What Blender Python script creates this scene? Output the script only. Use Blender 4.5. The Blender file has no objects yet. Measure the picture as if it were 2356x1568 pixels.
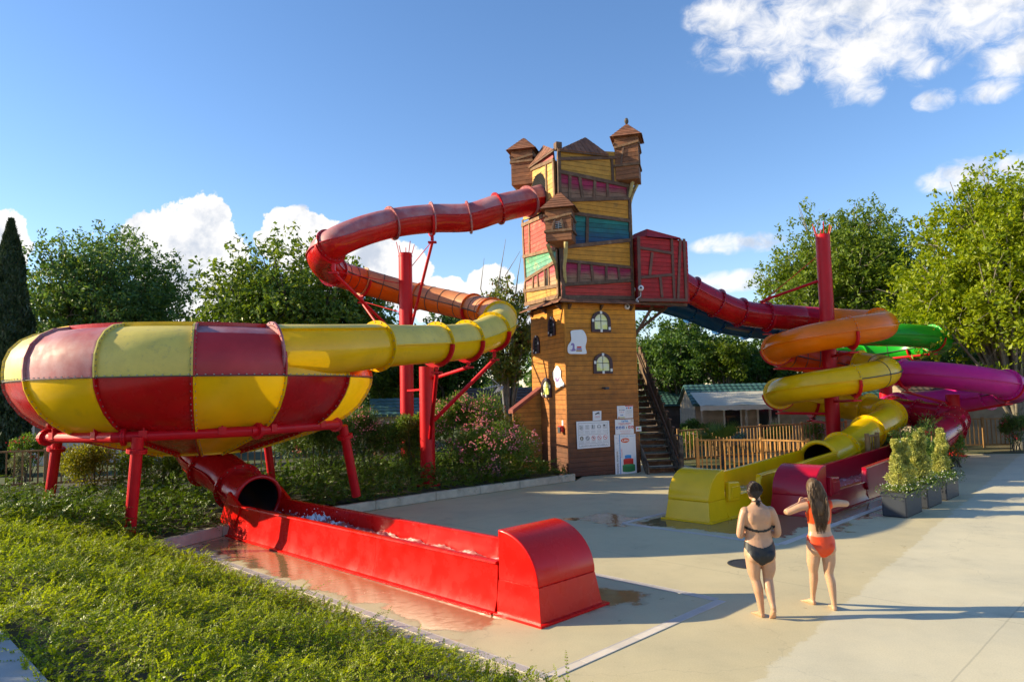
import bpy, bmesh, math, random
import numpy as np
from mathutils import Vector
random.seed(7); rng = np.random.default_rng(11)
R_ = math.radians
SC = bpy.context.scene
COL = SC.collection
# ------------------------------------------------------------------ camera
CAM_H, FPX = 2.75, 1640.0                     # eye height above the deck, focal length in 2356-px units
PITCH, ROLL = math.atan(122 / 1640), R_(1.3)
cd = bpy.data.cameras.new('camera'); cam = bpy.data.objects.new('camera', cd); COL.objects.link(cam)
cd.sensor_width = 36; cd.lens = FPX / 2356 * 36; cd.clip_end = 4000; cd.clip_start = .05
cam.location = (0, 0, CAM_H)
_F = np.array([0, math.cos(PITCH), math.sin(PITCH)]); _R0 = np.array([1., 0, 0]); _U0 = np.array([0, -math.sin(PITCH), math.cos(PITCH)])
_R = math.cos(ROLL) * _R0 - math.sin(ROLL) * _U0; _U = math.sin(ROLL) * _R0 + math.cos(ROLL) * _U0
from mathutils import Matrix
cam.rotation_euler = Matrix(((_R[0], _U[0], -_F[0]), (_R[1], _U[1], -_F[1]), (_R[2], _U[2], -_F[2]))).to_euler()
SC.camera = cam
SC.render.resolution_x = 1024; SC.render.resolution_y = 681
# ------------------------------------------------------------------ sky, sun, exposure
SUN_EL, SUN_AZ = R_(21), R_(177)              # azimuth counted from +X towards +Y: the sun stands at the left, a little ahead
sun_dir = Vector((math.cos(SUN_EL) * math.cos(SUN_AZ), math.cos(SUN_EL) * math.sin(SUN_AZ), math.sin(SUN_EL)))
W = bpy.data.worlds.new('World'); SC.world = W; W.use_nodes = True
nt = W.node_tree; nt.nodes.clear()
def N(t, **k):
    n = nt.nodes.new(t)
    for a, b in k.items(): setattr(n, a, b)
    return n
def L(a, b): nt.links.new(a, b)
out = N('ShaderNodeOutputWorld'); bg = N('ShaderNodeBackground'); L(bg.outputs[0], out.inputs[0])
sky = N('ShaderNodeTexSky', sky_type='NISHITA', sun_disc=False, sun_elevation=SUN_EL, altitude=20, air_density=1.0, dust_density=.15, ozone_density=3.0)
sky.sun_rotation = math.atan2(sun_dir.x, sun_dir.y)
bg.inputs[1].default_value = .109; W.cycles.sampling_method = 'MANUAL'; W.cycles.sample_map_resolution = 512
# clouds: noise in the direction of view, heaped up in the parts of the sky where they stand
geo = N('ShaderNodeTexCoord')
def mnode(op, a, b=None, c=None):
    n = N('ShaderNodeMath', operation=op)
    for i, x in enumerate((a, b, c)):
        if x is None: continue
        if isinstance(x, (int, float)): n.inputs[i].default_value = x
        else: L(x, n.inputs[i])
    return n.outputs[0]
def wnoise(scale, detail, rough, sx=1, sy=1, sz=1, off=(0, 0, 0), dist=0.0):
    m = N('ShaderNodeMapping'); m.inputs['Scale'].default_value = (sx, sy, sz); m.inputs['Location'].default_value = off
    L(geo.outputs['Generated'], m.inputs['Vector'])
    n = N('ShaderNodeTexNoise'); n.inputs['Scale'].default_value = scale; n.inputs['Detail'].default_value = detail
    n.inputs['Roughness'].default_value = rough; n.inputs['Distortion'].default_value = dist
    L(m.outputs[0], n.inputs['Vector']); return n.outputs['Fac']
def wdir(u, v):
    d = _F + _R * (u - 1178) / FPX + _U * (784 - v) / FPX
    return d / np.linalg.norm(d)
def blob(u, v, w, h, soft=1.0):
    "1 at a direction of the sky, falling to 0 about w degrees across and h degrees up and down"
    d = wdir(u, v); side = np.array([d[1], -d[0], 0]); side /= np.linalg.norm(side); up = np.cross(side, d)
    s = []
    for ax, ext in ((side, w), (up, h)):
        n = N('ShaderNodeVectorMath', operation='DOT_PRODUCT'); L(geo.outputs['Generated'], n.inputs[0]); n.inputs[1].default_value = tuple(ax / math.sin(R_(ext)))
        s.append(mnode('MULTIPLY', n.outputs['Value'], n.outputs['Value']))
    n = N('ShaderNodeVectorMath', operation='DOT_PRODUCT'); L(geo.outputs['Generated'], n.inputs[0]); n.inputs[1].default_value = tuple(d)
    front = mnode('GREATER_THAN', n.outputs['Value'], 0.2)
    r = mnode('SUBTRACT', 1.0, mnode('ADD', s[0], s[1]))
    return mnode('MULTIPLY', mnode('MAXIMUM', r, 0.0), front)
def ramp(x, lo, hi):
    n = N('ShaderNodeMapRange', interpolation_type='SMOOTHSTEP'); n.inputs['From Min'].default_value = lo; n.inputs['From Max'].default_value = hi
    L(x, n.inputs['Value']); return n.outputs['Result']
def addall(l):
    r = l[0]
    for x in l[1:]: r = mnode('MAXIMUM', r, x)
    return r
puff = mnode("ADD", mnode("MULTIPLY", wnoise(20, 3, .5, off=(3.1, 0, 1.7)), .45), mnode("MULTIPLY", wnoise(46, 9, .62, off=(1.1, 0, .7)), .55)); wisp = mnode("ADD", mnode("MULTIPLY", wnoise(15, 3, .5, sz=1.5, off=(.4, 2.2, 5.0)), .45), mnode("MULTIPLY", wnoise(36, 10, .66, sz=1.4, off=(2.4, .2, 1.0), dist=.6), .55))
cumul = [blob(*a) for a in ((440, 590, 4.6, 4.9), (470, 520, 2.6, 2.8), (360, 560, 2.6, 2.6), (455, 690, 4.6, 5.0), (690, 545, 4.1, 2.6), (740, 590, 4.6, 3.4),
                            (900, 610, 3.8, 2.6), (1000, 690, 4.6, 2.1), (1130, 650, 2.2, 1.8), (1190, 700, 2.6, 2.0), (5, 560, 1.9, 3.2), (1040, 660, 1.2, 1.1))]
high = [blob(*a) for a in ((1990, 25, 13, 3.6), (2220, 20, 9, 4.4), (1800, 60, 5.5, 3.2), (1690, 20, 4, 2.2), (1960, 150, 3.0, 3.4), (2110, 60, 8, 3.6), (2345, 120, 3.6, 1.9), (2120, 138, 2.2, 1.9),
                           (2280, 210, 2.2, 1.0), (2150, 232, 1.6, .9), (2240, 405, 3.6, 1.5), (1815, 175, 1.7, 1.5), (1700, 560, 4.0, 1.0), (1690, 645, 4.6, 1.0), (2330, 395, 3.0, 1.6))]
def gated(bl, nz, k, lo, hi): return mnode("MULTIPLY", ramp(mnode("ADD", bl, mnode("MULTIPLY", mnode("SUBTRACT", nz, .5), k)), lo, hi), ramp(bl, .0, .3))
cm = gated(addall(cumul), puff, 2.6, .22, .36)
hm = mnode("MULTIPLY", gated(addall(high), wisp, 3.3, .12, 1.25), .96)
mask = mnode('MINIMUM', mnode('ADD', cm, hm), 1.0)
# a few more clouds of the same make all round the sky, away from the part in view
shade = wnoise(14, 7, .6, off=(7, 1, 2.35))
ccol = N('ShaderNodeMix', data_type='RGBA')
ccol.inputs[6].default_value = (2.5, 2.75, 3.2, 1); ccol.inputs[7].default_value = (4.3, 4.25, 4.2, 1)
L(ramp(shade, .33, .53), ccol.inputs[0])
mx = N('ShaderNodeMix', data_type='RGBA'); L(mask, mx.inputs[0]); L(ccol.outputs[2], mx.inputs[7])
hsv = N('ShaderNodeHueSaturation'); hsv.inputs['Saturation'].default_value = 1.14; L(sky.outputs[0], hsv.inputs['Color'])
wb = N('ShaderNodeMix', data_type='RGBA', blend_type='MULTIPLY'); wb.inputs[0].default_value = 1; wb.inputs[7].default_value = (1.07, .935, .945, 1); L(hsv.outputs[0], wb.inputs[6])
L(wb.outputs[2], mx.inputs[6])
L(mx.outputs[2], bg.inputs[0])
sl = bpy.data.lights.new('sun', 'SUN'); so = bpy.data.objects.new('sun', sl); COL.objects.link(so)
sl.energy = 4.0; sl.angle = R_(.5); sl.color = (1, .86, .56)
so.rotation_euler = sun_dir.to_track_quat('Z', 'Y').to_euler()
SC.view_settings.view_transform = 'Standard'; SC.view_settings.look = 'None'; SC.view_settings.exposure = 1.22; SC.view_settings.gamma = 1
SC.view_settings.use_curve_mapping = False
cy = SC.cycles; cy.use_denoising = True; cy.max_bounces = 7; cy.diffuse_bounces = 3; cy.glossy_bounces = 3; cy.transmission_bounces = 4; cy.transparent_max_bounces = 6
cy.use_adaptive_sampling = True; cy.adaptive_threshold = .015; cy.sample_clamp_indirect = 6
# ------------------------------------------------------------------ survey helpers: where the photographed points lie in the place
def rayd(u, v): return _F + _R * (u - 1178) / FPX + _U * (784 - v) / FPX
CP = np.array([0, 0, CAM_H])
def at(u, v, Y):
    d = rayd(u, v); return CP + d * (Y / d[1])
def gp(u, v, z=0.0):
    d = rayd(u, v); return CP + d * ((z - CAM_H) / d[2])
S2 = math.sqrt(.5)
def AB(a, b, z=0.0): return np.array([(a - b) * S2, (a + b) * S2, z])     # the pool deck's own grid, 45 degrees to the view
E1 = np.array([S2, S2, 0]); E2 = np.array([-S2, S2, 0]); EZ = np.array([0, 0, 1.])
# ------------------------------------------------------------------ object helpers
ORG = {}
def thing(name, label, cat, loc=(0, 0, 0), group=None, kind=None):
    o = bpy.data.objects.new(name, None); COL.objects.link(o); o.location = tuple(loc); o.empty_display_size = .2
    o['label'] = label; o['category'] = cat
    if group: o['group'] = group
    ORG[o.name] = np.array(loc, float); return o
def obj(name, mesh, mat=None, parent=None, smooth=False, label=None, kind=None, cat=None, group=None):
    "links a mesh whose vertices are in world coordinates as one object"
    if not isinstance(mesh, bpy.types.Mesh):
        vs, fs = mesh[0], mesh[1]
        me = bpy.data.meshes.new(name)
        vs = np.asarray(vs, float)
        if parent is not None and parent.name in ORG: vs = vs - ORG[parent.name]
        me.from_pydata(vs.tolist(), [], [tuple(int(i) for i in f) for f in fs]); me.update()
        if len(mesh) > 2 and mesh[2] is not None: me.polygons.foreach_set('material_index', np.asarray(mesh[2], np.int32))
    else: me = mesh
    if mat is not None:
        for m in (mat if isinstance(mat, (list, tuple)) else [mat]):
            if len(me.materials) < (len(mat) if isinstance(mat, (list, tuple)) else 1): me.materials.append(m)
    if smooth: me.polygons.foreach_set('use_smooth', np.ones(len(me.polygons), bool)); me.update()
    o = bpy.data.objects.new(name, me); COL.objects.link(o)
    if parent is not None:
        o.parent = parent
        if parent.name in ORG: ORG[o.name] = ORG[parent.name]
    if label: o['label'] = label
    if kind: o['kind'] = kind
    if cat: o['category'] = cat
    if group: o['group'] = group
    return o
def fastmesh(name, V, F, mi=None, smooth=False):
    "V (n,3), F (m,k) all the same size"
    V = np.asarray(V, np.float32); F = np.asarray(F, np.int32); me = bpy.data.meshes.new(name)
    me.vertices.add(len(V)); me.vertices.foreach_set('co', V.ravel())
    k = F.shape[1]; me.loops.add(F.size); me.loops.foreach_set('vertex_index', F.ravel())
    me.polygons.add(len(F)); me.polygons.foreach_set('loop_start', np.arange(0, F.size, k, dtype=np.int32))
    try: me.polygons.foreach_set('loop_total', np.full(len(F), k, np.int32))
    except Exception: pass
    if mi is not None: me.polygons.foreach_set('material_index', np.asarray(mi, np.int32))
    me.polygons.foreach_set('use_smooth', np.full(len(F), smooth))
    me.update(calc_edges=True); return me
class MB:
    "collects shapes into one mesh"
    def __init__(s): s.v = []; s.f = []; s.m = []; s.mi = 0
    def add(s, V, F):
        n = len(s.v); s.v += [tuple(map(float, p)) for p in V]; s.f += [tuple(i + n for i in f) for f in F]; s.m += [s.mi] * len(F); return s
    def hexa(s, c8): return s.add(c8, [(0, 3, 2, 1), (4, 5, 6, 7), (0, 1, 5, 4), (1, 2, 6, 5), (2, 3, 7, 6), (3, 0, 4, 7)])
    def box(s, o, dx, dy, dz):
        "a box from corner o along three vectors"
        o, dx, dy, dz = (np.asarray(q, float) for q in (o, dx, dy, dz))
        if np.dot(np.cross(dx, dy), dz) < 0: o = o + dx; dx = -dx
        return s.hexa([o, o + dx, o + dx + dy, o + dy, o + dz, o + dx + dz, o + dx + dy + dz, o + dy + dz])
    def bar(s, p, q, w, h, up=(0, 0, 1)):
        p, q = np.asarray(p, float), np.asarray(q, float); t = q - p; l = np.linalg.norm(t); t = t / l
        up = np.asarray(up, float); sd = np.cross(t, up); n = np.linalg.norm(sd)
        if n < 1e-4: sd = np.cross(t, (1., 0, 0)); n = np.linalg.norm(sd)
        sd /= n; u2 = np.cross(sd, t)
        return s.box(p - sd * w / 2 - u2 * h / 2, sd * w, t * l, u2 * h)
    def cyl(s, p, q, r0, r1=None, n=12, caps=True):
        p, q = np.asarray(p, float), np.asarray(q, float); r1 = r0 if r1 is None else r1; t = q - p; t = t / np.linalg.norm(t)
        sd = np.cross(t, (0, 0, 1.)); 
        if np.linalg.norm(sd) < 1e-3: sd = np.array([1., 0, 0])
        sd /= np.linalg.norm(sd); u2 = np.cross(sd, t)
        V = []
        for c, r in ((p, r0), (q, r1)):
            for i in range(n):
                a = 2 * math.pi * i / n; V.append(c + r * (math.cos(a) * sd + math.sin(a) * u2))
        F = [(i, (i + 1) % n, n + (i + 1) % n, n + i) for i in range(n)]
        if caps: F += [tuple(range(n - 1, -1, -1)), tuple(range(n, 2 * n))]
        return s.add(V, F)
    def prism(s, poly, ext):
        "closed outline (list of 3-D points) pushed along a vector"
        n = len(poly); poly = [np.asarray(p, float) for p in poly]; ext = np.asarray(ext, float)
        nr = sum((np.cross(poly[i], poly[(i + 1) % n]) for i in range(n)), np.zeros(3))
        if np.dot(nr, ext) < 0: poly = poly[::-1]
        V = poly + [p + ext for p in poly]
        return s.add(V, [tuple(range(n - 1, -1, -1)), tuple(range(n, 2 * n))] + [(i, (i + 1) % n, n + (i + 1) % n, n + i) for i in range(n)])
    def get(s): return (s.v, s.f, s.m)
    def build(s, name, mat, parent=None, **k): return obj(name, s.get(), mat, parent, **k)
def smooth_by_angle(o, deg=35):
    me = o.data; bm = bmesh.new(); bm.from_mesh(me)
    for f in bm.faces: f.smooth = True
    for e in bm.edges:
        e.smooth = not (len(e.link_faces) == 2 and e.calc_face_angle(0) > R_(deg))
    bm.to_mesh(me); bm.free(); return o
def bevel(o, w=.01, seg=1):
    m = o.modifiers.new('bevel', 'BEVEL'); m.width = w; m.segments = seg; m.limit_method = 'ANGLE'; m.angle_limit = R_(40); return o
# ------------------------------------------------------------------ materials
def mat(name, col, rough=.5, spec=.5, metal=0, var=.0, vscale=4, bump=0, bscale=40, coat=0, trans=0, rnd=0, col2=None, c2scale=6, c2lo=.5, c2hi=.65, grad=None, sss=0, stretch=None, coord='Object', rvar=0, dirt=None):
    """procedural paint: base colour with soft variation, optional second colour in patches, optional gradient of the paint with height,
    random shift per object, fine bump"""
    m = bpy.data.materials.new(name); m.use_nodes = True; t = m.node_tree; b = t.nodes['Principled BSDF']
    lk = t.links.new; nn = t.nodes.new
    b.inputs['Roughness'].default_value = rough; b.inputs['Specular IOR Level'].default_value = spec; b.inputs['Metallic'].default_value = metal
    b.inputs['Coat Weight'].default_value = coat; b.inputs['Coat Roughness'].default_value = .06
    tc = nn('ShaderNodeTexCoord'); vec = tc.outputs[coord]
    if stretch:
        mp = nn('ShaderNodeMapping'); mp.inputs['Scale'].default_value = stretch; lk(vec, mp.inputs[0]); vec = mp.outputs[0]
    def noise(sc, det=6, ro=.6):
        n = nn('ShaderNodeTexNoise'); n.inputs['Scale'].default_value = sc; n.inputs['Detail'].default_value = det; n.inputs['Roughness'].default_value = ro; lk(vec, n.inputs['Vector']); return n.outputs['Fac']
    def mixc(fac, a, c, mode='MIX'):
        x = nn('ShaderNodeMix'); x.data_type = 'RGBA'; x.blend_type = mode
        for i, q in ((0, fac), (6, a), (7, c)):
            if isinstance(q, (int, float)): x.inputs[i].default_value = q
            elif isinstance(q, tuple): x.inputs[i].default_value = (*q[:3], 1)
            else: lk(q, x.inputs[i])
        return x.outputs[2]
    def mr(v, a, c, lo=0., hi=1.):
        x = nn('ShaderNodeMapRange'); x.interpolation_type = 'SMOOTHSTEP'; x.inputs['From Min'].default_value = a; x.inputs['From Max'].default_value = c
        x.inputs['To Min'].default_value = lo; x.inputs['To Max'].default_value = hi; lk(v, x.inputs['Value']); return x.outputs['Result']
    c = tuple(col)
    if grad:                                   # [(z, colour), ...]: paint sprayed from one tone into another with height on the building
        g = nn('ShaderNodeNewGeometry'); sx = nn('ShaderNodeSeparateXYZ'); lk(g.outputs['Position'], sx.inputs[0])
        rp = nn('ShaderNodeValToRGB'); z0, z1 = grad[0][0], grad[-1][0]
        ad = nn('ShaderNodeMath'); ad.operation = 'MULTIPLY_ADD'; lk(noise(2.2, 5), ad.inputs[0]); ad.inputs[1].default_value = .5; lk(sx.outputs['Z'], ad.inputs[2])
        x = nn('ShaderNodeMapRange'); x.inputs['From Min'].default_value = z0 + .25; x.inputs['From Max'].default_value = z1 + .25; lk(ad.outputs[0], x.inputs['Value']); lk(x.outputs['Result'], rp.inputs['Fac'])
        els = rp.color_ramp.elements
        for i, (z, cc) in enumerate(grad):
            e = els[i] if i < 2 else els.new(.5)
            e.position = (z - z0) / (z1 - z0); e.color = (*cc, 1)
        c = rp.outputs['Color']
    if col2 is not None: c = mixc(mr(noise(c2scale, 8, .65), c2lo, c2hi), c, tuple(col2))
    if dirt is not None:                       # (colour, scale, amount): dark streaky grime
        c = mixc(mr(noise(dirt[1], 10, .7), .52, .75, 0, dirt[2]), c, tuple(dirt[0]))
    if var or rnd:
        hs = nn('ShaderNodeHueSaturation'); 
        if isinstance(c, tuple): hs.inputs['Color'].default_value = (*c, 1)
        else: lk(c, hs.inputs['Color'])
        val = None
        if var: val = mr(noise(vscale), .25, .75, 1 - var, 1 + var)
        if rnd:
            oi = nn('ShaderNodeObjectInfo'); rv = mr(oi.outputs['Random'], 0, 1, 1 - rnd, 1 + rnd)
            if val is None: val = rv
            else:
                x = nn('ShaderNodeMath'); x.operation = 'MULTIPLY'; lk(val, x.inputs[0]); lk(rv, x.inputs[1]); val = x.outputs[0]
        lk(val, hs.inputs['Value']); c = hs.outputs['Color']
    if isinstance(c, tuple): b.inputs['Base Color'].default_value = (*c, 1)
    else: lk(c, b.inputs['Base Color'])
    if rvar:
        lk(mr(noise(vscale * 2.3, 8), .3, .7, max(.03, rough - rvar), min(1, rough + rvar)), b.inputs['Roughness'])
    if bump:
        bp = nn('ShaderNodeBump'); bp.inputs['Strength'].default_value = bump; bp.inputs['Distance'].default_value = .02; lk(noise(bscale, 5, .6), bp.inputs['Height']); lk(bp.outputs[0], b.inputs['Normal'])
    if sss: b.inputs['Subsurface Weight'].default_value = sss; b.inputs['Subsurface Radius'].default_value = (.03, .012, .006); b.inputs['Subsurface Scale'].default_value = .5
    if trans:                                  # thin sheet that lets some light through
        tr = nn('ShaderNodeBsdfTranslucent'); ms = nn('ShaderNodeMixShader'); ms.inputs[0].default_value = trans
        if isinstance(c, tuple): tr.inputs[0].default_value = (*c, 1)
        else: lk(c, tr.inputs[0])
        lk(b.outputs[0], ms.inputs[1]); lk(tr.outputs[0], ms.inputs[2]); lk(ms.outputs[0], t.nodes['Material Output'].inputs['Surface'])
    return m
# ------------------------------------------------------------------ palette
class G:
    "small node-graph helper for the two surfaces that need their own graph"
    def __init__(s, name):
        s.m = bpy.data.materials.new(name); s.m.use_nodes = True; s.t = s.m.node_tree; s.b = s.t.nodes['Principled BSDF']
    def n(s, t, **k):
        x = s.t.nodes.new(t)
        for a, b in k.items(): setattr(x, a, b)
        return x
    def l(s, a, b): s.t.links.new(a, b)
    def op(s, o, a, b=0., c=0.):
        x = s.n('ShaderNodeMath', operation=o)
        for i, q in enumerate((a, b, c)):
            if isinstance(q, (int, float)): x.inputs[i].default_value = q
            else: s.l(q, x.inputs[i])
        return x.outputs[0]
    def noise(s, vec, sc, det=6, ro=.6):
        x = s.n('ShaderNodeTexNoise'); x.inputs['Scale'].default_value = sc; x.inputs['Detail'].default_value = det; x.inputs['Roughness'].default_value = ro; s.l(vec, x.inputs['Vector']); return x.outputs['Fac']
    def step(s, v, a, b, lo=0., hi=1.):
        x = s.n('ShaderNodeMapRange', interpolation_type='SMOOTHSTEP'); 
        for k, q in (('From Min', a), ('From Max', b), ('To Min', lo), ('To Max', hi)): x.inputs[k].default_value = q
        s.l(v, x.inputs['Value']); return x.outputs['Result']
    def mix(s, f, a, b, mode='MIX'):
        x = s.n('ShaderNodeMix', data_type='RGBA', blend_type=mode)
        for i, q in ((0, f), (6, a), (7, b)):
            if isinstance(q, (int, float)): x.inputs[i].default_value = q
            elif isinstance(q, tuple): x.inputs[i].default_value = (*q[:3], 1)
            else: s.l(q, x.inputs[i])
        return x.outputs[2]
def deck_material():
    g = G('deck_resin'); tc = g.n('ShaderNodeTexCoord'); P = tc.outputs['Object']; sx = g.n('ShaderNodeSeparateXYZ'); g.l(P, sx.inputs[0])
    a = g.op('MULTIPLY', g.op('ADD', sx.outputs['X'], sx.outputs['Y']), S2); b = g.op('MULTIPLY', g.op('SUBTRACT', sx.outputs['Y'], sx.outputs['X']), S2)
    big = g.noise(P, .55, 7, .6); mid = g.noise(P, 2.3, 8, .65); fine = g.noise(P, 60, 4, .6)
    # the paler dry bay next to the used one; the edge between the two pours runs along the grid
    edge = g.op('ADD', g.op('MULTIPLY', g.op('SUBTRACT', a, 6.5), .091), 3.36)
    dry = g.step(g.op('ADD', g.op('SUBTRACT', edge, b), g.op('MULTIPLY', g.op('SUBTRACT', mid, .5), .5)), -.03, .03)
    c = g.mix(dry, (.65, .54, .32), (.725, .635, .44))
    c = g.mix(g.step(big, .35, .7), c, g.mix(1., c, (.84, .86, .90), 'MULTIPLY'))
    c = g.mix(g.step(mid, .2, .8, 0, .5), c, g.mix(1., c, (.86, .85, .82), 'MULTIPLY'))
    c = g.mix(g.step(fine, .25, .75, 0, .5), c, g.mix(1., c, (.70, .70, .70), 'MULTIPLY'))
    c = g.mix(g.op('MULTIPLY', g.step(g.noise(P, 1.1, 9, .72), .56, .68), .28), c, g.mix(1., c, (.78, .74, .66), 'MULTIPLY'))
    c = g.mix(g.op('MULTIPLY', g.step(g.noise(P, 24, 3, .5), .68, .74), .35), c, g.mix(1., c, (.6, .58, .55), 'MULTIPLY'))
    vo = g.n('ShaderNodeTexVoronoi', feature='DISTANCE_TO_EDGE'); vo.inputs['Scale'].default_value = .23
    wob = g.n('ShaderNodeVectorMath', operation='ADD'); nz = g.n('ShaderNodeTexNoise'); nz.inputs['Scale'].default_value = 1.7; nz.inputs['Detail'].default_value = 7; g.l(P, nz.inputs['Vector']); g.l(nz.outputs['Color'], wob.inputs[0]); g.l(P, wob.inputs[1]); g.l(wob.outputs[0], vo.inputs['Vector'])
    c = g.mix(g.step(vo.outputs['Distance'], .0008, .0030, .16, 0), c, (.16, .14, .11))
    def rect(a0, a1, b0, b1, s):
        r = g.op('MINIMUM', g.op('MINIMUM', g.op('SUBTRACT', a, a0), g.op('SUBTRACT', a1, a)), g.op('MINIMUM', g.op('SUBTRACT', b, b0), g.op('SUBTRACT', b1, b)))
        return g.op('MULTIPLY', r, s)
    wet = rect(5.38, 6.9, 6.35, 14.5, 1.)
    for q in ((7.0, 8.25, 5.75, 6.75, 1.), (12.55, 17.0, 5.95, 9.0, .8), (11.9, 13.2, 8.9, 10.5, .7), (7.2, 9.6, 9.5, 14.2, .22), (14.3, 20, 5.3, 6.6, .5)): wet = g.op('MAXIMUM', wet, rect(*q))
    pn = g.op('ADD', g.noise(P, 1.5, 7, .6), g.op('MULTIPLY', g.noise(P, .6, 3, .5), .35))
    wet = g.step(g.op('ADD', g.op('MINIMUM', wet, .42), g.op('MULTIPLY', g.op('SUBTRACT', pn, .62), 1.25)), .06, .24)
    drops = g.step(g.noise(P, 5.5, 3, .5), .70, .74); near = g.step(b, 13, 3, 0, 1); drops = g.op('MULTIPLY', drops, g.op('MULTIPLY', near, g.op('SUBTRACT', 1., dry)))
    w2 = g.op('MAXIMUM', wet, g.op('MULTIPLY', drops, .6))
    c = g.mix(w2, c, g.mix(1., c, (.42, .36, .27), 'MULTIPLY'))
    # rust-brown spots and joints between the pours
    c = g.mix(g.op('MULTIPLY', g.step(g.noise(P, 3.1, 5, .5), .735, .76), .45), c, (.34, .2, .06))
    for q, at0 in ((b, 2.0), (b, 11.9), (a, 10.0), (a, 18.9), (a, 25.)):
        jd = g.op('ABSOLUTE', g.op('SUBTRACT', g.op('ADD', q, g.op('MULTIPLY', g.op('SUBTRACT', mid, .5), .02)), at0))
        c = g.mix(g.step(jd, .005, .013, .28, 0), c, (.12, .11, .09))
    g.l(c, g.b.inputs['Base Color']); g.l(g.step(wet, 0., 1., .78, .07), g.b.inputs['Roughness'])
    bp = g.n('ShaderNodeBump'); bp.inputs['Distance'].default_value = .01
    g.l(g.op('ADD', g.op('MULTIPLY', fine, .5), g.op('MULTIPLY', mid, .4)), bp.inputs['Height']); g.l(g.step(wet, 0, 1, .35, .04), bp.inputs['Strength'])
    # a thin film of running water keeps long ripples
    wv = g.n('ShaderNodeBump'); wv.inputs['Distance'].default_value = .02; g.l(g.op('MULTIPLY', wet, .28), wv.inputs['Strength'])
    g.l(g.noise(P, 7, 3, .5), wv.inputs['Height']); g.l(bp.outputs[0], wv.inputs['Normal']); g.l(wv.outputs[0], g.b.inputs['Normal'])
    return g.m
DECK = deck_material()
def leafmat(name, c1, c2, rough=.45, trans=.35, spec=.4, c3=None, big=None):
    g = G(name); ge = g.n('ShaderNodeNewGeometry'); tc = g.n('ShaderNodeTexCoord')
    rnd = ge.outputs['Random Per Island']
    c = g.mix(g.step(rnd, 0, 1), c1, c2)
    if c3 is not None: c = g.mix(g.step(rnd, .86, .93), c, c3)
    if big: c = g.mix(g.step(g.noise(tc.outputs['Object'], big[0], 4), .4, .65), c, g.mix(1., c, big[1], 'MULTIPLY'))
    g.l(c, g.b.inputs['Base Color']); g.b.inputs['Roughness'].default_value = rough; g.b.inputs['Specular IOR Level'].default_value = spec
    tr = g.n('ShaderNodeBsdfTranslucent'); ms = g.n('ShaderNodeMixShader'); ms.inputs[0].default_value = trans
    g.l(g.mix(1., c, (1.25, 1.2, .6), 'MULTIPLY'), tr.inputs[0]); g.l(g.b.outputs[0], ms.inputs[1]); g.l(tr.outputs[0], ms.inputs[2])
    g.l(ms.outputs[0], g.t.nodes['Material Output'].inputs['Surface']); return g.m
# painted fibreglass; the covers that face the sky are chalky and sun-bleached, as on the real slide
GLOSS = dict(rough=.25, spec=.32, coat=.10)
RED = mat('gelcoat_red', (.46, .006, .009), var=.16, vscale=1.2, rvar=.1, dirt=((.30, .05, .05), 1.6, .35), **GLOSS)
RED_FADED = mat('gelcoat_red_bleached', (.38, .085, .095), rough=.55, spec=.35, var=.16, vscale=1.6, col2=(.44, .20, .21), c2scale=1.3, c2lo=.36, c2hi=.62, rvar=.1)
RED_MID = mat('gelcoat_red_weathered', (.44, .03, .036), rough=.38, spec=.35, var=.15, vscale=1.4, rvar=.1)
CRIM = mat('gelcoat_crimson', (.40, .004, .022), var=.1, vscale=1.2, trans=.06, **GLOSS)
ORANGE = mat('gelcoat_orange', (.82, .14, .008), var=.1, vscale=1.2, trans=.14, **GLOSS)
ORANGE_D = mat('gelcoat_orange_red', (.70, .065, .006), var=.1, vscale=1.2, trans=.14, **GLOSS)
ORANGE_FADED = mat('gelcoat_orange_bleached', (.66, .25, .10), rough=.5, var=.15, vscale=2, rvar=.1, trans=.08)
ORANGE_R = mat('gelcoat_orange_bright', (.92, .195, .002), var=.1, vscale=1.2, trans=.14, **GLOSS)
YEL = mat('gelcoat_yellow', (.86, .515, .004), var=.08, vscale=1.4, trans=.13, dirt=((.3, .2, .02), 2.5, .22), **GLOSS)
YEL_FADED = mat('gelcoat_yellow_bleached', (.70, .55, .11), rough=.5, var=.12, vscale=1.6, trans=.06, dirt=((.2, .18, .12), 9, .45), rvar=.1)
YEL_R = mat('gelcoat_yellow_clean', (.88, .53, .003), var=.08, vscale=1.4, trans=.12, **GLOSS)
BLUE = mat('gelcoat_blue', (.008, .07, .22), var=.1, vscale=1.2, **GLOSS)
GREEN = mat('gelcoat_green', (.02, .40, .02), var=.1, vscale=1.2, trans=.16, **GLOSS)
MAG = mat('gelcoat_magenta', (.62, .022, .22), var=.1, vscale=1.2, trans=.1, rough=.3, spec=.25)
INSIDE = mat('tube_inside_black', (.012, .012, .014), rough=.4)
SEAM = mat('sealant_dark', (.05, .045, .04), rough=.7)
BOLT = mat('steel_bolt', (.32, .30, .28), rough=.45, metal=.7)
STEEL = mat('red_painted_steel', (.55, .004, .012), rough=.42, spec=.3, var=.1, vscale=3)
GALV = mat('galvanised_steel', (.45, .46, .47), rough=.45, metal=.8)
TIMBER = mat('dark_stained_timber', (.115, .058, .034), rough=.75, var=.3, vscale=5, rnd=.2, bump=.4, bscale=18, stretch=(1, 1, 1), col2=(.19, .12, .075), c2lo=.48, c2hi=.75)
ROOFW = mat('roof_boards_red_brown', (.22, .085, .042), rough=.75, var=.25, vscale=5, rnd=.22, bump=.3, bscale=20, col2=(.24, .13, .09), c2lo=.5, c2hi=.8)
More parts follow.
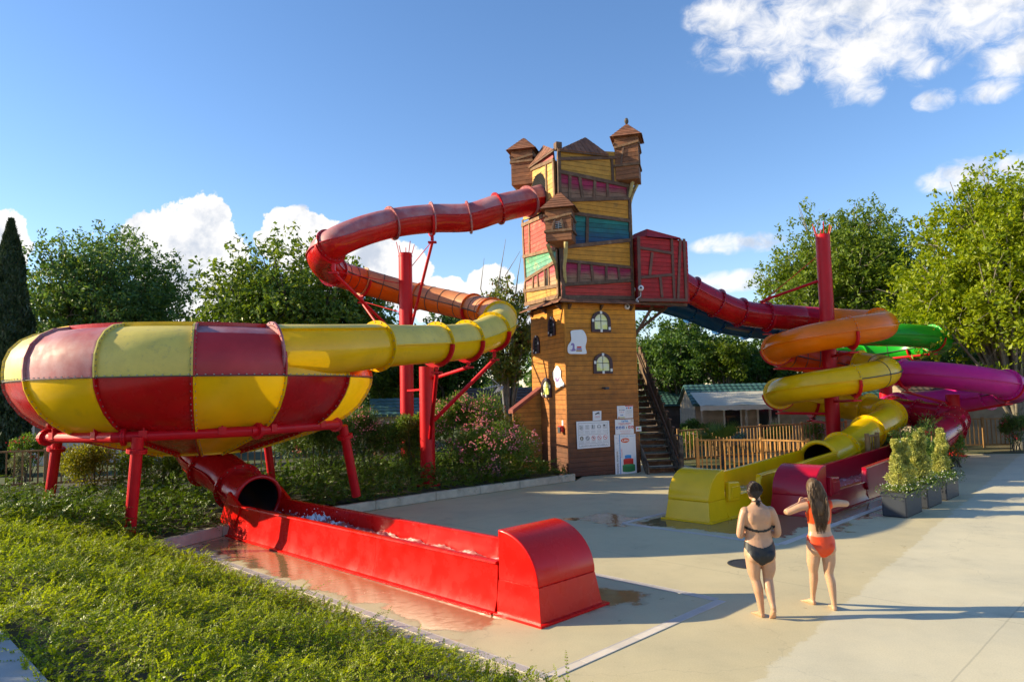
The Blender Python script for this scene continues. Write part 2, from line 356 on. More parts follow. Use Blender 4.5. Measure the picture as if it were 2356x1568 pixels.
TURRETW = mat('turret_boards', (.22, .085, .035), rough=.75, var=.22, vscale=5, rnd=.22, bump=.3, bscale=20, col2=(.32, .15, .06), c2lo=.5, c2hi=.8)
def wood(name, col, grad=None, **k): return mat(name, col, rough=.72, var=.2, vscale=4, rnd=.13, bump=.25, bscale=25, grad=grad, col2=k.get('col2'), c2lo=k.get('c2lo', .58), c2hi=k.get('c2hi', .8), c2scale=3, dirt=((.07, .05, .035), 3.2, .35))
PALE = mat('peeled_branch', (.42, .32, .12), rough=.6, var=.25, vscale=6, col2=(.2, .1, .05), c2scale=1.6, c2lo=.5, c2hi=.6)
FENCE = mat('fence_pine', (.30, .155, .05), rough=.7, var=.25, vscale=5, rnd=.18, bump=.2, bscale=30)
GREYWOOD = mat('weathered_wood', (.16, .125, .09), rough=.85, var=.35, vscale=4, rnd=.25, bump=.4, bscale=25, col2=(.035, .03, .025), c2lo=.42, c2hi=.62)
CONC = mat('kerb_concrete', (.50, .43, .32), rough=.85, var=.2, vscale=3, bump=.3, bscale=40, dirt=((.16, .13, .09), 2.2, .6))
TERR = mat('terrace_concrete', (.40, .39, .37), rough=.85, var=.15, vscale=2, bump=.4, bscale=120, dirt=((.2, .2, .2), 60, .6))
SOIL = mat('soil_mulch', (.045, .042, .02), rough=.95, var=.4, vscale=3, bump=.8, bscale=14)
GRASS = mat('lawn', (.055, .075, .018), rough=.9, var=.35, vscale=1.2, bump=.6, bscale=9, col2=(.13, .10, .045), c2scale=.15, c2lo=.5, c2hi=.65)
GRATE = mat('white_plastic_grating', (.58, .52, .47), rough=.5, var=.08, vscale=3, rnd=.06)
IRON = mat('cast_iron', (.03, .03, .032), rough=.6, bump=.6, bscale=60)
# ------------------------------------------------------------------ ground, deck, terrace, kerbs
def sheet(name, pts, m, z, **k):
    o = obj(name, ([(p[0], p[1], z) for p in pts], [tuple(range(len(pts)))]), m, None, kind='structure', **k)
    return o
n = 36
ring = [(900 * math.cos(2 * math.pi * i / n), 900 * math.sin(2 * math.pi * i / n)) for i in range(n)]
sheet('ground', ring, GRASS, -.05)
KERB = [AB(*q) for q in ((-14, 13.7), (4.45, 13.85), (6.2, 14.62), (8.2, 14.92), (12, 14.96), (15, 14.8), (17.3, 14.62))]
deckpts = [AB(4.4, -16), AB(46, -16), np.array([40, 26.3, 0]), np.array([17.3, 28.2, 0]), AB(25.0, 6.2), AB(20.7, 6.0), AB(21.4, 9.4), np.array([6.4, 25.8, 0]), np.array([6.0, 29, 0]), np.array([2.4, 29, 0]), np.array([2.4, 24.3, 0])] + [k for k in KERB[:1:-1]] + [AB(4.4, 13.83)]
obj('pool_deck', ([tuple(p) for p in deckpts], [tuple(range(len(deckpts)))]), DECK, None, kind='structure')
# kerb along the planted bed: cast lengths, each its own piece
kerb = thing('kerb', 'low pale concrete kerb along the planted bed', 'kerb', KERB[2])
kerb['kind'] = 'structure'
for i in range(1, len(KERB) - 1):
    p, q = KERB[i], KERB[i + 1]; t = (q - p) / np.linalg.norm(q - p); nrm = np.array([-t[1], t[0], 0])
    h0, h1 = (.22, .22)
    L_ = np.linalg.norm(q - p); k = max(1, round(L_ / 2.0))
    for j in range(k):
        s = p + t * (L_ * j / k + .004); e = p + t * (L_ * (j + 1) / k - .004)
        bevel(MB().hexa([s, e, e + nrm * .17, s + nrm * .17, s + EZ * h0, e + EZ * h1, e + nrm * .15 + EZ * h1, s + nrm * .15 + EZ * h0]).build('kerb_stone', CONC, kerb), .015)
ter = MB().box(AB(-9, -8, .6), E1 * 10.12, E2 * 40, EZ * .5).build('terrace', TERR, None, kind='structure')
# planted bank between terrace and deck, and the bed behind the kerb
def hbank(a): return float(np.interp(a, [1.1, 1.4, 2.4, 3.6, 4.4, 4.6], [1.0, .95, .62, .26, .06, .0]))
def grid(A, B, zf):
    V = []; F = []
    for b in B:
        for a in A: V.append(AB(a, b, zf(a, b)))
    na = len(A)
    for j in range(len(B) - 1):
        for i in range(na - 1): k = j * na + i; F.append((k, k + 1, k + 1 + na, k + na))
    return V, F
obj('planted_bank', grid([1.13, 1.4, 2, 2.6, 3.2, 3.8, 4.3, 4.42], np.linspace(-6, 13.8, 12), lambda a, b: hbank(a) + .02), SOIL, None, smooth=True, kind='structure')
def zbed(a, b): return .2 + .05 * math.sin(a * .9) + .04 * math.sin(b * 1.3) + (.55 * max(0, min(1, (4.5 - a) / 3.4)))
bedA = np.linspace(-14, 17.2, 30)
def bfront(a): return float(np.interp(a, [-14, 4.45, 6.2, 8.2, 12, 15, 17.3], [13.84, 13.98, 14.75, 15.06, 15.1, 14.94, 14.76]))
V = []; F = []
for j in range(16):
    for a in bedA:
        b = bfront(a) + j * .9; V.append(AB(a, b, zbed(a, b)))
na = len(bedA)
for j in range(15):
    for i in range(na - 1): k = j * na + i; F.append((k, k + 1, k + 1 + na, k + na))
obj('planted_bed', (V, F), SOIL, None, smooth=True, kind='structure')
# right-hand bed past the slides
V = [AB(20.75, 6.05, .03), AB(25.0, 6.25, .03), np.array([17.3, 28.25, .03]), np.array([17.5, 30.6, .03]), np.array([8, 30.6, .03]), AB(21.5, 9.45, .03)]
obj('shrub_bed', (V, [tuple(range(6))]), SOIL, None, kind='structure')
# ------------------------------------------------------------------ drains and manhole
def drain(name, label, lines):
    th = thing(name, label, 'drain', AB(*lines[0][0]))
    unit = None
    for (p, q) in lines:
        P, Q = AB(*p), AB(*q); t = (Q - P); l = np.linalg.norm(t); t = t / l; k = max(1, round(l / .5)); sd = np.array([-t[1], t[0], 0])
        for j in range(k):
            s = P + t * (l * j / k + .003); e = P + t * (l * (j + 1) / k - .003)
            m = MB(); w = .065
            m.box(s - sd * w + EZ * .002, sd * .012, e - s, EZ * .007); m.box(s + sd * (w - .012) + EZ * .002, sd * .012, e - s, EZ * .007)
            nb = 22; el = l / k - .006
            for x in range(nb):
                c = s + t * (el * (x + .5) / nb); m.box(c - t * .0068 - sd * (w - .012) + EZ * .002, t * .0136, sd * (2 * w - .024), EZ * .0065)
            m.build('drain_grate', GRATE, th)
    return th
drain('drain_channel', 'white slotted drain channel around the red run-out lane', [((5.24, 4.86), (5.24, 13.6)), ((5.31, 4.86), (8.62, 4.86)), ((8.62, 4.93), (8.62, 8.4))])
drain('drain_channel', 'white slotted drain channel around the yellow and crimson run-out lanes', [((12.3, 5.76), (12.3, 9.15)), ((12.37, 5.76), (18.9, 5.76)), ((12.37, 9.15), (16.2, 9.15))])
c = gp(1722, 1297) + EZ * .004
mh = thing('manhole_cover', 'round black cast iron manhole cover on the deck', 'manhole', c)
MB().cyl(c, c + EZ * .006, .27, n=28).build('cover', IRON, mh)
m = MB()
for i in range(28):
    a0, a1 = 2 * math.pi * i / 28, 2 * math.pi * (i + 1) / 28
    f = lambda a, r, z: c + np.array([r * math.cos(a), r * math.sin(a), z])
    m.add([f(a0, .28, .001), f(a1, .28, .001), f(a1, .32, .001), f(a0, .32, .001), f(a0, .28, .01), f(a1, .28, .01), f(a1, .32, .008), f(a0, .32, .008)], [(4, 5, 6, 7), (0, 4, 7, 3), (1, 2, 6, 5), (2, 3, 7, 6), (0, 1, 5, 4)])
m.build('frame', IRON, mh)
# ------------------------------------------------------------------ tube slides
class Path:
    def __init__(s, ctrl, per=12):
        P = np.array(ctrl, float); n = len(P); s.per = per
        ext = np.vstack([2 * P[0] - P[1], P, 2 * P[-1] - P[-2]])
        out = []
        for i in range(n - 1):
            p0, p1, p2, p3 = ext[i:i + 4]
            for k in range(per):
                t = k / per
                out.append(.5 * (2 * p1 + (p2 - p0) * t + (2 * p0 - 5 * p1 + 4 * p2 - p3) * t * t + (3 * p1 - p0 - 3 * p2 + p3) * t ** 3))
        out.append(P[-1]); s.p = np.array(out)
        t = np.gradient(s.p, axis=0); s.t = t / np.linalg.norm(t, axis=1)[:, None]
        sd = np.cross(s.t, EZ); s.s = sd / np.linalg.norm(sd, axis=1)[:, None]; s.u = np.cross(s.s, s.t)
        s.k = np.ones(len(s.p))
        s.l = np.concatenate([[0], np.cumsum(np.linalg.norm(np.diff(s.p, axis=0), axis=1))])
    def i(s, c): return int(round(c * s.per))
    def ringpts(s, i, r, th): return s.p[i] + r * s.k[i] * (np.cos(th)[:, None] * s.s[i] + np.sin(th)[:, None] * s.u[i])
def shell(P, i0, i1, r, t0, t1, nth=14):
    th = np.linspace(t0, t1, nth + 1); idx = list(range(i0, i1 + 1)); V = np.vstack([P.ringpts(i, r, th) for i in idx]); F = []
    m = nth + 1
    for j in range(len(idx) - 1):
        for k in range(nth): a = j * m + k; F.append((a, a + m, a + m + 1, a + 1))
    return V, F
def ringsolid(c, s, u, t, r0, r1, w, n=36, a0=0, a1=2 * math.pi):
    "flat ring of rectangular section about axis t"
    full = abs(a1 - a0 - 2 * math.pi) < 1e-6; k = n if full else n + 1; th = a0 + (a1 - a0) * np.arange(k) / n
    d = np.cos(th)[:, None] * s + np.sin(th)[:, None] * u
    V = np.vstack([c + d * r0 - t * w / 2, c + d * r1 - t * w / 2, c + d * r1 + t * w / 2, c + d * r0 + t * w / 2]); F = []
    for i in range(n):
        j = (i + 1) % k
        for q in range(4): a = q * k; b = ((q + 1) % 4) * k; F.append((a + i, a + j, b + j, b + i))
    if not full: F += [(0, k, 2 * k, 3 * k), (k - 1, 4 * k - 1, 3 * k - 1, 2 * k - 1)]
    return V, F
def bolt_ring(mb, c, s, u, t, r, n, w, size=.016):
    for i in range(n):
        a = 2 * math.pi * (i + .5) / n; d = math.cos(a) * s + math.sin(a) * u; o = np.cross(t, d)
        for sg in (-1, 1):
            b = c + d * r + t * sg * w / 2; e = b + t * sg * size * 1.1
            q = [b + d * size, b + o * size, b - d * size, b - o * size]; q2 = [e + d * size * .8, e + o * size * .8, e - d * size * .8, e - o * size * .8]
            F = [(0, 1, 5, 4), (1, 2, 6, 5), (2, 3, 7, 6), (3, 0, 4, 7), (4, 5, 6, 7)]
            mb.add(q + q2, F if sg > 0 else [f[::-1] for f in F])
def slide(th, P, r, sections, flanges, bolts=18, mouth_in=None):
    "sections: (from, to, lower material, upper material, rings per metre)"
    for (c0, c1, ml, mu, rings, *sp) in sections:
        i0, i1 = P.i(c0), P.i(c1); sp = R_(sp[0]) if sp else 0.
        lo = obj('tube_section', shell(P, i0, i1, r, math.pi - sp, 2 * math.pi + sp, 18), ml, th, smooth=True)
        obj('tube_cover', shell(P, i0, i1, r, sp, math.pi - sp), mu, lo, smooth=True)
        for side in (sp, math.pi - sp):                                    # bolted joint between trough and cover
            ca_, sa_ = math.cos(side), math.sin(side); V = []; F = []
            for i in range(i0, i1 + 1):
                c = P.p[i]; a = P.s[i] * ca_ + P.u[i] * sa_; up_ = P.u[i] * ca_ - P.s[i] * sa_; r_ = r * P.k[i]
                V += [c + a * (r_ - .01) - up_ * .014, c + a * (r_ + .045) - up_ * .014, c + a * (r_ + .045) + up_ * .014, c + a * (r_ - .01) + up_ * .014]
            for k in range(i1 - i0):
                for q in range(4): a = 4 * k + q; b = 4 * k + (q + 1) % 4; F.append((a, b, b + 4, a + 4))
            obj('joint_flange', (V, F), SEAM if rings else ml, lo)
        if rings:
            Ls = P.l[i1] - P.l[i0]; k = int(Ls * rings)
            for j in range(1, k):
                i = int(np.argmin(abs(P.l - (P.l[i0] + Ls * j / k))))
                obj('joint_ring', ringsolid(P.p[i], P.s[i], P.u[i], P.t[i], r - .005, r + .012, .022, 28), SEAM, lo)
    bm = MB()
    for f in flanges:
        c, m = f[:2]; i = P.i(c); rr = f[2] if len(f) > 2 else .085
        obj('flange', ringsolid(P.p[i], P.s[i], P.u[i], P.t[i], r * P.k[i] - .012, r * P.k[i] + rr, .04), m, th)
        bolt_ring(bm, P.p[i], P.s[i], P.u[i], P.t[i], r * P.k[i] + rr * .55, bolts, .04)
    if bm.v: bm.build('bolts', BOLT, th, kind='stuff')
def mouth(th, P, c0, c1, r, m, bell=.09):
    "open lower end: thick wall, black lining and a rolled lip"
    i0, i1 = P.i(c0), P.i(c1)
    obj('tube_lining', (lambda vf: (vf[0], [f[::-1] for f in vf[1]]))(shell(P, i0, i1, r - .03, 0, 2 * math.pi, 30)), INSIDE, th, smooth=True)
    i = i1; c, s, u, t = P.p[i], P.s[i], P.u[i], P.t[i]; V = []; F = []; n1, n2 = 36, 10
    for a in range(n1):
        d = math.cos(2 * math.pi * a / n1) * s + math.sin(2 * math.pi * a / n1) * u
        for b in range(n2):
            an = 2 * math.pi * b / n2; V.append(c + d * (r + bell * .35 + bell * .5 * math.cos(an)) + t * bell * .6 * math.sin(an))
    for a in range(n1):
        for b in range(n2): F.append((a * n2 + b, ((a + 1) % n1) * n2 + b, ((a + 1) % n1) * n2 + (b + 1) % n2, a * n2 + (b + 1) % n2))
    obj('mouth_rim', (V, F), m, th, smooth=True)
    return c
def cradle(th, P, c, r, post, mat_=None, arm_r=.05, drop=.22, stay=None):
    "half hoop that carries a flange, a bracket below it and an arm back to the post; stay = point on the post for a tension rod"
    i = P.i(c); cc, s, u, t = P.p[i] + P.t[i] * .07, P.s[i], P.u[i], P.t[i]; m = mat_ or STEEL
    obj('cradle_hoop', ringsolid(cc, s, u, t, r + .02, r + .12, .07, 20, math.pi * 1.02, math.pi * 1.98), m, th)
    bot = cc - u * (r + .1); end = bot - EZ * drop
    mb = MB(); mb.bar(bot, end + EZ * .06, .12, .10); mb.box(end + np.array([-.14, -.10, -.03]), (.28, 0, 0), (0, .2, 0), (0, 0, .05)); mb.build('bracket', m, th)
    if post is not None: MB().cyl(end, post, arm_r, n=12).build('arm', m, th)
    if stay is not None: MB().cyl(end + EZ * .05, stay, .014, n=6).build('tension_rod', m, th)
    return end
TR = .475
# --- the long tube that leaves the tower to the left, loops back and runs into the bowl
BC = np.array([-7.07, 16.35, 0]); BR = 3.74
def bowlpt(deg, r, z): return BC + np.array([r * math.cos(R_(deg)), r * math.sin(R_(deg)), z])
lc = [at(1258, 452, 25.2), at(1215.5, 463.9, 24.45), at(1145.7, 480, 23.9), at(1078.5, 500.1, 23.7), at(993.9, 502.8, 23.5), at(901.3, 513.6, 22.9), at(820.7, 536.4, 22.1), at(762, 565, 21.9),
      at(741, 593, 23.1), at(766, 623.7, 24.9), at(835, 647, 26.3), at(944, 677, 26.7), at(1062.4, 703.5, 25.6), at(1124, 718, 24.2), at(1150, 731, 22.7), at(1149, 750, 21.0),
      at(1112, 771, 19.8), at(1066.7, 784.5, 18.9), at(1005, 790.5, 17.9), at(938, 793, 16.95), at(868, 796.0, 16.1), bowlpt(-24, 3.55, 3.76), bowlpt(-43.7, 3.2, 3.67)]
LP = Path(lc); LP.k = np.interp(np.arange(len(LP.p)), [LP.i(19), LP.i(20), LP.i(22)], [1, 1.05, 1.2])     # widens where it meets the bowl
tube = thing('tube_slide', 'long red, orange and yellow tube slide winding from the tower into the checkered bowl', 'water slide', (-3, 24, 5))
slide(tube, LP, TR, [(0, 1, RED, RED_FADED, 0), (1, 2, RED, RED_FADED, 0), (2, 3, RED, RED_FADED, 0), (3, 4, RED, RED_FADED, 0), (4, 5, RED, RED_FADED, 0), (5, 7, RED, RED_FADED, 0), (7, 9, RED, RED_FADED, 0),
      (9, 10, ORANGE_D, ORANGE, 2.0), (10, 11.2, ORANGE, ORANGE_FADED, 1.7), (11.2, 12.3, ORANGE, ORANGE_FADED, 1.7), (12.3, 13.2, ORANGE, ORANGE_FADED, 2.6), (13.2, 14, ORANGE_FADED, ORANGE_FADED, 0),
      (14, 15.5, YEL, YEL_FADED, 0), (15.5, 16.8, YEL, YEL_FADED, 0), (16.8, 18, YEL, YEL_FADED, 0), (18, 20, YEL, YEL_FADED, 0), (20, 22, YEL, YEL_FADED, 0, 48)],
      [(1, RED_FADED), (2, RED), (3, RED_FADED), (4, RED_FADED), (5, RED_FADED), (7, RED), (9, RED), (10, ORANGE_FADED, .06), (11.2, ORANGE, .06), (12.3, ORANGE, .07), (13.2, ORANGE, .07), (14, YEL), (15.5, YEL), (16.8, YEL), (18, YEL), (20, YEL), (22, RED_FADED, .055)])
# ------------------------------------------------------------------ the bowl
bowl = thing('slide_bowl', 'huge red and yellow checkered slide bowl on red steel legs', 'water slide', BC)
SEG = 14; STEP = 360 / SEG; PH0 = -69.5
low = [(1.0, 1.62), (1.8, 1.84), (2.45, 2.02), (2.9, 2.20), (3.2, 2.38), (3.45, 2.60), (3.62, 2.85), (3.71, 3.05), (3.735, 3.2)]
upp = [(3.735, 3.215), (3.745, 3.4), (3.725, 3.62), (3.64, 3.84), (3.48, 4.02), (3.25, 4.14), (2.98, 4.19)]
stub = [(3.735, 3.215), (3.72, 3.32), (3.66, 3.44)]
def panel(name, k, prof, m, inset=.0):
    a0, a1 = PH0 + STEP * k, PH0 + STEP * (k + 1); nn = 8; V = []; F = []
    for j in range(nn + 1):
        a = a0 + (a1 - a0) * j / nn
        V += [bowlpt(a, r, z) for r, z in prof]
    m_ = len(prof)
    for j in range(nn):
        for q in range(m_ - 1): a = j * m_ + q; F.append((a, a + m_, a + m_ + 1, a + 1))
    o = obj(name, (V, F), m, bowl, smooth=True)
    # upstanding bolted rib on the panel's two side edges
    for sgn, a in ((1, a0), (-1, a1)):
        V = []; F = []; off = R_(sgn * .28); ra = R_(a) 
        pf = np.array(prof); d = np.gradient(pf, axis=0); nr = np.stack([d[:, 1], -d[:, 0]], 1); nr /= np.linalg.norm(nr, axis=1)[:, None]
        for (r, z), (nx, nz) in zip(prof, nr):
            for e, w in ((-.005, 0.), (.06, 0.), (.06, .03), (-.005, .03)):
                rr = r + nx * e; zz = z + nz * e; t_ = np.array([-math.sin(ra), math.cos(ra), 0]) * (w + .003) * sgn
                V.append(BC + np.array([rr * math.cos(ra), rr * math.sin(ra), zz]) + t_)
        for q in range(len(prof) - 1):
            for e in range(4): x = 4 * q + e; y = 4 * q + (e + 1) % 4; F.append((x, y, y + 4, x + 4))
        F += [(0, 1, 2, 3), tuple(4 * (len(prof) - 1) + i for i in (3, 2, 1, 0))]
        obj('edge_rib', (V, F), m, o)
    return o
bb = MB()
def dense(prof, n):
    p = np.array(prof); l = np.concatenate([[0], np.cumsum(np.linalg.norm(np.diff(p, axis=0), axis=1))]); t = np.linspace(0, l[-1], n)
    return np.stack([np.interp(t, l, p[:, 0]), np.interp(t, l, p[:, 1])], 1)
for k in range(SEG):
    ylow = (k % 2 == 0)                                     # k = 0 starts at the front joint and goes right
    panel('lower_panel', k, low, YEL if ylow else RED)
    if k == 0: panel('upper_panel', k, upp[:5], RED_MID); panel('upper_panel', k, upp[4:], RED_FADED)
    elif k == 1: panel('rim_panel', k, stub, YEL)
    elif k in (2, 3, 4): panel('rim_panel', k, stub, ORANGE_D if k == 2 else (RED if ylow else YEL))
    else: panel('upper_panel', k, upp, RED_FADED if ylow else (YEL_FADED if k in (13, 11) else YEL))
    a = R_(PH0 + STEP * k)
    for prof, n in ((low, 26), (upp if k >= 5 or k == 0 else stub, 15 if k >= 5 or k == 0 else 4)):
        pf = dense(prof, n); d = np.gradient(pf, axis=0)
        for (r, z), (dx, dz) in zip(pf, d):
            nr = np.array([dz, -dx]); nr /= np.linalg.norm(nr)
            for sg in (-1, 1):
                t_ = np.array([-math.sin(a), math.cos(a), 0]); o3 = np.array([nr[0] * math.cos(a), nr[0] * math.sin(a), nr[1]])
                c = BC + np.array([r * math.cos(a), r * math.sin(a), z]) + o3 * .032 + t_ * sg * .034; al = np.cross(t_, o3)
                q = [c + o3 * .014, c + al * .014, c - o3 * .014, c - al * .014]; bb.add(q + [p + t_ * sg * .014 for p in q], [(0, 1, 5, 4), (1, 2, 6, 5), (2, 3, 7, 6), (3, 0, 4, 7), (4, 5, 6, 7)])
    for j in range(12):                                    # bolts of the level joint
        a = R_(PH0 + STEP * (k + (j + .5) / 12)); c = BC + np.array([3.775 * math.cos(a), 3.775 * math.sin(a), 3.225]); bb.box(c - np.array([.012, .012, 0]), (.024, 0, 0), (0, .024, 0), (0, 0, .018))
bb.build('bolts', BOLT, bowl, kind='stuff')
obj('level_joint', ringsolid(BC + EZ * 3.207, np.array([1., 0, 0]), np.array([0, 1., 0]), EZ, 3.72, 3.775, .018, 112), SEAM, bowl)
for k in [0] + list(range(5, SEG)):                          # low lip along the top of the closed part
    a0, a1 = R_(PH0 + STEP * k), R_(PH0 + STEP * (k + 1))
    obj('top_lip', ringsolid(BC + EZ * 4.22, np.array([1., 0, 0]), np.array([0, 1., 0]), EZ, 2.90, 2.99, .09, 10, a0, a1), RED if k % 2 == 0 else YEL, bowl)
V, F = ringsolid(BC + EZ * 1.62, np.array([1., 0, 0]), np.array([0, 1., 0]), EZ, .5, 1.04, .05, 40); obj('bottom_ring', (V, F), YEL, bowl)
# steel ring of straight beams and splayed legs
cr = [bowlpt(-96 + 45 * i, 3.10, 2.12 - .04 * math.cos(R_(-96 + 45 * i + 180))) for i in range(8)]
for i in range(8):
    p, q = cr[i], cr[(i + 1) % 8]; t = (q - p) / np.linalg.norm(q - p)
    MB().cyl(p - t * .03, q + t * .03, .1, n=16).build('ring_beam', STEEL, bowl, smooth=False)
    m = MB(); m.cyl(p + t * .12, p + t * .155, .165, n=16); m.cyl(p + t * .16, p + t * .195, .165, n=16); m.build('beam_flange', STEEL, bowl)
    for f in (.22, .78):
        c = p + (q - p) * f; d = BC - c; d[2] = 0; d /= np.linalg.norm(d)
        m = MB(); m.bar(c + EZ * .09, c + EZ * .30 + d * -.02, .03, .16, up=d); m.box(c - t * .07 - d * .115 + EZ * -.03, t * .14, d * .23, EZ * .14); m.build('clamp', STEEL, bowl)
legs = [(at(317, 1012, 13.3), at(297, 1240, 13.45)), (at(790, 985, 16.4), at(820, 1140, 16.8)), (cr[4] - EZ * .1, cr[4] + np.array([.1, .4, -1.9])), (at(132, 1012, 15.7), at(108, 1190, 15.9))]
for p, q in legs:
    MB().cyl(p + (p - q) * .04, q, .105, n=16).build('leg', STEEL, bowl)
    t = (q - p) / np.linalg.norm(q - p); m = MB(); m.cyl(p + t * .16, p + t * .195, .18, n=16); m.cyl(p + t * .2, p + t * .235, .18, n=16)
    s = np.cross(t, np.array([0, 1., 0])); s /= np.linalg.norm(s); bolt_ring(m, p + t * .197, s, np.cross(s, t), t, .145, 8, .078, .014); m.build('leg_flange', STEEL, bowl)
# ------------------------------------------------------------------ posts with arms that carry the tube
def spikes(th, top, r, n=5, h=.42):
    for k in range(n):
        a = 2 * math.pi * (k + .3) / n; b = top + np.array([math.cos(a), math.sin(a), 0]) * r * .9
        MB().cyl(b - EZ * .1, b + np.array([math.cos(a) * .12, math.sin(a) * .07, h * random.uniform(.5, 1.3)]), .014, n=6).build('rod_end', STEEL, th)
def post(name, label, base, ztop, r, spiky=True, **k):
    th = thing(name, label, 'slide post', base, group='red steel slide posts')
    o = MB().cyl(base, base * np.array([1, 1, 0]) + EZ * ztop, r, n=28).build('column', STEEL, th); smooth_by_angle(o)
    obj('base_plate', ringsolid(base + EZ * .02, np.array([1., 0, 0]), np.array([0, 1., 0]), EZ, 0.01, r + .14, .04, 24), STEEL, th)
    top = base * np.array([1, 1, 0]) + EZ * ztop
    if spiky:
        obj('cap_ring', ringsolid(top - EZ * .1, np.array([1., 0, 0]), np.array([0, 1., 0]), EZ, r - .01, r + .012, .03, 28), STEEL, th)
        spikes(th, top, r)
    return th
pb = at(935, 800, 24.7); pb[2] = .2
P1 = post('slide_post', 'tall red post with bare rod tips standing behind the yellow tube', pb, 7.75, .235)
onp = lambda b, z, dx=0., dy=0.: np.array([b[0] + dx, b[1] + dy, z])
cradle(P1, LP, 4, TR, onp(pb, 5.2, .2, -.1), stay=onp(pb, 7.3, .23))
cradle(P1, LP, 7, TR, onp(pb, 4.75, -.2, -.1), drop=.3, stay=onp(pb, 6.7, -.24))
cradle(P1, LP, 10, TR, onp(pb, 4.15, -.22), stay=onp(pb, 5.7, -.24, .1))
cradle(P1, LP, 12.3, TR, onp(pb, 4.4, .2, .1))
pb2 = at(982, 900, 20.7); pb2[2] = .2
P2 = post('slide_post', 'shorter red post directly under the yellow tube among the oleanders', pb2, 3.6, .215, spiky=False)
cradle(P2, LP, 18.0, TR, onp(pb2, 1.55, .1, -.2), drop=.14, arm_r=.055)
cradle(P2, LP, 15.5, TR, onp(pb2, 2.05, .2), drop=.25, arm_r=.06)
cradle(P2, LP, 16.8, TR, onp(pb2, 3.25, .19), drop=.14, arm_r=.05)
MB().bar(pb2 + EZ * 2.75, onp(pb, 2.95), .06, .06).build('tie_bar', STEEL, P2)
# ------------------------------------------------------------------ exit tube under the bowl
laneO = AB(6.30, 5.92)
ex = [np.array([-7.55, 16.85, 1.75]), np.array([-7.05, 16.4, 1.38]), AB(6.86, 15.9, 1.05), AB(6.9, 15.2, .76), AB(6.9, 14.55, .66)]
EP = Path(ex)
exit_ = thing('exit_tube', 'dark red exit tube dropping from the bowl into the red run-out lane', 'water slide', ex[3])
slide(exit_, EP, .46, [(0, 1.2, RED, RED, 0), (1.2, 2.6, RED, RED, 0), (2.6, 4, RED, RED, 0)], [(1.2, RED), (2.6, RED)])
mouth(exit_, EP, 1.2, 4, .46, RED)
# ------------------------------------------------------------------ slides on the right
CA = np.array([11.25, 25.3, 0]); RA = 1.77
def helix(c, r, deg0, deg1, z0, z1, n):
    return [c + np.array([r * math.cos(R_(deg0 + (deg1 - deg0) * i / n)), r * math.sin(R_(deg0 + (deg1 - deg0) * i / n)), z0 + (z1 - z0) * i / n]) for i in range(n + 1)]
ra = [at(1545, 640, 25.6), at(1590, 668, 25.9), at(1648, 697, 26.2), at(1702, 718, 26.5), at(1762, 727, 26.8), at(1830, 731, 27.0)]
hx = helix(CA, RA, 90, -765, 5.36, 1.60, 19)           # back, right, front, left ... clockwise seen from above
ra += hx
lb = 8.235
ra += [AB(24.2, lb, 1.28), AB(22.7, lb, .98), AB(21.4, lb, .80), AB(20.3, lb, .70)]
RA_ = Path(ra)
HA = 6                                                      # control index where the helix starts; 45 degrees per index
slA = thing('tube_slide', 'red, orange and yellow spiral tube slide ending in the yellow run-out lane', 'water slide', CA)
E = len(ra) - 1
slide(slA, RA_, TR, [(0, 1, RED, CRIM, 0), (1, 2, RED, CRIM, 0), (2, 3, RED, CRIM, 0), (3, 4, RED, CRIM, 0), (4, 6.3, RED, CRIM, 0), (6.3, 8, ORANGE_R, ORANGE_R, 0), (8, 10, ORANGE_R, ORANGE_R, 0), (10, 12.2, ORANGE_R, ORANGE_R, 0),
      (12.2, 15.3, ORANGE_D, ORANGE_D, 1.4), (15.3, 18, YEL_R, YEL_R, 1.2), (18, 20.2, YEL_R, YEL_R, 0), (20.2, 22, YEL_R, YEL_R, 0), (22, 23.5, YEL_R, YEL_R, 0), (23.5, 24.6, YEL_R, YEL_R, 0), (24.6, E - 3, YEL_R, YEL_R, 0), (E - 3, E - 1.4, YEL_R, YEL_R, 0), (E - 1.4, E, YEL_R, YEL_R, 0)],
      [(1, CRIM), (2, CRIM), (3, CRIM), (4, CRIM), (8, ORANGE_R), (10, ORANGE_R, .03), (12.2, ORANGE_R), (15.3, YEL_R), (18, YEL_R, .03), (20.2, YEL_R), (23.5, YEL_R, .12), (24.6, YEL_R, .12), (E - 3, YEL_R), (E - 1.4, YEL_R)], bolts=20)
mouth(slA, RA_, E - 2.5, E, TR, YEL_R, .12)
pA = thing('slide_post', 'tall red post inside the orange and yellow spiral', 'slide post', CA, group='red steel slide posts')
smooth_by_angle(MB().cyl(CA, CA + EZ * 8.2, .245, n=28).build('column', STEEL, pA)); spikes(pA, CA + EZ * 8.2, .245, 6, .5)
obj('cap_ring', ringsolid(CA + EZ * 8.08, np.array([1., 0, 0]), np.array([0, 1., 0]), EZ, .23, .257, .03, 28), STEEL, pA)
e = cradle(pA, RA_, 4, TR, None, drop=.1); MB().cyl(RA_.p[RA_.i(4)] + EZ * .62, CA + EZ * 6.55 + np.array([-.2, .1, 0]), .05, n=10).build('arm', STEEL, pA); MB().cyl(RA_.p[RA_.i(4)] + EZ * .62, CA + EZ * 7.6, .016, n=6).build('tension_rod', STEEL, pA)
MB().bar(RA_.p[RA_.i(4)] + EZ * .52 - E1 * .3, RA_.p[RA_.i(4)] + EZ * .66 + E1 * .3, .1, .1).build('bracket', STEEL, pA)
